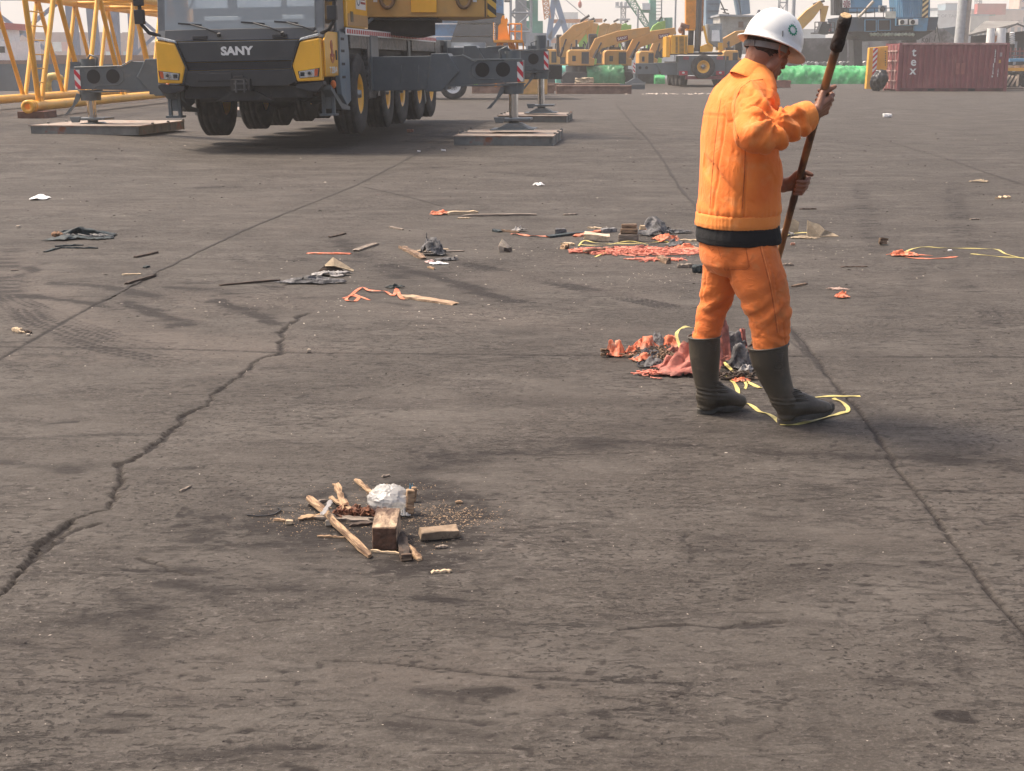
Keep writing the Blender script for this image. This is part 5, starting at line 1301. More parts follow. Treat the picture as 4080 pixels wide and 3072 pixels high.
def ribbon(name, label, cat, pxs, w_, m, group=None, **kw):
    pts = [G2(p[0], p[1], 0)+Vector((0,0,p[2] if len(p) > 2 else .001)) for p in pxs]; o0 = pts[0].copy(); DN[0] += 1; w_ *= (.36 if o0.y > 8 else .9)
    if o0.y > 8: pts = [Vector((p.x, p.y, .001+(p.z-.001)*.35)) for p in pts]; kw['twist'] = kw.get('twist',0)*.5

    o = ribbon_mb([p-o0 for p in pts], w_, seed=DN[0], **kw).obj(name, m); o.location = o0; return tag(o, label, cat, group)
def tangle(name, label, cat, px, rx, ry, h, m, n=60, r=.003, seed=0, group=None, ln=.18):
    rng = random.Random(seed); mb = MB(); c = G2(*px)
    for i in range(n):
        a = rng.uniform(0, 6.28); rr = math.sqrt(rng.random()); x, y = rx*rr*math.cos(a), ry*rr*math.sin(a); hh = h*(1-rr*rr)
        d = rng.uniform(0, 6.28); pts = []
        for k in range(7):
            pts.append((x, y, .004+hh*(.35+.65*rng.random()))); d += rng.uniform(-1.1, 1.1); x += ln/6*math.cos(d); y += ln/6*math.sin(d)*.8
        q = [Vector(p) for p in pts]; s_ = []
        for k in range(len(q)-1): s_ += [q[k], q[k].lerp(q[k+1], .5)]
        s_.append(q[-1]); mb.tube(s_, r*rng.uniform(.6,1.3), 4)
    o = mb.obj(name, m); o.location = (c.x, c.y, 0); return tag(o, label, cat, group)

# ---- foreground heap ------------------------------------------------
# big offcut of a square post, its end face darker than the rest
c = G2(831, 1189); t = thing('timber_block', 'square timber offcut with dark brown end standing in the nearest heap', 'wood block', (c.x+.0, c.y, 0))
bm = bmesh.new(); bmesh.ops.create_cube(bm, size=1.0); bmesh.ops.subdivide_edges(bm, edges=bm.edges[:], cuts=7, use_grid_fill=True)
for v in bm.verts: v.co = Vector((v.co.x*.078, (v.co.y+.5)*.155, (v.co.z+.5)*.078+(v.co.y+.5)*.012))
me = bpy.data.meshes.new('timber'); bm.to_mesh(me); bm.free(); displace(me, lambda co, no: .0022*fbm(co[:,0]*40,co[:,1]*14,co[:,2]*40,3))
BURN = mat('burnt_timber', (.52,.38,.25), .85, var=.3, scale=14, col2=(.10,.06,.04), thr=(.40,.56), stretch=(1,.35,1), dirt=((.055,.032,.022), 18, .45, .62), bump=.8, bscale=70)
ENDG = mat('dark_end_grain', (.115,.058,.034), .8, var=.4, scale=30, dirt=((.30,.17,.09), 34, .60, .72), bump=.9, bscale=60)
o = mkobj('post_body', me, BURN, t, .003); 
m = MB().box((-.037,-.0035,.003),(.037,.001,.075)); jitter(m,.001,50); m.obj('end_face', ENDG, t, bevel=.002)
board('split_plank', 'longest pale splintered plank leaning across the nearest heap of debris', 'plank', (668,1078), (797,1203), .025, .013, WD_P, z0=.022, z1=.003, rough=.20, taper=.3)
board('wood_splinter', 'upright-looking split slat crossing behind the long plank of the nearest heap', 'wood scrap', (726,1046), (748,1108), .020, .010, WD_P, z0=.03, z1=.004, rough=.3, taper=-.3)
board('wood_splinter', 'thin stick pointing at the white bag from behind', 'wood scrap', (768,1038), (806,1070), .014, .010, WD_P, rough=.25)
board('wood_splinter', 'thin grey stick sticking out left of the long plank', 'wood scrap', (664,1092), (706,1082), .009, .008, WD_G, rough=.3)
board('wood_splinter', 'pale slat under the middle of the long plank', 'wood scrap', (712,1076), (760,1104), .016, .009, WD_P, z0=.012, rough=.3)
board('wood_splinter', 'brown broken board lying under the long plank at its left', 'wood scrap', (645,1122), (712,1116), .030, .008, WD_P, rough=.3, taper=-.1)
board('wood_splinter', 'grey thin board between the long plank and the timber block', 'wood scrap', (690,1119), (800,1126), .035, .010, WD_G, rough=.2)
board('wood_splinter', 'dark flat strip touching the left side of the timber block', 'wood scrap', (755,1136), (806,1131), .022, .008, WD_D, rough=.2)
board('wood_splinter', 'grey torn strip laid over the top of the long plank', 'wood scrap', (697,1112), (716,1080), .016, .003, CLOL, z0=.045, z1=.05, rough=.4)
board('wood_splinter', 'thin light stick below the middle of the long plank', 'wood scrap', (686,1159), (744,1163), .007, .006, WD_P, rough=.3)
board('wood_splinter', 'pale strip along the foot of the timber block', 'wood scrap', (800,1191), (868,1198), .008, .006, WD_Y, rough=.3)
board('wood_splinter', 'orange-brown stake pointing down right of the timber block', 'wood scrap', (872,1178), (906,1210), .017, .014, WD_P, rough=.25, taper=-.2)
board('wood_scrap', 'short dark chunk with light cut end beside the timber block', 'wood scrap', (864,1160), (876,1210), .030, .022, WD_D, rough=.15)
block('wood_scrap', 'end cut of a dark chunk lying in front of the timber block', 'wood scrap', (876,1213), (.032,.014,.022), WD_B, R(5))
block('wood_wedge', 'flat grey-brown wedge lying alone right of the nearest heap', 'wood wedge', (947,1166), (.125,.040,.030), mat('wedge_wood', (.37,.275,.185), .85, var=.3, scale=18, col2=(.20,.14,.09), dirt=((.10,.06,.04), 24, .56, .70), bump=.5, bscale=60), R(16), tilt=(R(14),0), jit=.006)
block('timber_block', 'small pale block leaning on the back of the white bag', 'wood block', (884,1115), (.030,.030,.085), WD_P, R(14), tilt=(R(-8),R(6)))
block('timber_block', 'pale sliver standing at the right edge of the white bag', 'wood block', (893,1086), (.018,.02,.05), WD_P, R(14), tilt=(R(-8),R(6)))
board('wood_chip', 'pale notched chip lying alone below the nearest heap', 'wood chip', (932,1238), (975,1235), .012, .007, WD_Y, rough=.35)
board('wood_chip', 'small grey chip right of the dark chunk', 'wood chip', (944,1184), (964,1182), .013, .007, WD_G, rough=.2)
board('wood_chip', 'square pale chip far left of the nearest heap', 'wood chip', (592,1124), (615,1126), .010, .008, WD_P, rough=.2)
block('pebble', 'round white stone left of the nearest heap', 'pebble', (622,1135), (.024,.016,.013), WD_Y, jit=.006, bev=.003)
block('pebble', 'pale brown stone touching the middle of the long plank', 'pebble', (712,1137), (.022,.018,.015), STONE, jit=.006, bev=.003)
board('wood_chip', 'tiny chip alone right of the white bag', 'wood chip', (985,1087), (999,1086), .010, .008, WD_P, rough=.2)
board('wood_chip', 'small stick at left between the ragged crack and the nearest heap', 'wood chip', (389,1063), (412,1052), .008, .006, WD_G, rough=.2)
board('wood_chip', 'tiny chip behind the white bag', 'wood chip', (826,1030), (842,1028), .010, .006, WD_G, rough=.3)
ribbon('wire', 'thin dark wire curling on the ground left of the nearest heap', 'wire', [(534,1115),(560,1117),(590,1114),(606,1104),(600,1100)], .004, mat('black_wire', (.02,.02,.02), .5), th=.004)
# rotten bark mound
m = MB(); rng = random.Random(5)
for i in range(150):
    x, y = rng.uniform(-.085,.085), rng.gauss(0,.018); z = rng.uniform(0,.022)*(1-abs(x)/.12); s_ = rng.uniform(.006,.016)
    M = Matrix.Translation((x,y,z+.003)) @ Euler((rng.uniform(0,6),rng.uniform(0,6),rng.uniform(0,6))).to_matrix().to_4x4(); m.box((-s_,-s_*.5,-s_*.2),(s_,s_*.5,s_*.2), M)
o = m.obj('rotten_bark', mat('red_brown_bark', (.17,.065,.032), .85, var=.5, scale=40, dirt=((.42,.25,.14), 40, .58, .7))); c = G2(778,1113); o.location = (c.x,c.y,0)
tag(o, 'crumbled red-brown bark between the long plank and the timber block', 'bark', kind='stuff')
# white plastic bag
def bag(name, label, px, rx, ry, h, m, seed, cat='plastic bag'):
    mb = MB().ell((0,0,0), (1,1,1), None, 96, 64); me = mb.mesh(name); co = getco(me); u = co.copy()
    r = 1+.16*fbm(u[:,0]*1.6+seed, u[:,1]*1.6, u[:,2]*1.6, 2)
    cz = fbm(u[:,0]*2.6+seed, u[:,1]*2.6+4, u[:,2]*2.6, 3); r += .07*(np.exp(-(cz/.03)**2)); cz = fbm(u[:,0]*2.2+seed, u[:,1]*2.2+9, u[:,2]*2.2, 4); r -= .10*np.abs(cz); cz = fbm(u[:,0]*3.4+seed, u[:,1]*3.4+9, u[:,2]*3.4, 1); r += .035*np.exp(-(cz/.05)**2)
    co = u*r[:,None]; co[:,2] = np.maximum(co[:,2], -.82); co *= np.array([rx, ry, h/1.85]); co[:,2] -= co[:,2].min()-.001
    me.vertices.foreach_set('co', co.ravel()); me.update(); o = mkobj(name, me, m); c = G2(*px); o.location = (c.x, c.y, 0); return tag(o, label, cat)
BAGM = glass_mat('thin_white_polythene', (.95,.94,.92), .56, .35, (.66,.65,.62)); BAGM.node_tree.nodes['Principled BSDF'].inputs['Coat Weight'].default_value = .2
BAGM.node_tree.nodes['Principled BSDF'].inputs['Subsurface Weight'].default_value = .0
bag('plastic_bag', 'puffed translucent white plastic bag sitting behind the timber block', (842,1106), .074, .065, .100, BAGM, 3)
sheet('plastic_scrap', 'loose tail of thin white film right of the timber block', 'plastic scrap', (874,1112), .030, .035, .02, BAGM, seed=4)
sheet('plastic_scrap', 'tiny blue scrap behind the right edge of the white bag', 'plastic scrap', (889,1068), .012, .012, .02, mat('blue_plastic', (.10,.30,.42), .4), seed=5)
# grit and sawdust round the heap and across the yard
def grit(name, label, spots, m, seed, smin, smax, cat):
    rng = random.Random(seed); mb = MB()
    for (px, py, sx_, sy_, n) in spots:
        c = G2(px, py)
        for i in range(n):
            x, y = c.x+rng.gauss(0, sx_), c.y+rng.gauss(0, sy_); s_ = rng.uniform(smin, smax)*rng.random()**.5; a = rng.uniform(0,6.28)
            l_ = s_*rng.uniform(1,2.8); ca, sa = math.cos(a), math.sin(a); hz = s_*rng.uniform(.35,.8)
            vs = [(x+l_*ca, y+l_*sa, .0), (x-s_*sa, y+s_*ca, .0), (x-l_*ca, y-l_*sa, .0), (x+s_*sa, y-s_*ca, .0), (x+rng.uniform(-.3,.3)*s_, y, hz)]
            mb.add(vs, [(0,1,4),(1,2,4),(2,3,4),(3,0,4)])
    return tag(mb.obj(name, m), label, cat, kind='stuff')
grit('sawdust', 'pale sawdust and splinters scattered round the nearest heap', [(960,1110,.09,.07,700),(860,1150,.13,.10,500),(700,1110,.13,.10,420),(860,1060,.12,.06,260),(1010,1120,.08,.05,260),(640,1130,.08,.06,160)], mat('sawdust', (.42,.29,.18), .9, var=.4, scale=60), 11, .0008, .0026, 'sawdust')
def field(name, label, m, n, smin, smax, seed, cat, y0=2.4, y1=30):
    rng = random.Random(seed); mb = MB()
    for i in range(n):
        y = y0*(y1/y0)**(rng.random()**1.0); x = rng.uniform(-.42,.42)*y; k = (y/4)**.75; s_ = rng.uniform(smin, smax)*k*rng.random(); a = rng.uniform(0,6.28); l_ = s_*rng.uniform(1,2.4); ca, sa = math.cos(a), math.sin(a); z0 = gz(x,y)
        vs = [(x+l_*ca, y+l_*sa, z0), (x-s_*sa, y+s_*ca, z0), (x-l_*ca, y-l_*sa, z0), (x+s_*sa, y-s_*ca, z0), (x, y, z0+s_*rng.uniform(.3,.9))]
        mb.add(vs, [(0,1,4),(1,2,4),(2,3,4),(3,0,4)])
    return tag(mb.obj(name, m), label, cat, kind='stuff')
field('white_grit', 'tiny pale stones and chips strewn over the whole yard', mat('pale_grit', (.46,.40,.33), .9, var=.3, scale=30), 900, .0008, .0036, 21, 'grit')
field('dark_grit', 'small dark crumbs of asphalt strewn over the whole yard', mat('dark_grit', (.035,.028,.024), .9, var=.4, scale=30), 2600, .0012, .006, 22, 'grit')
grit('dusty_rubble', 'pale rubble and chips scattered among the far scraps', [(1350,540,.6,.35,120),(1000,560,.5,.3,50),(700,600,.5,.3,40),(590,655,.5,.16,60),(1480,200,.0,.0,0),(900,680,.6,.25,60),(1700,540,.5,.3,110),(1450,600,.4,.25,120)], mat('pale_grit', (.46,.40,.33)), 12, .002, .007, 'rubble')

# ---- mid-left heaps -------------------------------------------------
W1_ = thing('folded_carton', 'brown tent-shaped carton piece standing in the scraps left of centre', 'cardboard', at0(G2(720,590)))
m = MB(); m.add([(-.19,.0,.02),(.16,-.06,.015),(-.02,.03,.17),(-.03,.22,.02)], [(0,1,2),(1,3,2),(3,0,2)]); m.v=[tuple(.60*q for q in v) for v in m.v]; m.obj('dark_side', WD_D, W1_)
m = MB(); m.add([(-.10,.01,.09),(.0,.03,.185),(.25,.0,.03),(.24,-.03,.02),(.02,-.05,.09),(-.09,-.03,.08)], [(0,1,2,4),(2,3,4),(0,4,5)]); m.v=[tuple(.60*q for q in v) for v in m.v]; o = m.obj('pale_side', CARD, W1_); q = o.modifiers.new('s','SOLIDIFY'); q.thickness = .008
sheet('plastic_sheet', 'crumpled grey sheet at the foot of the brown carton', 'plastic sheet', (715,596), .24, .13, .05, CLOL, seed=8, edge=.3)
sheet('plastic_sheet', 'long ragged grey sheet lying in front of the brown carton', 'plastic sheet', (672,612), .40, .10, .06, CLO, seed=9, edge=.35)
board('wood_strip', 'long dark slat running left from the ragged grey sheet', 'wood strip', (476,617), (602,606), .05, .02, WD_D, rough=.1)
board('orange_batten', 'straight orange-painted slat behind the brown carton', 'wood strip', (664,548), (756,549), .07, .015, TARP, rough=.15)
board('wood_strip', 'grey-brown board lying diagonally behind the brown carton', 'wood strip', (768,543), (815,527), .09, .025, WD_G, rough=.08)
board('wood_strip', 'short bent dark strip behind and left of that diagonal board', 'wood strip', (713,513), (747,505), .05, .02, WD_D, rough=.3)
board('wood_strip', 'dark stick at left just beyond the long joint line', 'wood strip', (291,557), (341,546), .055, .025, WD_D, rough=.12)
board('wood_strip', 'dark stick lying across the joint line at left', 'wood strip', (274,614), (337,596), .045, .025, WD_D, rough=.12)
board('pale_stick', 'pale stick beside the dark stick on the joint line', 'stick', (265,594), (304,593), .035, .014, WD_Y, rough=.2)
board('pale_stick', 'tiny light stick at the left edge by the wheel arcs', 'stick', (24,585), (40,584), .02, .012, WD_G, rough=.2)
board('pale_stick', 'pale splinter at the far left below the wheel arcs', 'stick', (29,713), (47,719), .03, .02, WD_Y, rough=.3)
board('wood_strip', 'short dark splinter beside the pale one at far left', 'wood strip', (53,716), (68,720), .02, .015, WD_D, rough=.3)
block('pebble', 'round stone below the pale splinter at far left', 'pebble', (60,726), (.022,.02,.018), STONE, jit=.005)
block('pebble', 'white pebble beyond the ragged crack near its upper end', 'pebble', (668,761), (.022,.018,.016), STONE, jit=.005)
board('wood_strip', 'tiny black peg by the joint line at left', 'wood strip', (311,579), (321,577), .04, .02, CLOD, rough=.2)
ribbon('orange_strap', 'torn orange webbing strap looping beside a pale plank', 'strap', [(741,645),(762,640),(775,644),(765,652),(748,648),(764,634),(782,624,.02),(800,632,.03),(830,632,.02),(850,640,.01),(857,630,.05),(866,646,.02),(880,648)], .06, TARP, twist=.5)
ribbon('orange_strap', 'short frayed end of orange strap lying nearest to the camera', 'strap', [(765,636),(785,644),(798,649)], .045, TARP, twist=.2)
board('split_plank', 'flat pale plank lying under the end of the orange strap', 'plank', (866,640), (982,658), .13, .022, mat('plank_wood', (.47,.33,.21), .85, var=.3, scale=14, col2=(.24,.155,.095), dirt=((.11,.08,.06), 10, .56, .7), bump=.5, bscale=50), rough=.12)
sheet('plastic_sheet', 'small dark film scrap just behind the orange strap', 'plastic sheet', (853,622), .12, .05, .03, CLOD, seed=10)
# grey bundle with sticks
board('split_plank', 'brown split plank pointing right under the grey bundle', 'plank', (868,536), (915,560), .09, .04, WD_B, rough=.25)
board('pale_stick', 'pale lath behind the grey bundle pointing right', 'stick', (905,546), (1001,543), .05, .015, WD_G, rough=.2)
board('pale_stick', 'second thin lath crossing behind the grey bundle', 'stick', (880,544), (968,539), .05, .012, WD_Y, rough=.2)
sheet('grey_rag', 'lumpy grey rag bundle right of the brown carton', 'rag', (935,551), .20, .17, .10, CLO, seed=12, peak=(0,.1,.09), edge=.3)
sheet('grey_rag', 'flat tail of grey rag trailing toward the tyre track', 'rag', (968,562), .17, .07, .03, CLO, seed=13)
sheet('white_film', 'pink and white film scrap in front of the grey bundle', 'plastic scrap', (946,571), .13, .06, .02, WPL, seed=14)
sheet('pink_film', 'pink scrap beside the white film', 'plastic scrap', (928,567), .07, .06, .02, mat('pale_pink', (.62,.42,.38), .6), seed=15)
board('pale_stick', 'small wedge below the white film', 'stick', (925,578), (938,582), .03, .02, WD_P, rough=.3)
board('pale_stick', 'thin light splinter behind and right of the brown carton', 'stick', (842,491), (870,497), .05, .02, WD_G, rough=.2)
# pointed stone block
c = G2(1090,545); t = thing('pointed_stone', 'pale pointed stone block with a dark face standing alone near the centre', 'stone', at0(c), R(12))
m = MB(); m.add([(-.10,0,0),(.09,-.03,0),(.15,.10,0),(-.05,.15,0),(-.105,.0,.12),(.05,-.03,.07),(.14,.10,.07),(-.055,.13,.12),(-.03,.05,.23)], [(0,1,5,4),(1,2,6,5),(2,3,7,6),(3,0,4,7),(4,5,8),(5,6,8),(6,7,8),(7,4,8)]); jitter(m,.006,20); m.v=[tuple(.47*q for q in v) for v in m.v]; m.obj('stone_body', STONE, t, bevel=.004)
m = MB(); m.add([(-.02,-.024,.02),(.088,-.040,.005),(.15,.09,.01),(.142,.09,.075),(.05,-.036,.075),(-.01,-.03,.085)], [(0,1,4,5),(1,2,3,4)]); m.v=[tuple(.47*q for q in v) for v in m.v]; o = m.obj('dark_face', WD_D, t); q = o.modifiers.new('s','SOLIDIFY'); q.thickness = .004
# far plank with orange cloth
board('split_plank', 'long thin grey lath lying farthest back at centre', 'plank', (1000,467), (1160,465), .10, .03, WD_G, rough=.1)
sheet('orange_scrap', 'orange cloth scrap at the left end of the far grey lath', 'cloth scrap', (950,464), .25, .12, .05, TARP, seed=17)
board('split_plank', 'pale board under the orange cloth at the far lath', 'plank', (965,464), (1030,462), .09, .05, WD_Y, rough=.2)
board('pale_stick', 'pale splinter just in front of the far grey lath', 'stick', (988,473), (1016,472), .05, .02, WD_Y, rough=.2)

# ---- right-hand scatter ---------------------------------------------
board('wood_strip', 'long black strip leading left from the cut pale slab', 'wood strip', (1185,513), (1300,500), .12, .03, CLOD, rough=.15)
ribbon('orange_strap', 'orange strip trailing left from the black strip', 'strap', [(1105,506),(1120,508,.02),(1140,510),(1165,512,.02),(1195,513)], .10, TARP, twist=.4)
board('wood_strip', 'tiny black scrap left of the orange strip', 'wood strip', (1064,499), (1080,502), .07, .03, CLOD, rough=.3)
board('brown_lath', 'thin brown lath behind the orange strip', 'wood strip', (1080,500), (1120,503), .04, .03, WD_B, rough=.2)
sheet('plastic_sheet', 'small silvery film piece behind the orange strip', 'plastic sheet', (1122,500), .12, .08, .06, CLOL, seed=20)
block('brown_chunk', 'little brown rag lump behind the middle of the black strip', 'rag', (1210,508), (.16,.10,.08), CLO, R(10), jit=.02)
block('timber_block', 'pale slab with a slanted bright end beyond the yellow straps', 'wood block', (1290,522), (.36,.16,.08), mat('bright_cut_wood', (.62,.50,.36), .8, var=.2, scale=10, dirt=((.25,.17,.10), 9, .55, .7)), R(-8), tilt=(R(8),R(3)), jit=.02, bev=.01)
board('split_plank', 'orange-edged flat board behind the pale slab', 'plank', (1245,512), (1300,500), .10, .03, TARP, rough=.2)
c = G2(1357,523); t = thing('timber_stack', 'square brown timber offcut standing upright beyond the pink net', 'wood block', at0(c), R(-6))
m = MB().box((-.085,0,0),(.085,.10,.065)); jitter(m,.008,18); m.obj('lower_piece', WD_G, t, bevel=.008)
m = MB().box((-.072,.01,.067),(.078,.09,.11)); jitter(m,.008,18); m.obj('middle_piece', WD_B, t, bevel=.008)
m = MB().box((-.06,.02,.112),(.07,.09,.15)); jitter(m,.008,18); m.obj('top_piece', WD_B, t, bevel=.008)
board('wood_strip', 'small hollow metal channel scrap left of the upright timber offcut', 'wood strip', (1298,503), (1330,500), .07, .06, CLOL, rough=.1)
sheet('dark_cloth', 'bunched dark grey cloth right of the upright timber offcut', 'cloth', (1420,508), .30, .17, .10, CLO, seed=23, peak=(-.3,.1,.08), edge=.3)
sheet('dark_cloth', 'flat tongue of grey cloth pointing toward the worker', 'cloth', (1463,504), .22, .09, .05, CLO, seed=24)
block('pebble', 'pale chunk on the left end of the bunched dark cloth', 'stone', (1388,497), (.08,.05,.05), WD_Y, jit=.02, z=.1, z_ref=.1)
tangle('pink_net', 'big tangle of salmon pink net and strings on the ground', 'net', (1385,545), .46, .17, .035, PINK, 330, .0038, 31, ln=.18)
tangle('pink_net', 'small tuft of pink strings at the left end of the yellow straps', 'net', (1262,545), .07, .07, .03, PINK, 50, .0055, 32, ln=.12)
tangle('pink_net', 'loose lower fringe of the pink tangle below its right half', 'net', (1425,562), .17, .05, .015, PINK, 80, .0035, 33, ln=.14)
sheet('orange_scrap', 'orange-red cloth patch behind the right end of the pink net', 'cloth scrap', (1436,522), .22, .12, .08, TARP, seed=34, edge=.2)
sheet('orange_scrap', 'orange and cream sacking patch just behind the worker', 'cloth scrap', (1478,541), .26, .10, .05, TARP, seed=35, edge=.25)
sheet('orange_scrap', 'dirty orange patch inside the pink tangle', 'cloth scrap', (1380,545), .20, .10, .05, TARP2, seed=36)
ribbon('yellow_strap', 'yellow plastic strap stretched along the back of the pink net', 'strap', [(1250,532),(1262,523,.03),(1290,528,.03),(1340,530,.03),(1400,528,.03),(1430,524,.02),(1460,527)], .045, YSTR, twist=.3)
ribbon('yellow_strap', 'second yellow strap folded back under the first', 'strap', [(1252,528),(1270,533,.03),(1310,533,.04),(1360,526,.05),(1400,531,.02)], .04, YSTR, twist=.3)
ribbon('yellow_strap', 'olive yellow strap slanting out of the pink net at left', 'strap', [(1285,556),(1310,548,.03),(1345,541,.04),(1390,535,.04)], .045, YSTR, twist=.2)
board('wood_strip', 'brown stick across the left end of the yellow straps', 'wood strip', (1262,544), (1330,537), .05, .03, WD_B, z0=.02, rough=.2)
board('split_plank', 'short hollow log piece at the lower edge of the pink net', 'plank', (1420,560), (1444,570), .09, .06, WD_B, rough=.2)
sheet('grey_rag', 'grey rag pad between the orange patch and the worker', 'rag', (1465,531), .18, .10, .05, CLO, seed=38)
board('pale_stick', 'pale bent lath lying behind the grey rag pad', 'stick', (1452,519), (1505,521), .07, .02, WD_Y, rough=.3)
board('pale_stick', 'flat pale slat left of the yellow strap ends', 'stick', (1215,528), (1240,530), .07, .03, WD_Y, rough=.15)
board('pale_stick', 'small pale chunk below the flat slat', 'stick', (1214,538), (1226,536), .06, .05, WD_P, rough=.3)
board('wood_scrap', 'rotten grey wood lump lying alone below the grey rag pad', 'wood scrap', (1462,578), (1497,577), .08, .045, WD_G, rough=.3)
block('black_chunk', 'black charred lump beside the worker behind his rear leg', 'charred lump', (1508,590), (.10,.10,.08), CLOD, jit=.03)
board('pale_stick', 'thin chip beyond the dark strip at centre right', 'stick', (1218,465), (1246,464), .06, .02, WD_G, rough=.2)
board('pale_stick', 'thin chip behind the timber offcut', 'stick', (1270,493), (1300,494), .06, .02, WD_Y, rough=.3)
# behind and right of the man
def flap(name, label, px, prof, m, rz=0, th=.008):
    c = G2(*px); mb = MB()
    for pr in prof: mb.add([Vector(v) for v in pr], [tuple(range(len(pr)))])
    jitter(mb, .008, 20, DN[0]); mb.v = [tuple(.62*q for q in v) for v in mb.v]; o = mb.obj(name, m); q = o.modifiers.new('s','SOLIDIFY'); q.thickness = th; o.location = (c.x, c.y, 0); o.rotation_euler = (0,0,rz); return tag(o, label, 'cardboard')
flap('torn_carton', 'upright torn tan cardboard flap right of the pole', (1768,512), [[(-.17,0,.01),(.02,-.02,.01),(.10,.03,.10),(.02,.06,.17),(-.10,.05,.20),(-.16,.04,.23)], [(.02,-.02,.01),(.30,.05,.006),(.22,.08,.05),(.10,.03,.10)]], CARD)
sheet('torn_carton', 'flat tan cardboard sheet lying in front of the torn flap', 'cardboard', (1737,515), .22, .10, .025, CARD, seed=42, edge=.2, flat=True)
flap('torn_carton', 'grey-tan carton piece standing just behind the pole', (1712,504), [[(-.12,0,.01),(.08,.02,.01),(.10,.06,.16),(.02,.07,.20),(-.08,.04,.15)]], CARD)
sheet('grey_rag', 'dark blue-grey rag at the foot of the carton behind the pole', 'rag', (1694,509), .15, .09, .06, CLOL, seed=44)
ribbon('yellow_strap', 'cream yellow strap from the pole to the cardboard flap', 'strap', [(1678,520),(1700,511,.03),(1725,508,.05),(1755,507,.05)], .06, YSTR, twist=.2)
block('brick_bit', 'small red and white brick bit right of the pole', 'brick piece', (1713,530), (.06,.03,.03), mat('brick_red', (.42,.20,.13), .9), jit=.006)
block('brown_chunk', 'brown knotted lump alone right of the worker', 'debris lump', (1908,530), (.10,.09,.08), WD_B, jit=.03)
sheet('orange_scrap', 'flattened orange sleeve of sacking lying right of the worker', 'cloth scrap', (1953,553), .20, .10, .05, TARP, seed=46, edge=.3)
ribbon('orange_strap', 'long flat orange tail running right from the flattened sleeve', 'strap', [(1955,556),(1985,559),(2020,559),(2052,557),(2066,555)], .09, TARP, twist=.2)
ribbon('orange_strap', 'upper thin orange tail of the flattened sleeve', 'strap', [(1960,550),(1990,552,.01),(2015,553)], .06, TARP, twist=.2)
ribbon('yellow_strap', 'long yellow strap waving to the right edge of the photo', 'strap', [(1952,547),(1972,538),(2000,534),(2030,536),(2080,537),(2130,538),(2155,540),(2175,550),(2215,559),(2260,562)], .05, YSTR, twist=.25)
ribbon('yellow_strap', 'lower branch of the long yellow strap at the right edge', 'strap', [(2097,549),(2130,552),(2170,556),(2215,558),(2255,566)], .05, YSTR, twist=.25)
sheet('orange_scrap', 'small folded bright orange scrap right of his knee', 'cloth scrap', (1820,643), .085, .07, .035, TARP, seed=48, edge=.2, flat=True)
sheet('orange_scrap', 'thin faded pink scrap just beyond the bright folded one', 'cloth scrap', (1808,626), .13, .04, .02, mat('faded_pink', (.46,.32,.26), .8), seed=49)
board('wood_strip', 'dark flat stick right of his thigh', 'wood strip', (1712,620), (1742,614), .03, .02, WD_B, rough=.15)
board('wood_strip', 'long thin dark splinter on the ground right of the worker', 'wood strip', (1815,577), (1872,576), .05, .01, WD_D, rough=.3)
board('pale_stick', 'small pale slat touching his thigh outline from behind', 'stick', (1690,574), (1712,574), .05, .03, WD_G, rough=.2)
sheet('grey_scrap', 'small cream scrap far right near the container', 'scrap', (2117,394), .22, .10, .05, CARD, seed=51)
board('pale_stick', 'pale forked chip at far right', 'stick', (2155,430), (2183,429), .09, .04, WD_Y, rough=.4)
board('pale_stick', 'small light chip at the right edge above the yellow strap', 'stick', (2096,475), (2114,474), .05, .02, WD_G, rough=.2)
board('wood_strip', 'dark flat slat right of the pole just above the cardboard', 'wood strip', (1728,452), (1762,452), .06, .02, WD_D, rough=.2)
block('white_chip', 'white bottle cap on the yellow strap at right', 'bottle cap', (2053,543), (.05,.04,.02), WPL, jit=.003)
# left
sheet('white_sheet', 'flat white plastic sheet lying alone at far left', 'plastic sheet', (86,430), .19, .30, .05, WPL, seed=60, edge=.12)
t = thing('black_bag', 'torn black bag spilling rubbish on the ground at far left', 'rubbish bag', at0(G2(170,512)))
o = sheet_mb(.28,.30,.03,61,peak=(.0,.25,.035),edge=.4).obj('bag_film', CLOD, t); q = o.modifiers.new('s','SOLIDIFY'); q.thickness = .003
m = MB(); rng = random.Random(9)
for i in range(26): m.ell((rng.uniform(-.19,-.10),rng.uniform(-.10,-.04),rng.uniform(.02,.05)), (rng.uniform(.008,.02),)*3, None, 7, 5)
m.obj('spilled_food', mat('brown_scraps', (.36,.20,.11), .8, var=.5, scale=20), t)
m = MB()
for i in range(16): x = rng.uniform(-.1,.26); m.tube([(x,-.12,.015),(x+rng.uniform(-.05,.05),-.10,.04),(x+rng.uniform(-.05,.1),-.12,.02)], .004, 4)
m.obj('shreds', CLOL, t)
board('wood_strip', 'black branch lying below the torn black bag, upper one', 'branch', (120,533), (180,530), .03, .02, CLOD, rough=.3)
board('wood_strip', 'longest black branch below the torn black bag', 'branch', (130,536), (210,537), .025, .02, CLOD, rough=.3)
board('wood_strip', 'bent black branch end at the left below the black bag', 'branch', (97,545), (130,536), .03, .02, CLOD, rough=.3)
block('pebble', 'pair of pale pebbles left of the black bag', 'pebble', (38,493), (.07,.04,.04), STONE, jit=.015)
sheet('white_sheet', 'small white cup lid lying on bare ground at centre', 'plastic scrap', (1164,401), .12, .12, .04, WPL, seed=64)
board('pale_stick', 'pink and white rag strip before the left outrigger mat', 'rag', (160,286), (215,286), .14, .04, mat('pale_pink', (.62,.42,.38)), rough=.3)
board('pale_stick', 'small white strip below the pink rag before the left mat', 'rag', (203,289), (228,288), .12, .03, WPL, rough=.3)
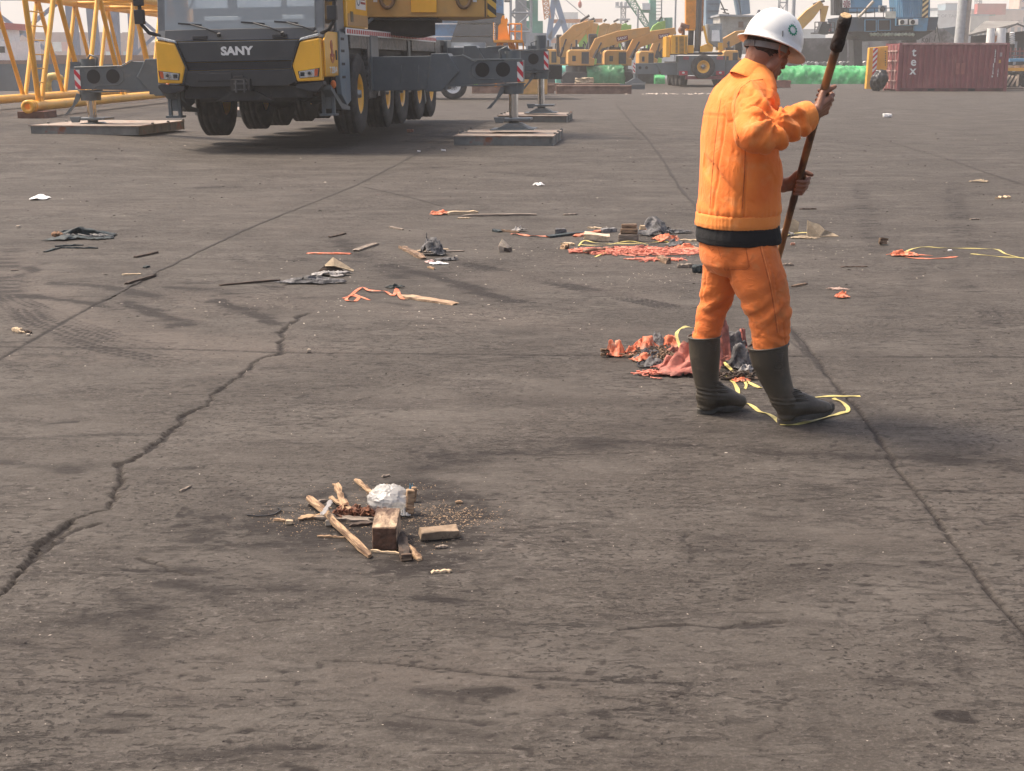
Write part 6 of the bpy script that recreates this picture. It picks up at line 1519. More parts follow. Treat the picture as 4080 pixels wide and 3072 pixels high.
sheet('straw_clump', 'yellowish straw clump lying against the near right mat', 'straw', (1035,308), .45, .14, .06, WD_Y, seed=66, edge=.4)
for i, (x, y, s_, lab) in enumerate(((957,327,.07,'white scrap on the ground right of the crane shadow'),(905,328,.05,'white scrap near the long joint line by the crane'),(886,287,.08,'red-brown scrap under the crane edge'),(1918,254,.14,'white scrap far off behind the pole'))):
    block('white_scrap', lab, 'scrap', (x,y), (s_*1.6,s_,s_*.6), WPL if i != 2 else mat('brick_red', (.42,.20,.13)), jit=.02)

# ---- heap behind the man ---------------------------------------------
sheet('red_sack', 'torn faded red sack spread behind the boots', 'sack', (1500,806), .215, .125, .05, TARP2, R(20), seed=71, peak=(.35,.4,.16), edge=.25)
sheet('red_sack', 'upright fold of the faded red sack between the boots', 'sack', (1560,790), .085, .09, .08, TARP2, R(60), seed=72, peak=(.2,.3,.17), edge=.2)
t = thing('orange_bundle', 'tied orange bundle with frayed end at the left of the heap', 'bundle', at0(G2(1345,768)))
m = MB(); q_ = sheet_mb(.065,.055,.012,5,peak=(0,0,.055),edge=.15); m.add([(v[0]-.04,v[1],v[2]) for v in q_.v], q_.f, True); m.obj('puffed_cloth', TARP, t)
m = MB(); q_ = sheet_mb(.05,.03,.014,6,peak=(0,0,.03),edge=.3); m.add([(v[0]+.055,v[1],v[2]) for v in q_.v], q_.f, True); q_ = sheet_mb(.035,.03,.014,7,peak=(0,0,.04),edge=.3); m.add([(v[0]+.12,v[1]+.03,v[2]) for v in q_.v], q_.f, True); m.obj('knotted_tail', TARP, t)
m = MB(); rng = random.Random(3)
for i in range(40): a = rng.uniform(2.2,4.6); m.tube([(-.07,-.03,.03),(-.07+.05*math.cos(a),-.045+.02*math.sin(a),.02+rng.uniform(-.015,.03))], .0025, 4)
m.obj('frayed_end', WD_B, t)
sheet('red_sack', 'broad dirty red sack layer spread under the heap at left of the boots', 'sack', (1452,800), .17, .10, .02, TARP2, R(10), seed=171, peak=(.2,.2,.05), edge=.3)
sheet('grey_rag', 'flat dark rag layer under the orange sheeting of the heap', 'rag', (1405,778), .11, .07, .02, CLO, seed=172, peak=(0,.2,.03), edge=.35)
HP = (
 ((1392,756), .085,.06,.02, TARP,  (.1,.1,0.050), 101, 'orange sheeting folded up behind the tied bundle'),
 ((1420,752), .07,.06,.03, CLO,    (0,.2,0.061), 102, 'grey wrapped rag on top of the heap at left'),
 ((1445,752), .08,.06,.02, TARP,   (.2,0,0.050), 103, 'faded orange sheet beside the grey rag of the heap'),
 ((1462,772), .09,.06,.02, TARP2,  (0,0,0.036), 104, 'dirty red sheet under the yellow strap of the heap'),
 ((1410,790), .08,.05,.02, CLO,    (0,0,0.022), 105, 'dark flat scrap in front of the brown strings'),
 ((1390,780), .07,.045,.02, TARP,  (0,0,0.014), 106, 'small orange flap in front of the tied bundle'),
 ((1478,792), .07,.05,.02, TARP2,  (0,0,0.036), 107, 'crumpled red flap left of the rear boot shaft'),
 ((1585,775), .085,.06,.03, CLO,   (0,.2,0.108), 108, 'grey rag standing between the two boots'),
 ((1600,762), .06,.05,.03, TARP2,  (0,.2,0.094), 109, 'dark red sack corner standing behind the near boot'),
 ((1592,795), .09,.06,.03, CLO,    (.1,0,0.072), 110, 'blue-grey rag clump low between the boots'),
 ((1612,812), .07,.05,.02, CLOL,   (0,0,0.036), 111, 'dirty film piece against the near boot shaft'),
 ((1598,824), .05,.03,.012, TARP,  None, 112, 'small orange-red scrap at the foot of the near boot'),
 ((1540,770), .10,.06,.03, TARP2,  (.3,.2,0.122), 113, 'highest red sack fold seen between the legs'))
for px_, a_, b_, h_, m_, pk, sd_, lab in HP: sheet('sheeting_scrap', lab, 'rag' if m_ in (CLO, CLOL) else 'sheeting scrap', px_, a_*1.1, b_*1.1, h_, m_, seed=sd_, peak=pk, edge=.4)
tangle('dark_strings', 'tangle of brown strings and twigs in the heap behind the worker', 'tangle', (1430,768), .15, .09, .045, WD_D, 110, .003, 77, ln=.14)
tangle('twig_tangle', 'pale twig tangle mixed in the heap behind the worker', 'tangle', (1425,775), .13, .08, .05, WD_B, 60, .003, 78, ln=.12)
tangle('sack_fringe', 'frayed pink fringe at the left edge of the red sack', 'tangle', (1405,812), .05, .05, .03, PINK, 40, .003, 79, ln=.07)
tangle('dark_strings', 'brown stringy scraps between the red sack and the near boot', 'tangle', (1595,818), .07, .06, .04, WD_D, 50, .004, 80, ln=.09)
ribbon('black_loop', 'black cord loop lying in front of the string tangle', 'cord', [(1432,772),(1400,778),(1378,786),(1385,796),(1420,792),(1445,783)], .007, mat('black_wire', (.02,.02,.02)), th=.006)
ribbon('yellow_strap', 'yellow strap arching over the back of the heap', 'strap', [(1475,790,.06),(1460,768,.10),(1468,752,.10),(1485,738,.08),(1510,735,.06)], .020, YSTR, twist=.4)
ribbon('yellow_strap', 'yellow strap curling from the sack down to the rear boot toe', 'strap', [(1566,812,.01),(1580,822),(1592,840),(1594,852)], .022, YSTR, twist=.3)
ribbon('yellow_strap', 'yellow strap slanting from the sack to the near boot shaft', 'strap', [(1560,795,.03),(1590,812,.01),(1625,832),(1645,840)], .020, YSTR, twist=.3)
ribbon('yellow_strap', 'short yellow curl hanging below the slanting strap', 'strap', [(1597,815,.01),(1606,822),(1612,832),(1609,842)], .014, YSTR, twist=.4)
ribbon('yellow_strap', 'yellow strap running under and round the near boot toe', 'strap', [(1608,872),(1622,876),(1640,890),(1665,898),(1690,918),(1720,918),(1765,908),(1812,895),(1832,888),(1822,872),(1800,862)], .020, YSTR, twist=.22)
ribbon('yellow_strap', 'straight yellow strap end sticking out beyond the boot toe', 'strap', [(1745,861,.0),(1790,857),(1830,857),(1858,857)], .022, YSTR, twist=.1)
# ================================================================ FAR SIDE OF THE YARD
LAT = mat('boom_yellow', (.86,.44,.055), .40, var=.10, scale=1.2, dirt=((.62,.36,.13), 5, .55, .8))
def lattice_mb(p0, p1, w0, w1=None, n=8, r=.05, rd=None, up=(0,0,1)):
    """square lattice mast between two points: chords and zigzag lacing"""
    w1 = w0 if w1 is None else w1; rd = r*.6 if rd is None else rd
    p0, p1 = Vector(p0), Vector(p1); d = (p1-p0).normalized(); u = Vector(up)
    if abs(d.dot(u)) > .95: u = Vector((0,1,0))
    x = d.cross(u).normalized(); y = x.cross(d); mb = MB()
    def c(k, t): 
        w_ = (w0+(w1-w0)*t)/2; s_ = ((-1,-1),(1,-1),(1,1),(-1,1))[k]; return p0.lerp(p1, t)+x*s_[0]*w_+y*s_[1]*w_
    for k in range(4): mb.cyl(c(k,0), c(k,1), r, r, 6)
    for i in range(n):
        for k in range(4):
            a, b = (k, (k+1)%4) if i % 2 == 0 else ((k+1)%4, k)
            mb.cyl(c(a, i/n), c(b, (i+1)/n), rd, rd, 5, False)
        for k in range(4): mb.cyl(c(k, i/n), c((k+1)%4, i/n), rd, rd, 5, False)
    return mb
# ---- lattice boom sections lying at the left ------------------------
gl = .15
bt = thing('lattice_boom', 'long yellow lattice boom section lying on the ground behind the left outrigger', 'crane boom', (-11.75, 35.0, gl))
Lb, Wb, Hb = 27.0, 3.0, 3.02
def B_(x, y, z): return Vector((x-3.0, y, z))     # near chord plane at x=3 -> -0
for nm, x, z in (('chord',3.0,.28),('chord',0,.28),('chord',3.0,Hb+.25),('chord',0,Hb+.25)):
    m = MB(); m.cyl(B_(x,-.4,z), B_(x,Lb,z), .125, .125, 14); m.obj('chord', LAT, bt)
nodes = [0, 3.8, 7.6, 11.4, 15.2, 19.0, 22.8, 26.6]
for i in range(len(nodes)-1):
    a, b = nodes[i], nodes[i+1]; mid = (a+b)/2
    for x in (3.0, 0.0):
        for (ya, yb) in ((a, a-1.5 if i == 0 else a-1.9), (a+.12, a+1.9)):
            if ya > yb and i == 0: continue
            MB().cyl(B_(x,ya,.28), B_(x,yb,Hb+.25), .068, .068, 10).obj('lacing', LAT, bt)
    for z in (Hb+.25,):
        MB().cyl(B_(3.0,a,z), B_(0,mid,z), .055, .055, 8).obj('lacing', LAT, bt); MB().cyl(B_(0,mid,z), B_(3.0,b,z), .055, .055, 8).obj('lacing', LAT, bt)
MB().cyl(B_(3.0,.0,.28), B_(3.0,-.55,3.3), .07, .07, 10).obj('lacing', LAT, bt)
ld = MB()
for k in range(9): z = .5+.34*k; ld.cyl(B_(3.02,-.10-.15*z,z), B_(3.02,.12+.28*z,z), .018, .018, 6)
ld.obj('ladder_rung', LAT, bt, kind='stuff')
m = MB(); 
for k in range(3): m.tube([B_(3.0,-.55-.14*k+.16*0,.28)+Vector((.12*math.cos(a),0,.12*math.sin(a))) for a in [i*math.pi/8 for i in range(16)]], .05, 6, True)
m.obj('pin_lug', LAT, bt)
m = MB().box((-.30,-.75,0),(.35,.2,.16)); m.box((-3.2,-.75,0),(-2.7,.2,.16)); m.obj('timber_support', mat('rust_wood', (.16,.075,.05), .9, var=.3), bt)
bt2 = thing('lattice_boom', 'second yellow lattice boom end running out of the photo at far left', 'crane boom', (-12.4, 30.6, gl))
for (x, z) in ((0,.28),(-3,.28),(0,3.27),(-3,3.27)): MB().cyl((x,-7,z),(x,2.1,z),.125,.125,12).obj('chord', LAT, bt2)
for y in (-4.6,-1.0):
    MB().cyl((0,y,.28),(0,y-1.8,3.27),.068,.068,10).obj('lacing', LAT, bt2); MB().cyl((0,y,.28),(0,y+1.8,3.27),.068,.068,10).obj('lacing', LAT, bt2)
MB().cyl((.2,-2.2,1.55),(0,1.9,.35),.09,.09,10).obj('lacing', LAT, bt2)
# timber blocks behind the crane cab
c = G(945, 447); t = thing('timber_cribbing', 'little stack of pale timber behind the lifted front wheel', 'timber stack', (c.x-.15, c.y+3, .12))
for k in range(3): m = MB().box((-.4,-.1+.0*k,.11*k),(.35+.05*k,.5,.11*k+.10)); m.obj('timber', WD_Y, t, bevel=.01)
# ---- yellow mooring bollard -----------------------------------------
c = G(215, 378, .15); t = thing('mooring_bollard', 'yellow elbow-shaped mooring bollard at the quay edge on the left', 'bollard', (c.x, c.y, .15))
BOL = mat('bollard_yellow', (.62,.47,.10), .6, var=.3, scale=4, dirt=((.42,.24,.12), 3, .45, .65))
m = MB(); m.tube([(-.25,0,.0),(-.25,0,.35),(-.22,0,.58),(-.08,0,.74),(.12,0,.76),(.32,0,.68),(.42,0,.62)], [.20,.17,.165,.165,.155,.14,.10], 16); m.obj('bollard_body', BOL, t)
m = MB(); m.ell((.1,.1,.0), (1.1,.6,.16), None, 20, 8); m.obj('mound', mat('rubble_brown', (.16,.12,.10), .95, var=.4, scale=6), t)

# ---- stacked containers, ship and gantries far left ------------------
CMAT = {}
def cmat(nm, col): return mat('container_'+nm, col, .6, var=.15, scale=.6, dirt=(tuple(c*.6+.03 for c in col), 1.2, .5, .8))
def container_mb(L, W, H, ribs=True):
    mb = MB(); n = int(L/.28) if ribs else 0; mb.box((.06,.06,.15),(L-.06,W-.06,H-.05))
    mb.box((0,0,0),(L,.10,.16)); mb.box((0,W-.1,0),(L,W,.16)); mb.box((0,0,H-.12),(L,.08,H)); mb.box((0,W-.08,H-.12),(L,W,H))
    for x in (0, L-.16):
        for y in (0, W-.16): mb.box((x,y,.0),(x+.16,y+.16,H))
    for k in range(n):
        x = .25+k*(L-.5)/n
        if ribs: mb.prism([(x,.062),(x+.05,.025),(x+.13,.025),(x+.18,.062)], 'z', .17, H-.13)
    return mb
def far_container(x, y, z, L, col, label, rz=0.0, group='containers stacked on the ship at left', H=2.59):
    o = container_mb(L, 2.44, H, L < 7).obj('shipping_container', col); o.location = (x,y,z); o.rotation_euler = (0,0,rz); tag(o, label, 'container', group); return o
MAR = cmat('maroon', (.20,.045,.05)); BLUc = cmat('blue', (.06,.13,.22)); REDc = cmat('red', (.42,.06,.05)); WHc = cmat('pale', (.55,.58,.55)); GRc = cmat('grey_blue', (.22,.30,.35)); GNc = cmat('green', (.10,.28,.22)); ORc = cmat('orange', (.48,.17,.06))
rng = random.Random(4); YS = 400.0
cme = container_mb(2.44, 12.19, 2.59, False).mesh('container'); cme.materials.append(MAR)
cmesh = {}
ORD = 'first second third fourth fifth sixth seventh eighth ninth tenth eleventh twelfth thirteenth fourteenth fifteenth sixteenth seventeenth eighteenth nineteenth'.split()
for nm, mm_ in (('maroon',MAR),('red',REDc),('blue',BLUc),('pale',WHc),('green',GNc),('grey-blue',GRc)):
    q = cme.copy(); q.materials.clear(); q.materials.append(mm_); cmesh[nm] = q
for ci in range(19):
    for tz in range(6 if ci % 5 else 5):
        nm = 'maroon' if rng.random() < .8 else rng.choice(('red','blue','grey-blue','green','maroon')); lab = nm+' container end in the big hazy maroon stack behind the yellow boom'
        lab = '%s container in hazy ship stack, %s row from top, %s column from left' % (nm, ORD[5-tz], ORD[ci])
        if (ci, tz) == (8,4): nm, lab = 'pale', 'upper pale container end in the hazy maroon stack behind the yellow boom'
        if (ci, tz) == (14,3): nm, lab = 'pale', 'lower pale container end in the hazy maroon stack nearer the crane cab'
        if ci > 9 and tz == 5 and ci % 3 == 0: continue
        o = bpy.data.objects.new('shipping_container', cmesh[nm]); COL.objects.link(o); o.location = (-149+2.47*ci, YS, -6.2+2.62*tz); tag(o, lab, 'container', 'containers stacked on the ship at left')
sh = thing('cargo_ship', 'hazy cargo barge with dark blue hull moored behind the yellow boom', 'ship', (-34, 118, -1.9))
m = MB(); m.prism([(-30,0),(-32,3.2),(38,3.2),(36,0)], 'y', -4, 6); m.obj('hull', mat('hull_blue', (.045,.075,.105), .6, var=.25, scale=.4), sh)
m = MB(); m.box((-32.1,-4.05,3.2),(38.1,6.05,3.5)); m.obj('rail', mat('hull_brown', (.20,.10,.07), .7), sh)
m = MB(); m.box((-14,-2,3.5),(-6.8,5,5.0)); m.box((-14,-1,5.0),(-8.2,4,6.0)); m.obj('deckhouse', WHT, sh)
m = MB(); m.box((-14.3,-2.2,6.0),(-7.6,4.5,6.5)); m.obj('roof', REDc, sh)
for k in range(5): MB().box((-12.4+k*1.1,-2.04,4.1),(-11.8+k*1.1,-2.0,4.6)).obj('window', HOLE, sh)
m = MB(); m.box((-4,-3.5,3.5),(10,4,3.9)); m.obj('cargo_cover', mat('cover_brown', (.20,.13,.09), .8), sh)
m = MB(); m.box((14,-3,3.5),(32,4,4.4)); m.obj('hatch', mat('hull_brown', (.20,.10,.07)), sh)
BGC = mat('gantry_blue', (.055,.12,.25), .6, var=.15, scale=.5)
def gantry(label, x, y, s=1.0, m=BGC, span=16, h=34, boom=True, z=-1):
    t = thing('gantry_crane', label, 'gantry crane', (x,y,z)); 
    for (a, b) in ((0,0),(span,0),(0,10),(span,10)): MB().beam((a,b,0),(a*.9+span*.05,b,h),1.3*s,1.3*s).obj('leg', m, t)
    k = MB(); k.beam((-1,0,h*.36),(span+1,0,h*.36),1.2*s,1.6*s); k.beam((-1,10,h*.36),(span+1,10,h*.36),1.2*s,1.6*s); k.obj('portal_beam', m, t)
    k = MB(); k.beam((0,0,1),(span,0,h*.36),.5*s,.5*s); k.beam((span,0,1),(0,0,h*.36),.5*s,.5*s) if span > 10 else None; k.beam((0,0,h*.38),(span*.5,0,h*.75),.6,.6); k.beam((span,0,h*.38),(span*.5,0,h*.75),.6,.6); k.obj('brace', m, t)
    k = MB(); k.box((-3,-2,-.2),(3,12,1.2)); k.box((span-3,-2,-.2),(span+3,12,1.2)); k.obj('bogie', m, t)
    if boom: k = MB(); k.box((span*.3,-28,h),(span*.7,24,h+2)); k.obj('boom', m, t)
    k = MB(); k.box((span*.25,2,h*.36+1),(span*.6,7,h*.36+5)); k.obj('machine_house', WHT, t)
    return t
gantry('hazy blue quay gantry furthest left behind the yellow boom', -78, 205, 1.0, BGC, 15)
gantry('hazy blue quay gantry between the boom sections', -60, 215, .9, BGC, 13)
gantry('hazy blue quay gantry just left of the crane cab', -52, 260, .9, BGC, 9)

# ---- green-wheeled truck crane behind the big crane -------------------
LIME = mat('lime_green', (.36,.62,.06), .45, var=.1)
c = G(1795, 397); d0 = c.y
t = thing('truck_crane', 'grey and lime green truck crane mostly hidden behind the outrigger beams', 'truck crane', (c.x, d0+.2, 0))
w_ = make_wheel(t, (0.1,.2,.55), .55, .34, .30, -1, WHT); w_.rotation_euler = (0,0,R(90))
w_ = make_wheel(t, (-4.2,.2,.55), .55, .34, .30, -1, WHT); w_.rotation_euler = (0,0,R(90))
LGR = mat('machine_grey', (.30,.33,.35), .6, var=.15, scale=1)
m = MB(); m.box((-6,.0,.8),(4.5,2.2,1.35)); m.obj('frame', GRYD, t)
m = MB(); m.prism([(-.75,.55),(-.62,1.0),(-.3,1.18),(.4,1.18),(.8,1.0),(.95,.55),(1.1,.55),(1.1,1.35),(-.9,1.35),(-.9,.55)], 'y', -.1, .1); m.obj('mudguard', LIME, t)
m = MB(); m.box((-2.0,.1,1.35),(1.4,2.3,2.25)); m.box((1.4,.3,1.35),(3.0,2.3,1.85)); m.prism([(-3.2,1.35),(-1.9,1.35),(-1.9,2.1),(-2.6,2.1)],'y',.2,2); m.obj('engine_cover', LGR, t)
m = MB(); m.box((.15,-.05,1.75),(.85,.1,2.12)); m.obj('air_conditioner', WHT, t); MB().cyl((.48,-.06,1.93),(.48,-.09,1.93),.12,.12,16).obj('fan', HOLE, t)
m = MB(); m.box((-2.0,.05,1.55),(-1.1,.09,1.72)); m.obj('red_stripe', mat('sign_pink', (.6,.25,.25)), t)
m = MB()
for x in (-1.9,-1.3,-.75): m.cyl((x,.1,2.25),(x,.1,3.0),.03,.03,6)
for z in (2.6,3.0): m.cyl((-1.9,.1,z),(-.75,.1,z),.025,.025,6)
m.obj('railing', WHT, t)
t = thing('harbour_crane', 'blue harbour crane machinery seen under the big counterweight', 'harbour crane', (-6.2, 118, -1))
SKY = mat('crane_sky_blue', (.08,.26,.50), .55, var=.2, scale=.4, dirt=((.08,.12,.17), .8, .5, .7))
m = MB(); m.box((-4,-3,4.2),(5.5,4,9.5)); m.obj('machine_house', SKY, t)
m = MB(); m.box((-.2,-3.4,5.8),(3.5,-3.0,8.8)); m.box((1.5,-4,3.4),(5.9,-3.2,4.4)); m.prism([(1,3.4),(4.8,3.4),(5.6,6.2),(2.3,6.8)],'y',-3.6,-3.1); m.obj('dark_cabin', mat('cabin_dark', (.03,.045,.06), .4), t)
m = MB(); m.cyl((.5,0,0),(.5,0,4.3),1.7,1.4,20); m.obj('pedestal', mat('pale_grey_steel', (.42,.45,.46), .6, var=.2, scale=.5), t)
for z in (4.4,5.4): MB().box((-5,-3.6,z),(6,-3.5,z+.10)).obj('walkway', WHT, t)
# white arched ring beside it
c = P(1600,133,60); m = MB(); m.tube([P(px,py,60)-c for px,py in ((1597,150),(1604,142),(1630,137),(1670,137),(1700,143),(1718,150))], .11, 8); o = m.obj('hose_reel_hoop', WHT); o.location = c; tag(o, 'cream curved beam seen under the counterweight', 'pipe')
del o
# ---- green portal cranes, lattice towers ------------------------------
GRN = mat('portal_green', (.10,.33,.21), .6, var=.2, scale=.4, dirt=((.16,.22,.17), .6, .5, .75)); GRN2 = mat('portal_green_pale', (.13,.36,.27), .6, var=.2, scale=.4)
LSG = mat('lattice_grey', (.33,.35,.37), .55, var=.15, scale=1)
D = 150
t = thing('portal_crane', 'green portal crane legs left of the orange lifting tower', 'portal crane', (0,D,-1)); tl = Vector(t.location)
def Q(px, py): return P(px,py,D)-tl
def poly_at(mb, pts, d, th, T):
    q = [P(px,py,d)-T for px,py in pts]; mb.prism([(p.x,p.z) for p in q], 'y', q[0].y-th/2, q[0].y+th/2); return mb
m = MB(); poly_at(m, [(1880,85),(1968,92),(1968,60),(2000,60),(2000,190),(1980,215),(1960,300),(1935,300),(1945,205),(1945,150),(1938,122),(1880,118)], D, 1.6, tl); m.obj('portal_leg', GRN, t)
m = MB(); poly_at(m, [(2095,85),(2162,85),(2162,140),(2095,140)], D, 3, tl); poly_at(m, [(2107,-40),(2143,-40),(2143,90),(2107,90)], D, 1.4, tl); m.obj('tower', GRN2, t)
m = MB(); poly_at(m, [(2092,5),(2120,5),(2120,35),(2092,35)], D-1, 2, tl); m.obj('cabin', mat('cabin_green_dark', (.06,.16,.13), .5), t)
m = MB(); poly_at(m, [(2122,140),(2143,140),(2143,190),(2122,190)], D, 2, tl); poly_at(m, [(2115,185),(2170,185),(2195,225),(2130,225)], D, 2, tl); m.obj('base', GRN2, t)
t = thing('lattice_mast', 'grey lattice mast standing behind the orange lifting tower', 'mast', (P(2075,245,140).x,140,-1))
lattice_mb((0,0,0),(0,0,16),2.0,2.0,9,.14,.10).obj('mast_frame', LSG, t); m = MB().box((-.55,-.5,4),(.55,.5,14)); m.obj('mast_core', LSG, t)
for k in range(4): m = MB().cyl((-1,-1,6+k*2.2),(-1.6,-1.2,6+k*2.2),.12,.12,6); m.obj('lamp', BLK, t)
m = MB().box((.5,-1.5,2.5),(2.5,1.0,5.2)); m.obj('winch_house', LSG, t)
# A-frame gantry with orange lattice jib
AB = mat('aframe_blue', (.13,.22,.36), .55, var=.1, scale=.4); OL = mat('jib_orange', (.62,.25,.10), .6, var=.1)
D = 210; t = thing('aframe_crane', 'blue A-frame crane with a pink lattice jib, hazy behind the excavators', 'crane', (0,D,-1)); tl = Vector(t.location)
for a, b in (((2210,-30),(2182,190)),((2198,-60),(2262,150)),((2236,80),(2190,155))): m = MB().beam(Q(0,0)*0+P(*a,D)-tl, P(*b,D)-tl, .8, .8); m.obj('leg', AB, t)
m = MB().beam(P(2190,85,D)-tl, P(2400,82,D)-tl, .6, .55); m.obj('crossbeam', OL, t)
m = MB(); m.cyl(P(2255,0,D)-tl, P(2345,75,D)-tl,.07,.07,6); m.cyl(P(2200,30,D)-tl, P(2260,150,D)-tl,.05,.05,6); m.obj('stay_cable', LSG, t)
lattice_mb(P(2170,-30,D)-tl, P(2182,76,D)-tl, .85, .85, 6, .10, .07).obj('jib', OL, t)
m = MB().box((-.0,0,0),(.1,.1,.1)); p = P(2311,10,D)-tl; m = MB(); m.cyl(p+Vector((0,0,3)),p,.06,.06,6); m.ell(p+Vector((0,0,-.3)),(.28,.28,.5)); m.obj('hook_block', mat('hook_red', (.45,.12,.08), .6), t)
t = thing('portal_crane', 'pale green portal crane tower with white stair tower right of centre', 'portal crane', (0,170,-1)); tl = Vector(t.location); D = 170
m = MB(); poly_at(m, [(2587,-40),(2612,-40),(2612,120),(2587,120)], D, 1.3, tl); poly_at(m, [(2555,40),(2612,44),(2612,52),(2560,50)], D, 1.6, tl); poly_at(m, [(2580,95),(2640,70),(2645,125),(2580,125)], D, 1.4, tl); m.obj('tower', GRN2, t)
m = MB(); poly_at(m, [(2556,14),(2588,14),(2588,40),(2556,40)], D-.5, 2, tl); m.obj('cabin', WHT, t)
m = MB(); 
for k in range(9): m.box(tuple(P(2612,-20+13*k+2,D)-tl+Vector((0,-.3,0))), tuple(P(2636,-20+13*k-0,D)-tl+Vector((0,.3,0))))
m.cyl(P(2636,-40,D)-tl, P(2636,80,D)-tl,.08,.08,6); m.obj('stair', LSG, t)
lattice_mb(P(2500,-20,D)-tl, P(2588,118,D)-tl, .9, .5, 9, .07, .045).obj('jib', mat('jib_green', (.16,.33,.24), .6), t)
m = MB().cyl(P(2663,70,D)-tl, P(2663,125,D)-tl, .5,.5,12); m.tube([P(2640,72,D)-tl,P(2655,72,D)-tl,P(2660,80,D)-tl],.06,6); m.obj('tank', GRN2, t)
# flood light mast and poles
for px, lab in ((2686,'tall thin grey pole right of the green tower'),(2538,'thin grey pole above the lime excavator'),):
    c = P(px,245,125); t = thing('light_pole', lab, 'pole', (c.x,125,-.5)); MB().cyl((0,0,0),(0,0,14 if px > 2600 else 6.5),.09,.07,8).obj('shaft', LSG, t)
t = thing('floodlight_mast', 'hazy floodlight tower with a round gallery behind the excavators', 'mast', (P(2480,245,260).x,260,-1))
lattice_mb((0,0,0),(0,0,12.2),.9,.8,10,.10,.07).obj('mast_frame', LSG, t); m = MB(); m.cyl((0,0,9.8),(0,0,10.1),1.25,1.25,16); m.cyl((0,0,12.0),(0,0,12.3),1.5,1.5,16)
for k in range(10): a = k*.628; m.box((1.3*math.cos(a)-.15,1.3*math.sin(a)-.15,12.3),(1.3*math.cos(a)+.15,1.3*math.sin(a)+.15,13))
m.obj('lamp_gallery', LSG, t)
# far low sheds and boxes across the horizon
def bbox(name, label, cat, px0, px1, pyt, d, m, dep=8, z0=-1.5, parts=0, roof=None, win=None):
    a, b = P(px0,pyt,d), P(px1,pyt,d); t = thing(name, label, cat, ((a.x+b.x)/2, d, z0)); hw = (b.x-a.x)/2; H_ = a.z-z0
    MB().box((-hw,0,0),(hw,dep,H_)).obj('wall', m, t)
    if roof: MB().prism([(-hw-.4,H_+.002),(hw+.4,H_+.002),(hw*.0,H_+roof)], 'y', -.3, dep+.3).obj('roof', LSG, t)
    else: MB().box((-hw-.1,-.1,H_+.001),(hw+.1,dep+.1,H_+.25)).obj('roof', LSG, t)
    if win:
        nx, nz = win
        for i in range(nx):
            for j in range(nz):
                x = -hw+2*hw*(i+.5)/nx; z = H_*(.2+.7*(j+.5)/nz); MB().box((x-hw*.5/nx,-.06,z-H_*.18/nz),(x+hw*.5/nx,-.003,z+H_*.18/nz)).obj('window', mat('far_window', (.12,.15,.18), .3), t)
    return t
FB = mat('far_building_cream', (.50,.46,.40), .8, var=.15, scale=.3); FBG = mat('far_building_grey', (.36,.40,.42), .8, var=.15, scale=.3); FBP = mat('far_building_pink', (.52,.38,.31), .8, var=.1, scale=.3); FBB = mat('far_building_blue', (.22,.32,.38), .8, var=.1, scale=.3)
bbox('warehouse', 'pale grey hazy warehouse left of the excavators', 'warehouse', 2130, 2182, 200, 240, FBG)
bbox('warehouse', 'cream hazy shed under the blue A-frame', 'warehouse', 2190, 2262, 178, 260, FB)
bbox('warehouse', 'orange hazy shed roof under the blue A-frame', 'warehouse', 2196, 2250, 152, 280, ORc)
bbox('office_block', 'far hazy building lettered block left of the excavators', 'building', 2245, 2303, 52, 480, FBG, win=(4,3))
bbox('warehouse', 'long pale hazy shed behind the excavator row', 'warehouse', 2262, 2700, 205, 300, FBG)
bbox('warehouse', 'far pale shed seen right of the white helmet', 'warehouse', 3190, 3290, 120, 330, FBG, win=(3,2))
# ---- orange lifting tower ---------------------------------------------
ORT = mat('tower_orange', (.86,.34,.03), .5, var=.12, scale=1)
D = 62; c = P(2015,300,D); t = thing('boom_cradle', 'orange steel frame tower with railings behind the rear outrigger', 'steel frame', (c.x,D,0)); tl = Vector(t.location)
m = MB(); poly_at(m, [(1984,165),(1985,105),(1996,92),(1996,78),(2002,62),(2010,62),(2012,78),(2018,70),(2024,80),(2020,100),(2032,165)], D, .5, tl); m.obj('lug_tower', ORT, t)
m = MB(); poly_at(m, [(1968,160),(2084,160),(2084,170),(1968,170)], D, 2.2, tl); m.obj('platform', ORT, t)
for a, b in (((1990,170),(1968,225)),((2000,170),(1990,225)),((2030,170),(2044,225)),((2040,170),(2062,225)),((1984,170),(1975,345)),((2060,170),(2070,345))):
    m = MB().beam(P(*a,D)-tl, P(*b,D+.3)-tl, .11, .11); m.obj('leg', ORT, t)
m = MB()
for (x0,y0,x1,y1) in ((2030,95,2078,95),(2030,125,2078,125),(2030,95,2030,160),(2052,95,2052,160),(2078,95,2078,160),(1968,90,1968,160),(2060,168,2085,168),(2060,200,2085,200),(2085,168,2085,225)):
    m.cyl(P(x0,y0,D)-tl, P(x1,y1,D)-tl, .035, .035, 6); m.cyl(P(x0,y0,D+1.6)-tl, P(x1,y1,D+1.6)-tl, .035, .035, 6)
m.obj('railing', ORT, t)
m = MB()
for k in range(8): m.box(tuple(P(2002,172+7*k,D)-tl+Vector((0,.2+.05*k,0))), tuple(P(2018,175+7*k,D)-tl+Vector((0,.4+.05*k,0))))
m.obj('stair', WHT, t)
m = MB()
for k in range(9): m.ell(P(1971,96+9*k,D-.3)-tl, (.05,.05,.05), None, 6, 4)
m.obj('chain', STL, t, kind='stuff')

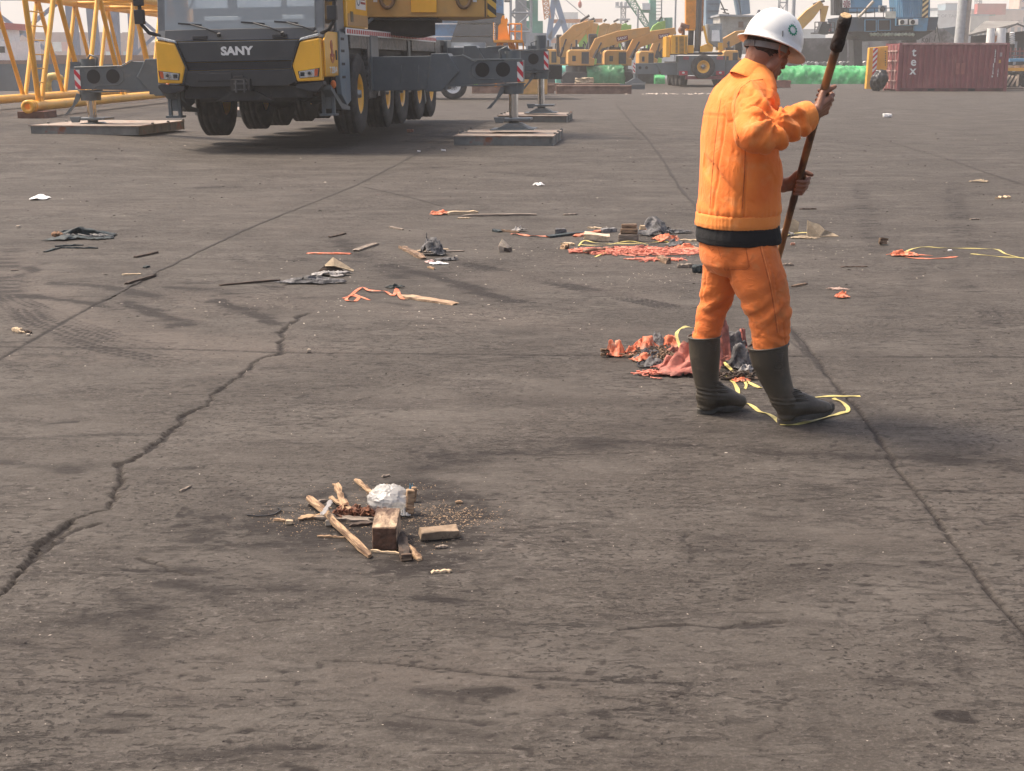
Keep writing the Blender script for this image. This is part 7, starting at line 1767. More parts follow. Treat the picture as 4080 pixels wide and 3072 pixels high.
# ---- excavators ------------------------------------------------------
TAN = mat('excavator_tan', (.64,.34,.09), .5, var=.12, scale=1, dirt=((.40,.27,.15), 2, .52, .8)); LIM = mat('excavator_lime', (.30,.52,.10), .5, var=.12, scale=1); EXD = mat('excavator_dark', (.045,.05,.055), .5, var=.3, scale=2)
EXG = 'excavators parked in a row'
def excavator(label, base, d, sx, boom, stick=None, col=TAN, cab=True, bodyw=62, tarp=False):
    """base: px,py of body's lower left corner; boom: list of (px,py); all at distance d"""
    b0 = P(base[0], base[1], d); t = thing('excavator', label, 'excavator', (b0.x, d, 0), 0, EXG); T = Vector(t.location)
    u = d/FPX; W = bodyw*u; z = b0.z
    for k in (0,1):
        yy = 0.2+k*2.0; m = MB(); m.prism([(-.2,.0),(W*1.25,.0),(W*1.35,.25),(W*1.35,.6),(W*1.2,.85),(-.1,.85),(-.35,.6),(-.35,.25)], 'y', yy, yy+.6); m.obj('track', EXD, t, bevel=.04)
    m = MB(); m.cyl((W*.5,1.3,.85),(W*.5,1.3,z),.8,.8,14); m.obj('turntable', EXD, t)
    m = MB(); m.prism([(0,z+.08),(.12,z),(W,z),(W*1.2,z),(W*1.22,z+.45),(W,z+.55),(W*.96,z+1.0),(.12,z+1.0),(0,z+.85)], 'y', 0, 2.6); m.obj('body', col, t, bevel=.06)
    m = MB(); m.box((W*.2,-.02,z+.28),(W*.36,-.004,z+.62)); m.box((W*.62,-.02,z+.12),(W*.95,-.004,z+.85)); m.obj('side_vent', EXD if not tarp else GRY, t)
    m = MB(); m.box((W*.2,.2,z+1.0),(W*.7,2.2,z+1.18)); m.cyl((W*.4,.5,z+1.15),(W*.4,.5,z+1.6),.07,.07,8); m.obj('engine_hood', EXD, t)
    if cab:
        m = MB(); m.prism([(W*1.0,z+.5),(W*1.42,z+.5),(W*1.5,z+1.1),(W*1.36,z+2.0),(W*1.0,z+2.0)], 'y', 1.55, 2.6); m.obj('cab', EXD, t, bevel=.05)
        MB().prism([(W*1.04,z+.95),(W*1.38,z+.95),(W*1.33,z+1.85),(W*1.04,z+1.85)], 'y', 1.52, 1.545).obj('cab_window', SGLS, t)
    pts = [P(px,py,d)-T+Vector((0,1.3,0)) for px,py in boom]; th = .34
    # boom plate: a tapered bent box
    n = len(pts); top = []; bot = []
    for i, p in enumerate(pts):
        dd = (pts[min(i+1,n-1)]-pts[max(i-1,0)]).normalized(); nn = Vector((-dd.z,0,dd.x)); w_ = th*(1.15 if 0 < i < n-1 else .6); top.append(p+nn*w_); bot.append(p-nn*w_)
    m = MB(); m.prism([(p.x,p.z) for p in top]+[(p.x,p.z) for p in bot[::-1]], 'y', pts[0].y-.25, pts[0].y+.25); m.obj('boom', col, t, bevel=.03)
    k0 = Vector((W*1.15,1.0,z+.3)); m = MB(); mid = pts[1].lerp(pts[2], .12) if n > 2 else pts[1]; m.cyl(k0, k0.lerp(mid,.6)+Vector((0,-.1,0)), .10, .10, 8); m.cyl(k0.lerp(mid,.55)+Vector((0,-.1,0)), mid+Vector((0,-.35,0)), .05, .05, 8); m.obj('boom_cylinder', EXD, t)
    if stick:
        a, b_ = [P(px,py,d)-T+Vector((0,1.3,0)) for px,py in stick]; dd = (b_-a).normalized(); nn = Vector((-dd.z,0,dd.x))
        m = MB(); m.prism([((a+nn*.3).x,(a+nn*.3).z),((b_+nn*.12).x,(b_+nn*.12).z),((b_-nn*.12).x,(b_-nn*.12).z),((a-nn*.3).x,(a-nn*.3).z)], 'y', a.y-.2, a.y+.2); m.obj('stick', col, t, bevel=.02)
        m = MB(); c0 = pts[-2].lerp(pts[-1], .3)+Vector((0,0,.45)); m.cyl(c0, a+Vector((0,0,.35)), .09,.09,8); m.obj('stick_cylinder', EXD, t)
        m = MB(); m.prism([(b_.x-.1,b_.z),(b_.x+.5,b_.z-.2),(b_.x+.3,b_.z-.9),(b_.x-.4,b_.z-.8)], 'y', b_.y-.5, b_.y+.5); m.obj('bucket', EXD, t)
    return t
excavator('leftmost tan excavator of the row, tail over a green cloth', (2160,257), 96, 1, [(2247,228),(2252,160),(2300,118),(2350,92)], [(2352,80),(2352,165)], bodyw=58)
excavator('second tan excavator, boom folded high beside a dark stick', (2190,262), 104, 1, [(2270,226),(2275,180),(2318,125),(2352,100)], [(2372,90),(2362,180)])
excavator('lime green excavator behind the left tan ones', (2300,258), 112, 1, [(2335,230),(2325,170),(2350,115),(2372,98)], [(2376,98),(2372,190)], LIM)
excavator('tan excavator with a long low boom carrying a red badge', (2262,262), 90, 1, [(2349,232),(2390,172),(2470,147),(2596,118)], None, bodyw=86)
excavator('dark tan excavator behind, its boom tip left of centre of the row', (2335,258), 118, 1, [(2390,240),(2390,150),(2405,110),(2418,96)], [(2420,92),(2412,190)])
excavator('tan excavator behind with boom tip just right of the row centre', (2380,258), 122, 1, [(2425,240),(2425,150),(2442,112),(2464,95)], [(2468,92),(2460,190)])
excavator('lime green excavator with pointed boom above the green tarp', (2440,262), 126, 1, [(2470,230),(2462,150),(2488,112),(2505,98)], [(2507,98),(2512,185)], LIM)
excavator('right tan excavator with boom slanting up to the crane, red badge near tip', (2410,262), 92, 1, [(2502,232),(2545,168),(2610,145),(2700,120)], None, bodyw=86)
excavator('lime green excavator nearest the second crane', (2560,258), 110, 1, [(2590,220),(2605,150),(2625,112),(2640,92)], [(2642,84),(2652,130)], LIM)
excavator('tan excavator half hidden by the second crane', (2545,262), 98, 1, [(2592,235),(2630,175),(2662,152),(2690,148)], None, bodyw=60)
for px, py, d, a in ((2484,152,89.5,R(10)),(2652,142,91.5,R(9))):
    p = P(px,py,d); o = None
    Mx = Matrix.Translation(p+Vector((0,.7,0))) @ Matrix.Rotation(-a*1.0,4,'Y')
    par = [q for q in bpy.data.objects if q.name.startswith('excavator') and abs(q.location.y-(90 if px < 2500 else 92)) < .1][0]
    m = MB().box((-.36,-.03,-.14),(.36,.01,.14), Matrix.Translation(p-Vector(par.location)+Vector((0,1.0,0))) @ Matrix.Rotation(-a,4,'Y')); bo = m.obj('badge', mat('badge_dark_red', (.20,.03,.03), .5), par)
    text_obj('badge_lettering', 'SANY', .24, WHT, Matrix.Translation(p-Vector(par.location)+Vector((0,.96,0))) @ Matrix.Rotation(-a,4,'Y') @ FACE_CAM, bo, .002, .004)
# crossing excavator booms right of the second crane
excavator('tan excavator whose boom shows between the second crane and the helmet', (2880,262), 95, 1, [(2885,215),(2900,172),(2950,145),(3010,128)], None, bodyw=60)
excavator('tan excavator with boom raised beside the blue crane right of the helmet', (3010,262), 102, 1, [(3060,235),(3180,115),(3240,55),(3288,8)], [(3300,20),(3293,85)], bodyw=80)

# ---- green tarpaulin bundles ------------------------------------------
def tarp_bundle(label, px0, px1, py0, py1, d, m, seed, dep=1.6, group=None, noise=.09, round_=False):
    a, b = P(px0,py1,d), P(px1,py1,d); zt = P(px0,py0,d).z; L = b.x-a.x; t_ = MB(); nx, na = max(24,int(L/.10)), 26; vs = []
    for i in range(nx+1):
        u = i/nx
        for k in range(na):
            an = math.pi*k/(na-1); cx, cz = math.cos(an), math.sin(an); ex = .45 if not round_ else .8
            y = -math.copysign(abs(cx)**ex, cx)*dep/2*(1.12-.12*cz); z = cz**ex*zt if cz > 1e-6 else 0; vs.append((L*u, y, z))
    fs = [(i*na+k, (i+1)*na+k, (i+1)*na+k+1, i*na+k+1) for i in range(nx) for k in range(na-1)]+[tuple(range(na)), tuple(nx*na+k for k in range(na))[::-1]]
    t_.add(vs, fs, True); me = t_.mesh('tarp')
    def dd(co, no):
        x, y, z = co[:,0], co[:,1], co[:,2]; q = noise*fbm(x*1.1+seed, y*1.1, z*1.1, 4); cr = fbm(x*1.3+z*1.0+seed, y*.8, z*1.4-x*.4, 3); q -= noise*.8*np.exp(-(cr/.05)**2); q += noise*.6*np.exp(-(fbm(x*2+seed*2, y, z*2.4+x, 2)/.06)**2)
        return q*np.clip(z/.2, .15, 1)
    displace(me, dd); o = mkobj('tarp_bundle', me, m); o.location = (a.x, d, 0); return tag(o, label, 'tarpaulin bundle', group)
GT = mat('dark_green_tarp', (.05,.20,.085), .45, var=.3, scale=1.5, dirt=((.28,.34,.24), 2.0, .56, .75)); GT2 = mat('bright_green_net', (.045,.36,.11), .6, var=.2, scale=1.5, dirt=((.24,.52,.30), 2.0, .5, .75))
tarp_bundle('dark green tarpaulin bundle in front of the excavators, left half', 2262, 2332, 262, 326, 92, GT, 3)
tarp_bundle('dark green tarpaulin bundle in front of the excavators, wide right half', 2334, 2482, 261, 329, 91, GT, 8, dep=2, noise=.11)
tarp_bundle('long bright green net bundle from the worker to the yellow plate', 3085, 3458, 262, 325, 98, GT2, 5, dep=2.2, round_=True, noise=.12)
tarp_bundle('bright green net end between the second crane and the worker', 2880, 2960, 290, 325, 99, GT2, 6, dep=2)
tarp_bundle('low green net heap under the second crane outrigger', 2606, 2645, 298, 308, 98, GT2, 7, noise=.05)
CY = mat('turquoise_cloth', (.12,.42,.36), .7, var=.3, scale=2)
sheet('turquoise_cloth', 'crumpled turquoise cloth heap left of the dark green tarp', 'cloth', (1168,163), .7, .6, .45, CY, seed=91, edge=.3)
tarp_bundle('turquoise cloth hanging over the leftmost excavator track', 2215, 2262, 262, 296, 94, CY, 9, noise=.06)
# ---- steel beams on the ground ------------------------------------------
RST = mat('rusty_beam', (.26,.155,.115), .8, var=.25, scale=2, dirt=((.34,.24,.18), 2, .5, .75), bump=.2, bscale=10); RSTY = mat('yellow_beam', (.66,.38,.12), .6, var=.2, scale=1.5)
def h_beam(name, label, px0, px1, py0, py1, d, m, group='steel beams lying behind the outriggers'):
    a, b = P(px0,py1,d), P(px1,py1,d); zt = P(px0,py0,d).z; L = b.x-a.x; mb = MB()
    mb.box((0,0,zt-.07),(L,.5,zt)); mb.box((0,.06,.045),(L,.44,zt-.07)); mb.box((0,0,.0),(L,.5,.045))
    o = mb.obj(name, m, None, .01); o.location = (a.x,d,0); return tag(o, label, 'steel beam', group)
h_beam('steel_beam', 'brown steel beam lying nearest in front of the green tarp', 2216, 2517, 341, 368, 67, RST)
h_beam('steel_beam', 'brown steel beam behind the nearest one, slightly higher', 2228, 2470, 333, 352, 72, RST)
h_beam('steel_beam', 'brown steel beam left of the nearest, ending at the rear jack', 1880, 2208, 338, 366, 68, RST)
h_beam('steel_beam', 'second brown beam behind the left one', 1900, 2228, 331, 350, 73, RST)
for k in range(4): pass
t = thing('yellow_beam', 'yellow ribbed beam lying just behind the brown beams', 'steel beam', (P(2135,330,76).x,76,0))
for k in range(3): x = 1.45*k; m = MB().box((x,0,.0),(x+1.3,.5,.28)); m.obj('segment', RSTY, t, bevel=.02)
MB().box((-.1,.1,.285),(4.4,.45,.33)).obj('top_flange', RSTY, t)
c = P(2080,290,66); o = MB().box((0,0,0),(1.35,.6,.82)).obj('orange_drum_rack', RSTY, None, .03); o.location = (P(2066,330,66).x,66,0); tag(o, 'orange-brown crate between the two right jacks', 'crate')
h_beam('timber_beam', 'thin dark board on the ground under the far outrigger of the second crane', 2457, 2570, 335, 347, 78, GRY, None)
field2 = grit('rubble_patch', 'pale rubble and litter patch left of the second crane wheel', [(1480,203,1.6,.6,90),(1300,300/K,.8,.5,20),(1215,165,1.6,.8,40)], mat('pale_rubble', (.50,.42,.36), .9, var=.4, scale=3), 95, .02, .10, 'rubble')
block('brown_carton', 'crumpled tan carton against the dark green tarp', 'cardboard', (1262,186.5), (1.1,.5,.42), CARD, 0, jit=.10)

# ---- second mobile crane seen from behind --------------------------------
D2 = 85.0; u2 = D2/FPX; c = P(2795,340,D2); t = thing('mobile_crane', 'second yellow crane seen from the rear with a spare wheel and upright boom', 'mobile crane', (c.x, D2, 0)); T2 = Vector(t.location); C2 = t
def p2(px, py, dy=0.0): return P(px,py,D2+dy)-T2
def rect2(mb, x0, y0, x1, y1, dy=0.0, th=.3):
    a, b = p2(x0,y1,dy), p2(x1,y0,dy); mb.box((a.x,a.y,a.z),(b.x,a.y+th,b.z)); return mb
GRY2 = mat('carrier_grey', (.14,.165,.175), .45, var=.1, scale=1)
m = MB(); rect2(m,2700,222,2891,300,0,1.2); m.obj('rear_body', GRY2, t, bevel=.03)
m = MB(); rect2(m,2745,225,2850,240,-.06,.05); rect2(m,2747,240,2756,300,-.06,.05); rect2(m,2841,240,2850,300,-.06,.05); m.obj('rear_frame', GRY2, t)
rect2(MB(),2733,303,2888,316,-.1,.5).obj('bumper', mat('bumper_dull_red', (.24,.06,.07), .6), t)
for x0 in (2706,2853):
    rect2(MB(),x0,283,x0+34,300,-.12,.11).obj('tail_light', mat('tail_red', (.45,.04,.06), .4), t)
    MB().ell(p2(x0+17,290,-.14), (.09,.03,.06), None, 10, 6).obj('lamp_glint', WHT, t)
for x0 in (2722,2856): rect2(MB(),x0,225,x0+26,238,-.04,.035).obj('reflector_panel', mat('panel_red', (.38,.10,.12), .5), t)
sp = make_wheel(t, tuple(p2(2801,266,-.30)), .70, .40, .36, -1, YEL); sp.rotation_euler = (0,0,R(90))
for x0, dy in ((2722,2.2),(2706,3.6),(2690,5.2),(2675,6.8)):
    w_ = MB().lathe([(-.2,.3),(-.22,.62),(-.17,.70),(.17,.70),(.22,.62),(.2,.3)],28).obj('wheel', RUB, t); w_.location = (p2(x0,300,dy).x+ .0, dy, .70)
for x0, dy in ((2865,2.2),(2862,3.6),(2858,5.2)):
    w_ = MB().lathe([(-.2,.3),(-.22,.62),(-.17,.70),(.17,.70),(.22,.62),(.2,.3)],28).obj('wheel', RUB, t); w_.location = (p2(x0,300,dy).x, dy, .70)
m = MB(); m.box((-1.3,1.0,.7),(1.3,9,1.5)); m.obj('chassis_frame', GRYD, t)
m = MB(); rect2(m,2532,252,2625,295,.5,.5); q = [p2(2610,250,.45),p2(2722,250,.45),p2(2722,300,.45),p2(2640,298,.45)]; m.prism([(v.x,v.z) for v in q],'y',.4,1.1); m.obj('outrigger_beam', GRY2, t, bevel=.02)
m = MB()
for x in (2550,2576): a = p2(x,270,.49); m.cyl(a,a+Vector((0,-.01,0)),.09,.09,16)
m.obj('beam_hole', HOLE, t)
rect2(MB(),2522,250,2531,292,.42,.06).obj('striped_plate', RW, t)
m = MB(); a = p2(2533,292,.7); m.cyl(a, p2(2533,322,.7), .14,.14,12); m.box((a.x-.6,.4,.20),(a.x+.6,1.0,.28)); m.prism([(a.x-.5,.28),(a.x+.5,.28),(a.x+.15,.5),(a.x-.15,.5)],'y',.5,.9); m.obj('jack', GRY2, t)
rect2(MB(),2891,240,2960,296,.4,.6).obj('outrigger_beam', GRY2, t)
# upper works
m = MB(); rect2(m,2652,145,2672,228,-.2,1.8); m.obj('counterweight', YEL, t, bevel=.03)
m = MB(); rect2(m,2672,140,2741,215,-.3,1.5); eng = m.obj('engine_house', YEL, t, bevel=.02)
m = MB()
for k in range(14): rect2(m,2707,146+5*k,2725,148+5*k,-.34,.03)
for k in range(13):
    rect2(m,2692,147+5*k,2700,149.5+5*k,-.34,.03); rect2(m,2731,147+5*k,2737,149.5+5*k,-.34,.03)
m.obj('grille_slots', mat('slot_brown', (.16,.10,.04), .6), eng, kind='stuff')
m = MB(); rect2(m,2741,180,2765,212,-.1,1); rect2(m,2860,170,2880,200,0,1); q = [p2(2790,185),p2(2822,172),p2(2842,190),p2(2838,206),p2(2790,208)]; m.prism([(v.x,v.z) for v in q],'y',-.1,.7); m.obj('slewing_frame', YEL, t, bevel=.02)
m = MB(); rect2(m,2672,208,2880,218,.1,1.6); rect2(m,2745,115,2765,185,.3,.6); m.obj('turntable', GRYD, t)
m = MB().beam(p2(2752,122,.5), p2(2762,-900,.5), .56, .62); m.obj('boom', YEL, t, bevel=.03)
m = MB().beam(p2(2752,116,.5), p2(2753,-60,.5), .62, .66); m.obj('boom_base', mat('boom_amber', (.72,.28,.02), .4), t, bevel=.02)
m = MB().cyl(p2(2779,205,.3), p2(2787,-120,.3), .20, .20, 16); m.cyl(p2(2779,206,.3), p2(2779,190,.3), .24,.24,16); m.obj('lift_cylinder', mat('cylinder_grey', (.11,.115,.11), .35, metal=.3), t)
m = MB().beam(p2(2802,-40,.5), p2(2797,125,.5), .10, .12); m.obj('side_rib', mat('rib_orange', (.60,.24,.10), .5), t)
for k, (a, b) in enumerate((((2803,102),(2818,170)),((2818,170),(2838,185)))): MB().beam(p2(*a,-.1), p2(*b,-.1), .20, .12).obj('frame_arm', YEL, t)
m = MB(); q = [p2(2822,95),p2(2878,92),p2(2882,185),p2(2850,186),p2(2826,170)]; m.prism([(v.x,v.z) for v in q],'y',.05,1.4); cb = m.obj('operator_cab', mat('cab_white_frame', (.34,.35,.34), .4), t, bevel=.03)
m = MB(); q = [p2(2829,103),p2(2874,102),p2(2874,168),p2(2832,168)]; m.prism([(v.x,v.z) for v in q],'y',-.02,.045); m.obj('cab_window', WIND, cb)
m = MB(); q = [p2(2836,120),p2(2866,120),p2(2868,165),p2(2834,165)]; m.prism([(v.x,v.z) for v in q],'y',-.03,-.022); m.obj('seat_back', PALE, cb)
m = MB(); m.cyl(p2(2712,100,.3),p2(2745,108,.3),.16,.16,10); m.cyl(p2(2722,112,.4),p2(2722,140,.4),.10,.10,8); m.ell(p2(2712,120,.2),(.16,.16,.2)); m.obj('winch_parts', mat('winch_brown', (.16,.08,.05), .6), t)
# ---- blue tower crane, white deckhouse, black hull ------------------------
D = 125; BLT = mat('tower_blue', (.17,.27,.36), .55, var=.15, scale=.4, dirt=((.12,.16,.19), .7, .5, .75))
t = thing('harbour_crane', 'slate blue harbour crane tower right behind the second crane boom', 'harbour crane', (P(2840,245,D).x,D,-1)); tl = Vector(t.location)
m = MB(); poly_at(m, [(2808,-30),(2872,-30),(2850,95),(2808,120)], D, 1.6, tl); poly_at(m, [(2940,-30),(2978,-30),(2985,55),(2950,60)], D, 1.4, tl); poly_at(m, [(2920,-30),(2932,-30),(2948,60),(2936,60)], D, 1, tl); m.obj('tower', BLT, t, bevel=.03)
m = MB()
for k in range(3): poly_at(m, [(2820,15+28*k),(2866,15+28*k),(2866,17+28*k),(2820,17+28*k)], D-.9, .1, tl)
for a, b in (((2870,5),(2890,50)),((2872,35),(2900,40)),((2880,50),(2905,55))): m.cyl(P(*a,D)-tl, P(*b,D)-tl, .06,.06,6)
m.obj('seams', EXD, t)
hs = thing('deckhouse', 'weathered white deckhouse with a brown window behind the cab', 'deckhouse', (P(2870,245,118).x,118,-1.5)); tl = Vector(hs.location)
m = MB(); poly_at(m, [(2855,65),(3010,70),(3010,215),(2855,215)], 118, 4, tl); wl = m.obj('wall', mat('dirty_white', (.50,.49,.45), .7, var=.15, scale=.5, dirt=((.25,.22,.19), .6, .5, .7)), hs)
m = MB(); poly_at(m, [(2942,86),(2962,86),(2962,110),(2942,110)], 115.9, .1, tl); m.obj('window', mat('window_brown', (.20,.12,.08), .5), wl)
m = MB(); poly_at(m, [(2848,60),(3016,66),(3016,72),(2848,68)], 118, 5, tl); m.obj('roof', LSG, hs)
m = MB(); poly_at(m, [(3015,52),(3022,48),(3024,42),(3029,42),(3031,48),(3038,54),(3036,64),(3015,60)], 117, .4, tl); 
ppl = thing('person', 'tiny far figure standing on the deckhouse roof behind the helmet', 'person', tuple(P(3024,66,117))); tt = Vector(ppl.location)
m = MB(); q = lambda a,b: P(a,b,117)-tt; m.chain([q(3022,66),q(3023,56)],[.10,.12],8); m.chain([q(3027,66),q(3025,56)],[.10,.12],8); m.chain([q(3024,56),q(3024,49)],[.17,.16],10); m.cap(q(3024,45),q(3024,44),.12,.12); m.chain([q(3022,50),q(3014,57)],[.07,.05],8); m.chain([q(3026,50),q(3030,56)],[.07,.05],8)
me = remesh(m, .035, 2); mkobj('body', me, mat('dark_clothes', (.05,.06,.08), .8), ppl)
# hull of barge behind
HUL = mat('black_hull', (.045,.047,.05), .65, var=.3, scale=.3, dirt=((.17,.165,.16), .35, .50, .66)); HUG = mat('grey_hull', (.34,.33,.32), .65, var=.2, scale=.3, dirt=((.07,.065,.06), .35, .44, .58))
D = 132; t = thing('cargo_barge', 'black and grey barge hull marked K01 moored behind the green bundle', 'barge', (P(3300,262,D).x, D, -1.9)); tl = Vector(t.location)
m = MB(); poly_at(m, [(3000,158),(3345,152),(3345,300),(3000,300)], D, 6, tl); m.obj('black_side', HUL, t)
m = MB(); poly_at(m, [(3346,150),(3480,140),(3640,118),(3720,115),(3800,170),(3800,300),(3346,300)], D, 5.6, tl); gs = m.obj('grey_side', HUG, t)
text_obj('hull_number', 'K01', .58, BLK, Matrix.Translation(P(3690,161,D-2.86)-tl) @ FACE_CAM, gs, .002, .012, sx=.9)
m = MB(); poly_at(m, [(3720,115),(3812,105),(3770,175),(3740,178)], D-1, 3, tl); m.obj('ramp', GRY2, t)
m = MB()
for a, b in (((3702,95),(3702,135)),((3728,95),(3728,132)),((3702,95),(3732,94)),((3732,94),(3745,165)),((3722,165),(3728,140))): m.cyl(P(*a,D-3)-tl, P(*b,D-3)-tl, .06,.06,6)
m.obj('railing', EXD, t)
# wharf clutter strip under the hull: wheels and fittings of the rail bogies
t = thing('rail_bogie', 'dark rail bogies of the blue portal crane under the hull', 'crane bogie', (P(3300,260,112).x,112,0)); tl = Vector(t.location)
m = MB(); poly_at(m, [(3190,262),(3460,262),(3460,251),(3190,248)], 112, 1.6, tl); m.obj('bogie_beam', EXD, t)
rng = random.Random(12)
for k in range(16):
    x = 3205+16*k; a = P(x,254,111)-tl; MB().cyl(a, a+Vector((0,-.12,0)), .16+.05*rng.random(), .16, 12).obj('bogie_wheel', STL if k % 3 else WHT, t)
# ---- blue portal crane house on the right ---------------------------------
D = 108; SKB = mat('house_blue', (.11,.31,.50), .5, var=.15, scale=.4, dirt=((.10,.17,.22), .8, .5, .75)); SKD = mat('house_dark_blue', (.035,.065,.10), .55, var=.3, scale=.6)
t = thing('portal_crane', 'big blue portal crane house with balconies above the barge at right', 'portal crane', (P(3480,245,D).x,D,-1)); tl = Vector(t.location)
m = MB(); poly_at(m, [(3325,72),(3700,72),(3690,122),(3340,128)], D, 5, tl); lh = m.obj('lower_house', SKD, t)
m = MB(); poly_at(m, [(3355,-60),(3488,-60),(3488,50),(3355,50)], D+1, 4, tl); m.obj('upper_house', SKB, t)
m = MB(); poly_at(m, [(3562,-60),(3678,-60),(3678,70),(3572,70)], D-1.0, 3.5, tl)
for k in range(14): x = 3574+k*7.2; poly_at(m, [(x,-60),(x+3.4,-60),(x+3.4,68),(x,68)], D-2.8, .1, tl)
m.obj('corrugated_house', SKB, t)
m = MB(); poly_at(m, [(3679,-60),(3702,-60),(3696,70),(3674,70)], D-2.9, .12, tl); m.obj('hazard_stripes', YB2, t)
m = MB(); poly_at(m, [(3640,72),(3697,72),(3690,124),(3640,124)], D-2.7, .3, tl); m.obj('corner_panel', SKB, t)
m = MB(); poly_at(m, [(3318,-60),(3355,-60),(3355,60),(3318,60)], D, 1.5, tl)
for k in range(4): poly_at(m, [(3322+8*k,-60),(3326+8*k,-60),(3326+8*k,60),(3322+8*k,60)], D-.9, .2, tl)
m.obj('dark_louvres', EXD, t)
m = MB(); poly_at(m, [(3357,-25),(3389,-25),(3389,33),(3357,33)], D-1.2, .06, tl); sg = m.obj('sign_board', WHT, t)
m = MB(); cc = P(3374,16,D-1.28)-tl
for k in range(8): a = k*math.pi/4; m.box((-.045,-.01,.17),(.045,.01,.27), Matrix.Translation(cc) @ Matrix.Rotation(a,4,'Y'))
m.tube([cc+Vector((.12*math.cos(a),0,.12*math.sin(a))) for a in [i*math.pi/10 for i in range(20)]], .035, 5, True, .3); m.tube([cc+Vector((.07*math.cos(a),0,.07*math.sin(a))) for a in [i*math.pi/6 for i in range(12)]], .018, 5, True, .3)
m.obj('cog_emblem', mat('cog_red', (.30,.03,.06), .5), sg)
for px0, px1, z0, z1 in ((3445,3492,78,126),(3498,3548,78,122)):
    fr = MB(); 
    for (x0,y0,x1,y1) in ((px0,z0,px1,z0+2.2),(px0,z1-2.2,px1,z1),(px0,z0,px0+2.2,z1),(px1-2.2,z0,px1,z1)): poly_at(fr, [(x0,y0),(x1,y0),(x1,y1),(x0,y1)], D-2.7, .2, tl)
    w_ = fr.obj('window', SKB, t); pn = MB(); poly_at(pn, [(px0+2,z0+2),(px1-2,z0+2),(px1-2,z1-2),(px0+2,z1-2)], D-2.62, .05, tl); pn.obj('pane', HOLE, w_)
m = MB(); 
for (x0,y0,x1,y1) in ((3568,70,3670,73),(3568,100,3668,103),(3568,70,3571,103),(3666,70,3669,103)): poly_at(m, [(x0,y0),(x1,y0),(x1,y1),(x0,y1)], D-2.75, .25, tl)
m.obj('balcony_frame', SKB, t)
for px0 in (3582,3624):
    m = MB(); poly_at(m, [(px0,78),(px0+32,76),(px0+32,98),(px0,100)], D-3.0, .35, tl); ac = m.obj('air_conditioner', WHT, t, bevel=.02); a = P(px0+13,88,D-3.2)-tl; MB().cyl(a,a+Vector((0,-.02,0)),.16,.16,16).obj('fan_grille', HOLE, ac)
m = MB(); poly_at(m, [(3502,22),(3530,22),(3530,50),(3502,50)], D-1.5, .5, tl); ac = m.obj('air_conditioner', LGR, t); a = P(3516,36,D-1.8)-tl; MB().cyl(a,a+Vector((0,-.02,0)),.2,.2,16).obj('fan_grille', HOLE, ac)
m = MB(); poly_at(m, [(3528,45),(3569,45),(3569,73),(3528,73)], D-2.9, .06, tl); m.obj('notice_board', mat('cream_board', (.62,.61,.52), .6), t)
m = MB(); poly_at(m, [(3247,128),(3330,128),(3330,134),(3247,134)], D-2, 3, tl); m.obj('walkway', EXD, t)
m = MB()
for x in (3247,3262,3276,3292,3308,3325): m.cyl(P(x,128,D-3.4)-tl, P(x,88,D-3.4)-tl, .04,.04,6)
for y in (88,108): m.cyl(P(3247,y,D-3.4)-tl, P(3325,y,D-3.4)-tl, .04,.04,6)
for x in (3345,3380,3415,3450,3485,3520,3555): m.cyl(P(x,72,D-2.8)-tl, P(x,30,D-2.8)-tl, .03,.03,6)
m.cyl(P(3345,32,D-2.8)-tl, P(3565,32,D-2.8)-tl, .035,.035,6); m.obj('railing', EXD, t)
m = MB(); a = P(3295,126,D-2.5)-tl; m.cyl(a, P(3295,95,D-2.5)-tl, .32,.32,14); dr = m.obj('red_drum', REDc, t)
m = MB(); m.cyl(P(3420,70,D-2.6)-tl, P(3480,5,D-2.6)-tl, .11,.11,8); m.obj('pipe', mat('pipe_tan', (.42,.36,.28), .6), t)
m = MB(); poly_at(m, [(3340,128),(3690,124),(3630,160),(3420,165)], D, 4, tl); poly_at(m, [(3390,160),(3425,160),(3425,265),(3395,265)], D, 1.5, tl); poly_at(m, [(3600,155),(3640,155),(3650,265),(3620,265)], D, 1.5, tl); m.obj('portal_base', EXD, t)
m = MB(); 
for k, x in enumerate(range(3470,3640,14)): m.ell(P(x,137,D-2.4)-tl, (.16,.12,.13), None, 8, 6)
m.obj('deck_fittings', mat('fittings_pale', (.55,.60,.50), .5, var=.5, scale=2), t)

# ---- maroon container, yellow plate, rubbish bag --------------------------
DC = 73.0; a = P(3560,358,DC)
t = thing('shipping_container', 'maroon corrugated shipping container lettered tex standing on the yard at right', 'container', (P(3572,358,DC).x, DC, 0), R(1.0)); T3 = Vector(t.location)
MRN = mat('container_side_maroon', (.235,.066,.072), .6, var=.12, scale=.9, dirt=((.30,.115,.105), 1.1, .52, .75), bump=.1, bscale=6)
L_, H_ = 5.72, 2.43
for (z0, z1, nm) in ((0,.16,'bottom_rail'),(H_-.10,H_,'top_rail')): MB().box((0,0,z0),(L_,.10,z1)).obj(nm, mat('rail_dusty', (.42,.24,.22), .7, var=.3, scale=3) if z0 else mat('rail_dark', (.13,.04,.04), .7, var=.4, scale=2), t, bevel=.01)
for x in (0, L_-.16): MB().box((x,-.003,.0),(x+.16,.16,H_-.001)).obj('corner_post', MRN, t, bevel=.01)
n = 19; pitch = (L_-.34)/n; m = MB(); prof = []
for k in range(n): x = .17+k*pitch; prof += [(x,.075),(x+pitch*.28,.075),(x+pitch*.42,.030),(x+pitch*.86,.030),(x+pitch,.075)]
vs = [(x,y,.161) for x,y in prof]+[(x,y,H_-.101) for x,y in prof]; N_ = len(prof); m.add(vs, [(i,i+1,N_+i+1,N_+i) for i in range(N_-1)]); m.obj('side_panel', MRN, t)
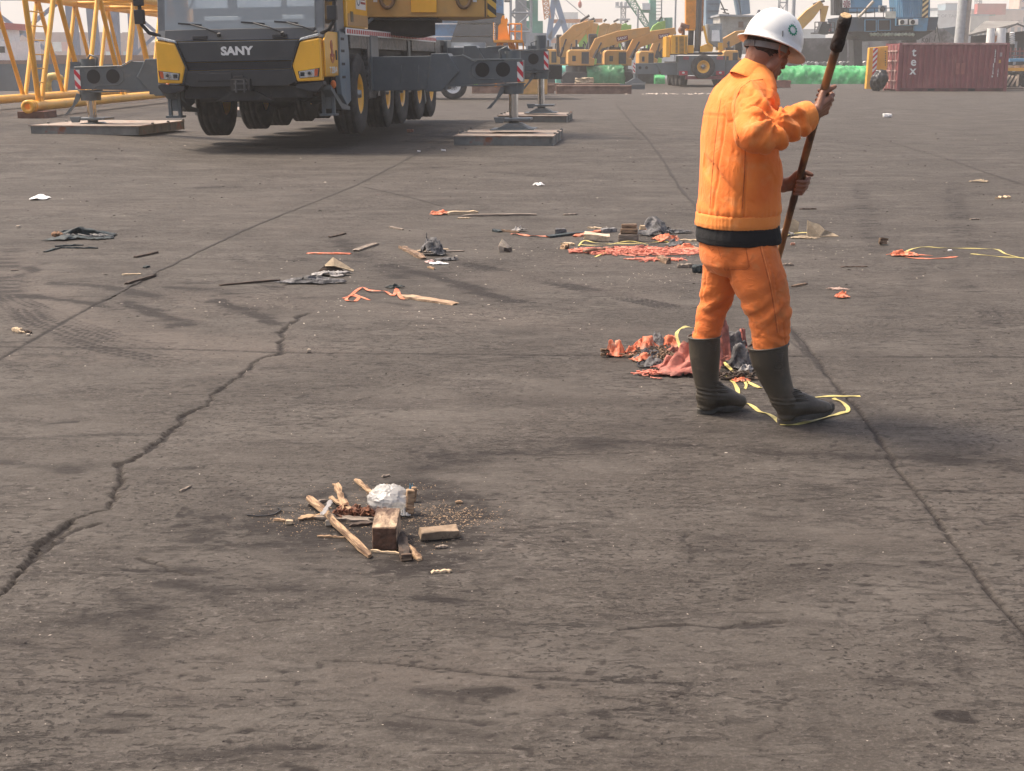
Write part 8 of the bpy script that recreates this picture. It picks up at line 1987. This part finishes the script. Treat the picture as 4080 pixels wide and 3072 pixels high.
MB().box((.02,.11,.1),(L_-.02,2.3,H_-.05)).obj('box_shell', MRN, t)
MB().box((-.0,2.34,.0),(L_,2.44,H_)).obj('back_side', MRN, t)
# door end (left), seen at a slant
m = MB(); 
for k in range(4): m.cyl((-.05,.35+.55*k,.1),(-.05,.35+.55*k,H_-.1),.025,.025,6)
for z in (.5,1.0,1.5,2.0): m.box((-.06,.1,z),(-.02,2.3,z+.06))
m.obj('lock_bars', mat('bar_pinkish', (.48,.33,.30), .6, var=.4, scale=5), t)
for z, ch, s_ in ((1.98,'t',.62),(1.50,'e',.62),(1.06,'x',.62)): text_obj('lettering', ch, s_, WHT, Matrix.Translation((.80,.024,z-.02)) @ FACE_CAM, t, .002, .012)
for x, z0, z1, w_ in ((4.98,1.45,2.1,.05),(4.93,.85,1.42,.05),(4.90,.70,.80,.07),(5.20,.72,1.15,.03)): MB().box((x,.018,z0),(x+w_,.026,z1)).obj('marking', mat('white_faded', (.60,.56,.54), .6, var=.5, scale=14), t)
MB().box((5.25,.018,1.75),(5.36,.026,1.95)).obj('marking', mat('marking_grey', (.42,.34,.34), .6), t); MB().box((5.22,.018,1.42),(5.32,.026,1.58)).obj('marking', mat('marking_yellow', (.62,.35,.08), .6), t)
for x in (3.02,3.30): MB().box((x,.0245,.85),(x+.19,.0285,1.42)).obj('patch', mat('patch_pink', (.33,.11,.095), .6), t)
for x in (1.62,3.72): MB().box((x,-.004,.02),(x+.36,.003,.13)).obj('fork_pocket', HOLE, t)
# yellow steel plate with striped band
t = thing('steel_barrier', 'upright yellow steel plate with a red and white striped band beside the container', 'steel barrier', (P(3450,356,74).x, 74.0, 0)); tl = Vector(t.location)
YPL = mat('plate_amber', (.80,.40,.05), .5, var=.1, scale=1)
m = MB(); poly_at(m, [(3461,190),(3535,184),(3533,268),(3495,356),(3447,354)], 74, .35, tl); m.obj('plate', YPL, t, bevel=.02)
m = MB(); poly_at(m, [(3480,192),(3497,190),(3490,300),(3476,335),(3468,335),(3476,290)], 73.79, .05, tl); m.obj('striped_band', stripes('red_white_barrier', (.50,.03,.04), (.72,.68,.65), 3.6, 48), t)
m = MB(); poly_at(m, [(3505,192),(3508,192),(3504,285),(3500,285)], 73.79, .05, tl); m.obj('edge_flange', YPL, t)
m = MB()
for k in range(7): m.cyl(P(3528,205+9*k,73.8)-tl, P(3528,205+9*k,73.76)-tl, .03,.03,8)
m.obj('bolt', EXD, t)
bagm_ = MB().ell((0,0,0), (1,1,1), None, 60, 40); bme_ = bagm_.mesh('b'); u_ = getco(bme_); r_ = 1+.35*fbm(u_[:,0]*2+3, u_[:,1]*2, u_[:,2]*2, 4)-.12*np.abs(fbm(u_[:,0]*5, u_[:,1]*5, u_[:,2]*5, 3)); c_ = u_*r_[:,None]*np.array([.46,.40,.52]); c_[:,0] += .12*c_[:,2]; c_[:,2] -= c_[:,2].min(); bme_.vertices.foreach_set('co', c_.ravel()); bme_.update()
o = mkobj('rubbish_heap', bme_, mat('black_bin_bag', (.012,.013,.015), .35, var=.4, scale=4, bump=.5, bscale=6)); o.location = (P(3508,352,72.4).x, 72.75, 0); tag(o, 'black rubbish bag heaped between the yellow plate and the container', 'rubbish bag')
block('brown_bricks', 'low stack of red bricks on the ground right of the worker', 'bricks', (1678,190.5), (1.6,.5,.42), mat('brick_stack', (.25,.12,.09), .9), 0, jit=.04)
block('white_scrap', 'white foam scrap at the foot of the container', 'scrap', (2112,196.5), (.5,.3,.22), WPL, 0, jit=.06)
# ---- right edge: shed, lattice trailer, wood, pole -------------------------
for px, lab, w_, m_ in ((3815,'tall pale grey lamp pole rising behind the container, left one',.30,mat('pole_grey', (.42,.43,.43), .6)),(3838,'slimmer beige lamp pole right behind the grey one',.19,mat('pole_beige', (.44,.37,.31), .7))):
    a = P(px,185,96); t = thing('lamp_pole', lab, 'lamp pole', (a.x,96,0)); MB().cyl((0,0,0),(.35,0,12.5),w_*1.15,w_*.85,14).obj('shaft', m_, t); MB().cyl((0,0,0),(0,0,.5),w_*1.5,w_*1.5,14).obj('foot', m_, t)
D = 104; t = thing('open_shed', 'open shed with a sagging grey pitched roof behind the container', 'shed', (P(3960,250,D).x,D,0)); tl = Vector(t.location)
RF = mat('shed_roof', (.19,.18,.165), .85, var=.2, scale=.5, dirt=((.11,.10,.09), .8, .5, .7))
m = MB(); poly_at(m, [(3855,139),(3920,122),(4000,112),(4055,90),(4058,96),(4005,118),(3925,128),(3858,145)], D-2, .2, tl)
a = [P(3855,140,D-2)-tl,P(4055,92,D-2)-tl,P(4060,82,D+9)-tl,P(3925,84,D+9)-tl]; m.add(a, [(0,1,2,3)]); b_ = [P(4055,92,D-2)-tl,P(4120,118,D-2)-tl,P(4120,110,D+9)-tl,P(4060,82,D+9)-tl]; m.add(b_, [(0,1,2,3)]); ro = m.obj('roof', RF, t); q = ro.modifiers.new('s','SOLIDIFY'); q.thickness = .12
m = MB(); poly_at(m, [(3858,145),(4120,120),(4120,330),(3858,330)], D+6, .3, tl); m.obj('dark_wall', mat('shed_dark', (.05,.055,.06), .9), t)
for px in (3862,3960,4050): a = P(px,145,D-1.5)-tl; MB().beam((a.x,-1.5,0),(a.x,-1.5,2.9),.15,.15).obj('post', LSG, t)
m = MB(); m.beam(P(3948,170,D-3)-tl,P(3998,128,D-3)-tl,.35,.30); m.obj('jib', mat('rust_orange', (.42,.20,.11), .7, var=.3, scale=2), t)
for px, w_ in ((3945,.45),(3985,.55)): a = P(px,170,D-3)-tl; MB().cyl(a+Vector((0,0,-.2)),a+Vector((0,0,1.0)),w_*.7,w_*.6,12).obj('sack', WHT, t)
m = MB(); 
for k in range(6): a = P(4033,132+8*k,D-3)-tl; m.ell(a, (.22,.16,.07), None, 10, 5)
m.obj('coil', WHT, t)
o = MB().box((0,0,0),(.42,.3,1.6)).obj('white_sign_post', WHT); a = P(3842,168,97); o.location = (a.x,97,1.6); tag(o, 'bright white upright board just left of the shed roof', 'board')
t = thing('flatbed_trailer', 'blue and brown trailer frame with rails right behind the container', 'trailer', (P(4000,330,86).x,86,0)); tl = Vector(t.location)
m = MB(); poly_at(m, [(4000,235),(4120,232),(4120,243),(4000,246)], 86, 2, tl); m.obj('deck', SKB, t)
m = MB(); poly_at(m, [(4000,270),(4120,270),(4120,283),(4000,283)], 85, .5, tl); m.obj('amber_side', YPL, t)
m = MB(); 
for k in range(6): x = 4008+18*k; m.beam(P(x,232,86)-tl, P(x+3,190,86)-tl, .06,.06)
m.beam(P(4000,205,86)-tl, P(4120,203,86)-tl,.08,.08); m.beam(P(4000,222,86)-tl, P(4120,220,86)-tl,.06,.06); m.obj('side_rail', mat('rust_red', (.22,.08,.07), .7), t)
m = MB(); poly_at(m, [(4002,262),(4120,255),(4120,268),(4002,270)], 85.5, 1.2, tl); m.obj('load', mat('load_brown', (.34,.29,.24), .9, var=.4, scale=3), t)
for px in (4040,4100): a = P(px,320,85)-tl; MB().cyl(a+Vector((0,0,.0)), a+Vector((0,.3,.0)), .5,.5,20).obj('wheel', RUB, t)
t = thing('wood_pallet', 'grey broken pallet leaning beside the right end of the container', 'pallet', (P(3990,356,75).x,75,0)); tl = Vector(t.location)
for a, b in (((3998,340),(4022,300)),((4012,342),(4036,302)),((4028,344),(4052,304)),((4052,345),(4056,298))): MB().beam(P(*a,75)-tl, P(*b,75.4)-tl, .12, .05).obj('slat', WD_G, t)
MB().box(tuple(P(3985,357,74.6)-tl), tuple(P(4110,348,75)-tl+Vector((0,.6,0)))).obj('base_board', WD_G, t)
# distant town in the haze at right
bbox('office_block', 'hazy blue-grey building beside the PORT OF TAN sign', 'building', 3702, 3738, 35, 420, FBB, win=(3,5))
sg = bbox('port_sign_building', 'hazy building carrying the lettering T OF TAN', 'building', 3736, 3840, 45, 400, FBG)
a = P(3775,64,399.5)-Vector(sg.location); text_obj('lettering', 'T OF TAN', 1.15*1.0, mat('letter_grey', (.10,.14,.18), .7), Matrix.Translation(a) @ FACE_CAM, sg, .01, .02, sx=1.15)
p_ = P(3792,28,400); bbox('office_block', 'hazy pale blue tower block above the port lettering', 'building', 3768, 3815, 15, 430, FBB)
bbox('warehouse', 'hazy cream warehouse behind the lamp poles', 'warehouse', 3868, 3940, 62, 300, FB, win=(4,1))
bbox('warehouse', 'hazy pinkish long building above the shed roof', 'warehouse', 3870, 4080, 40, 360, FBP, win=(8,1))
bbox('tower_block', 'tall hazy pinkish block at the right edge', 'building', 4068, 4140, -60, 380, FBP, win=(2,6))
far_container(P(3895,30,350).x, 350, P(3895,36,350).z-1.3, 7.0, REDc, 'hazy red container on the pink roof at right', group='hazy containers at right', H=2.6)
far_container(P(3920,30,352).x, 352, P(3920,45,352).z-1.0, 3.0, GNc, 'hazy turquoise box right of the red container', group='hazy containers at right', H=2.2)
t = thing('lattice_tower', 'hazy lattice tower above the red container at right', 'tower', (P(3880,245,380).x,380,-1)); lattice_mb((0,0,0),(0,0,24),1.6,1.2,12,.15,.1).obj('tower_frame', LSG, t)
t = thing('hillside_trees', 'hazy green bushes left of the lamp poles', 'bush', (P(3740,120,200).x,200,2)); m = MB(); rng = random.Random(5)
m.cyl((0,0,-4),(0,0,3),.3,.2,8); m.obj('trunk', WD_D, t); m = MB()
for i in range(1500):
    a = rng.uniform(0,6.28); rr = math.sqrt(rng.random()); c_ = Vector((3.2*rr*math.cos(a), 1.6*rr*math.sin(a), .6+1.8*rng.random()*(1-rr*.8))); s_ = rng.uniform(.1,.25)
    e = Euler((rng.uniform(0,6),rng.uniform(0,6),0)).to_matrix(); m.add([c_+e@Vector((-s_,0,0)), c_+e@Vector((0,s_*.6,0)), c_+e@Vector((s_,0,0)), c_+e@Vector((0,-s_*.6,0))], [(0,1,2,3)])
m.obj('crown', mat('leaf_green', (.06,.10,.04), .7, var=.4, scale=1), t)
for px, lab, h in ((3075,'thin lattice mast just right of the white helmet top',14),):
    t = thing('lattice_mast', lab, 'mast', (P(3110,245,170).x,170,-1)); lattice_mb((0,0,0),(0,0,h),.9,.9,12,.07,.05).obj('mast_frame', LSG, t)
t = thing('light_pole', 'grey pole between the helmet and the raised excavator boom', 'pole', (P(3152,245,150).x,150,-1)); MB().cyl((0,0,0),(0,0,16),.22,.18,10).obj('shaft', LSG, t)
# a parked car and tyre by the deckhouse
t = thing('parked_car', 'pale blue car roof and windscreen half hidden behind the worker', 'car', (P(2935,245,105).x,105,0)); CARB = mat('car_silver_blue', (.42,.50,.58), .3, coat=.5)
m = MB(); m.prism([(-1.9,.35),(2.0,.35),(2.05,.8),(1.2,.95),(.6,1.45),(-1.1,1.5),(-1.8,1.0)], 'y', 0, 1.7); m.obj('body', CARB, t, bevel=.06)
m = MB(); m.prism([(-1.0,1.0),(.9,1.0),(.55,1.40),(-.95,1.42)], 'y', -.01, .0); m.obj('window', SGLS, t)
for x in (-1.2,1.3): MB().cyl((x,-.02,.32),(x,.2,.32),.32,.32,18).obj('wheel', RUB, t)

# ---------------------------------------------------------------- separate pieces become parts of their own
def split_parts():
    skip = ('lettering','body','hair','jacket','trousers','rib_patch','emblem','crown','grit','maker','number','headband','undershirt','boot')
    for o in list(bpy.data.objects):
        if o.type != 'MESH' or o.parent is None or o.get('kind') or any(k in o.name for k in skip): continue
        me = o.data; nv = len(me.vertices)
        if nv > 6000 or me.users > 1: continue
        par = list(range(nv))
        def find(a):
            while par[a] != a: par[a] = par[par[a]]; a = par[a]
            return a
        for p in me.polygons:
            r0 = find(p.vertices[0])
            for v in p.vertices[1:]:
                r1 = find(v)
                if r1 != r0: par[r1] = r0
        isl = {}
        for v in range(nv): isl.setdefault(find(v), []).append(v)
        if len(isl) < 2 or len(isl) > 80: continue
        co = getco(me); B = [[co[vs].min(0)-.004, co[vs].max(0)+.004, vs] for vs in isl.values()]
        gp = list(range(len(B)))
        def gf(a):
            while gp[a] != a: a = gp[a]
            return a
        for i in range(len(B)):
            for j in range(i+1, len(B)):
                if (B[i][0] <= B[j][1]).all() and (B[j][0] <= B[i][1]).all():
                    a, b_ = gf(i), gf(j)
                    if a != b_: gp[b_] = a
        groups = {}
        for i in range(len(B)): groups.setdefault(gf(i), []).extend(B[i][2])
        if len(groups) < 2 or len(groups) > 40: continue
        vg = np.zeros(nv, int)
        for gi, (k, vs) in enumerate(groups.items()): vg[vs] = gi
        newo = []
        for gi in range(len(groups)):
            bm = bmesh.new(); bm.from_mesh(me); bm.verts.ensure_lookup_table()
            bmesh.ops.delete(bm, geom=[v for v in bm.verts if vg[v.index] != gi], context='VERTS')
            nm = bpy.data.meshes.new(me.name); bm.to_mesh(nm); bm.free(); nm.materials.append(me.materials[0]) if me.materials else None
            if gi == 0: first = nm
            else:
                c = o.copy(); c.data = nm; COL.objects.link(c); newo.append(c)
        o.data = first
split_parts()
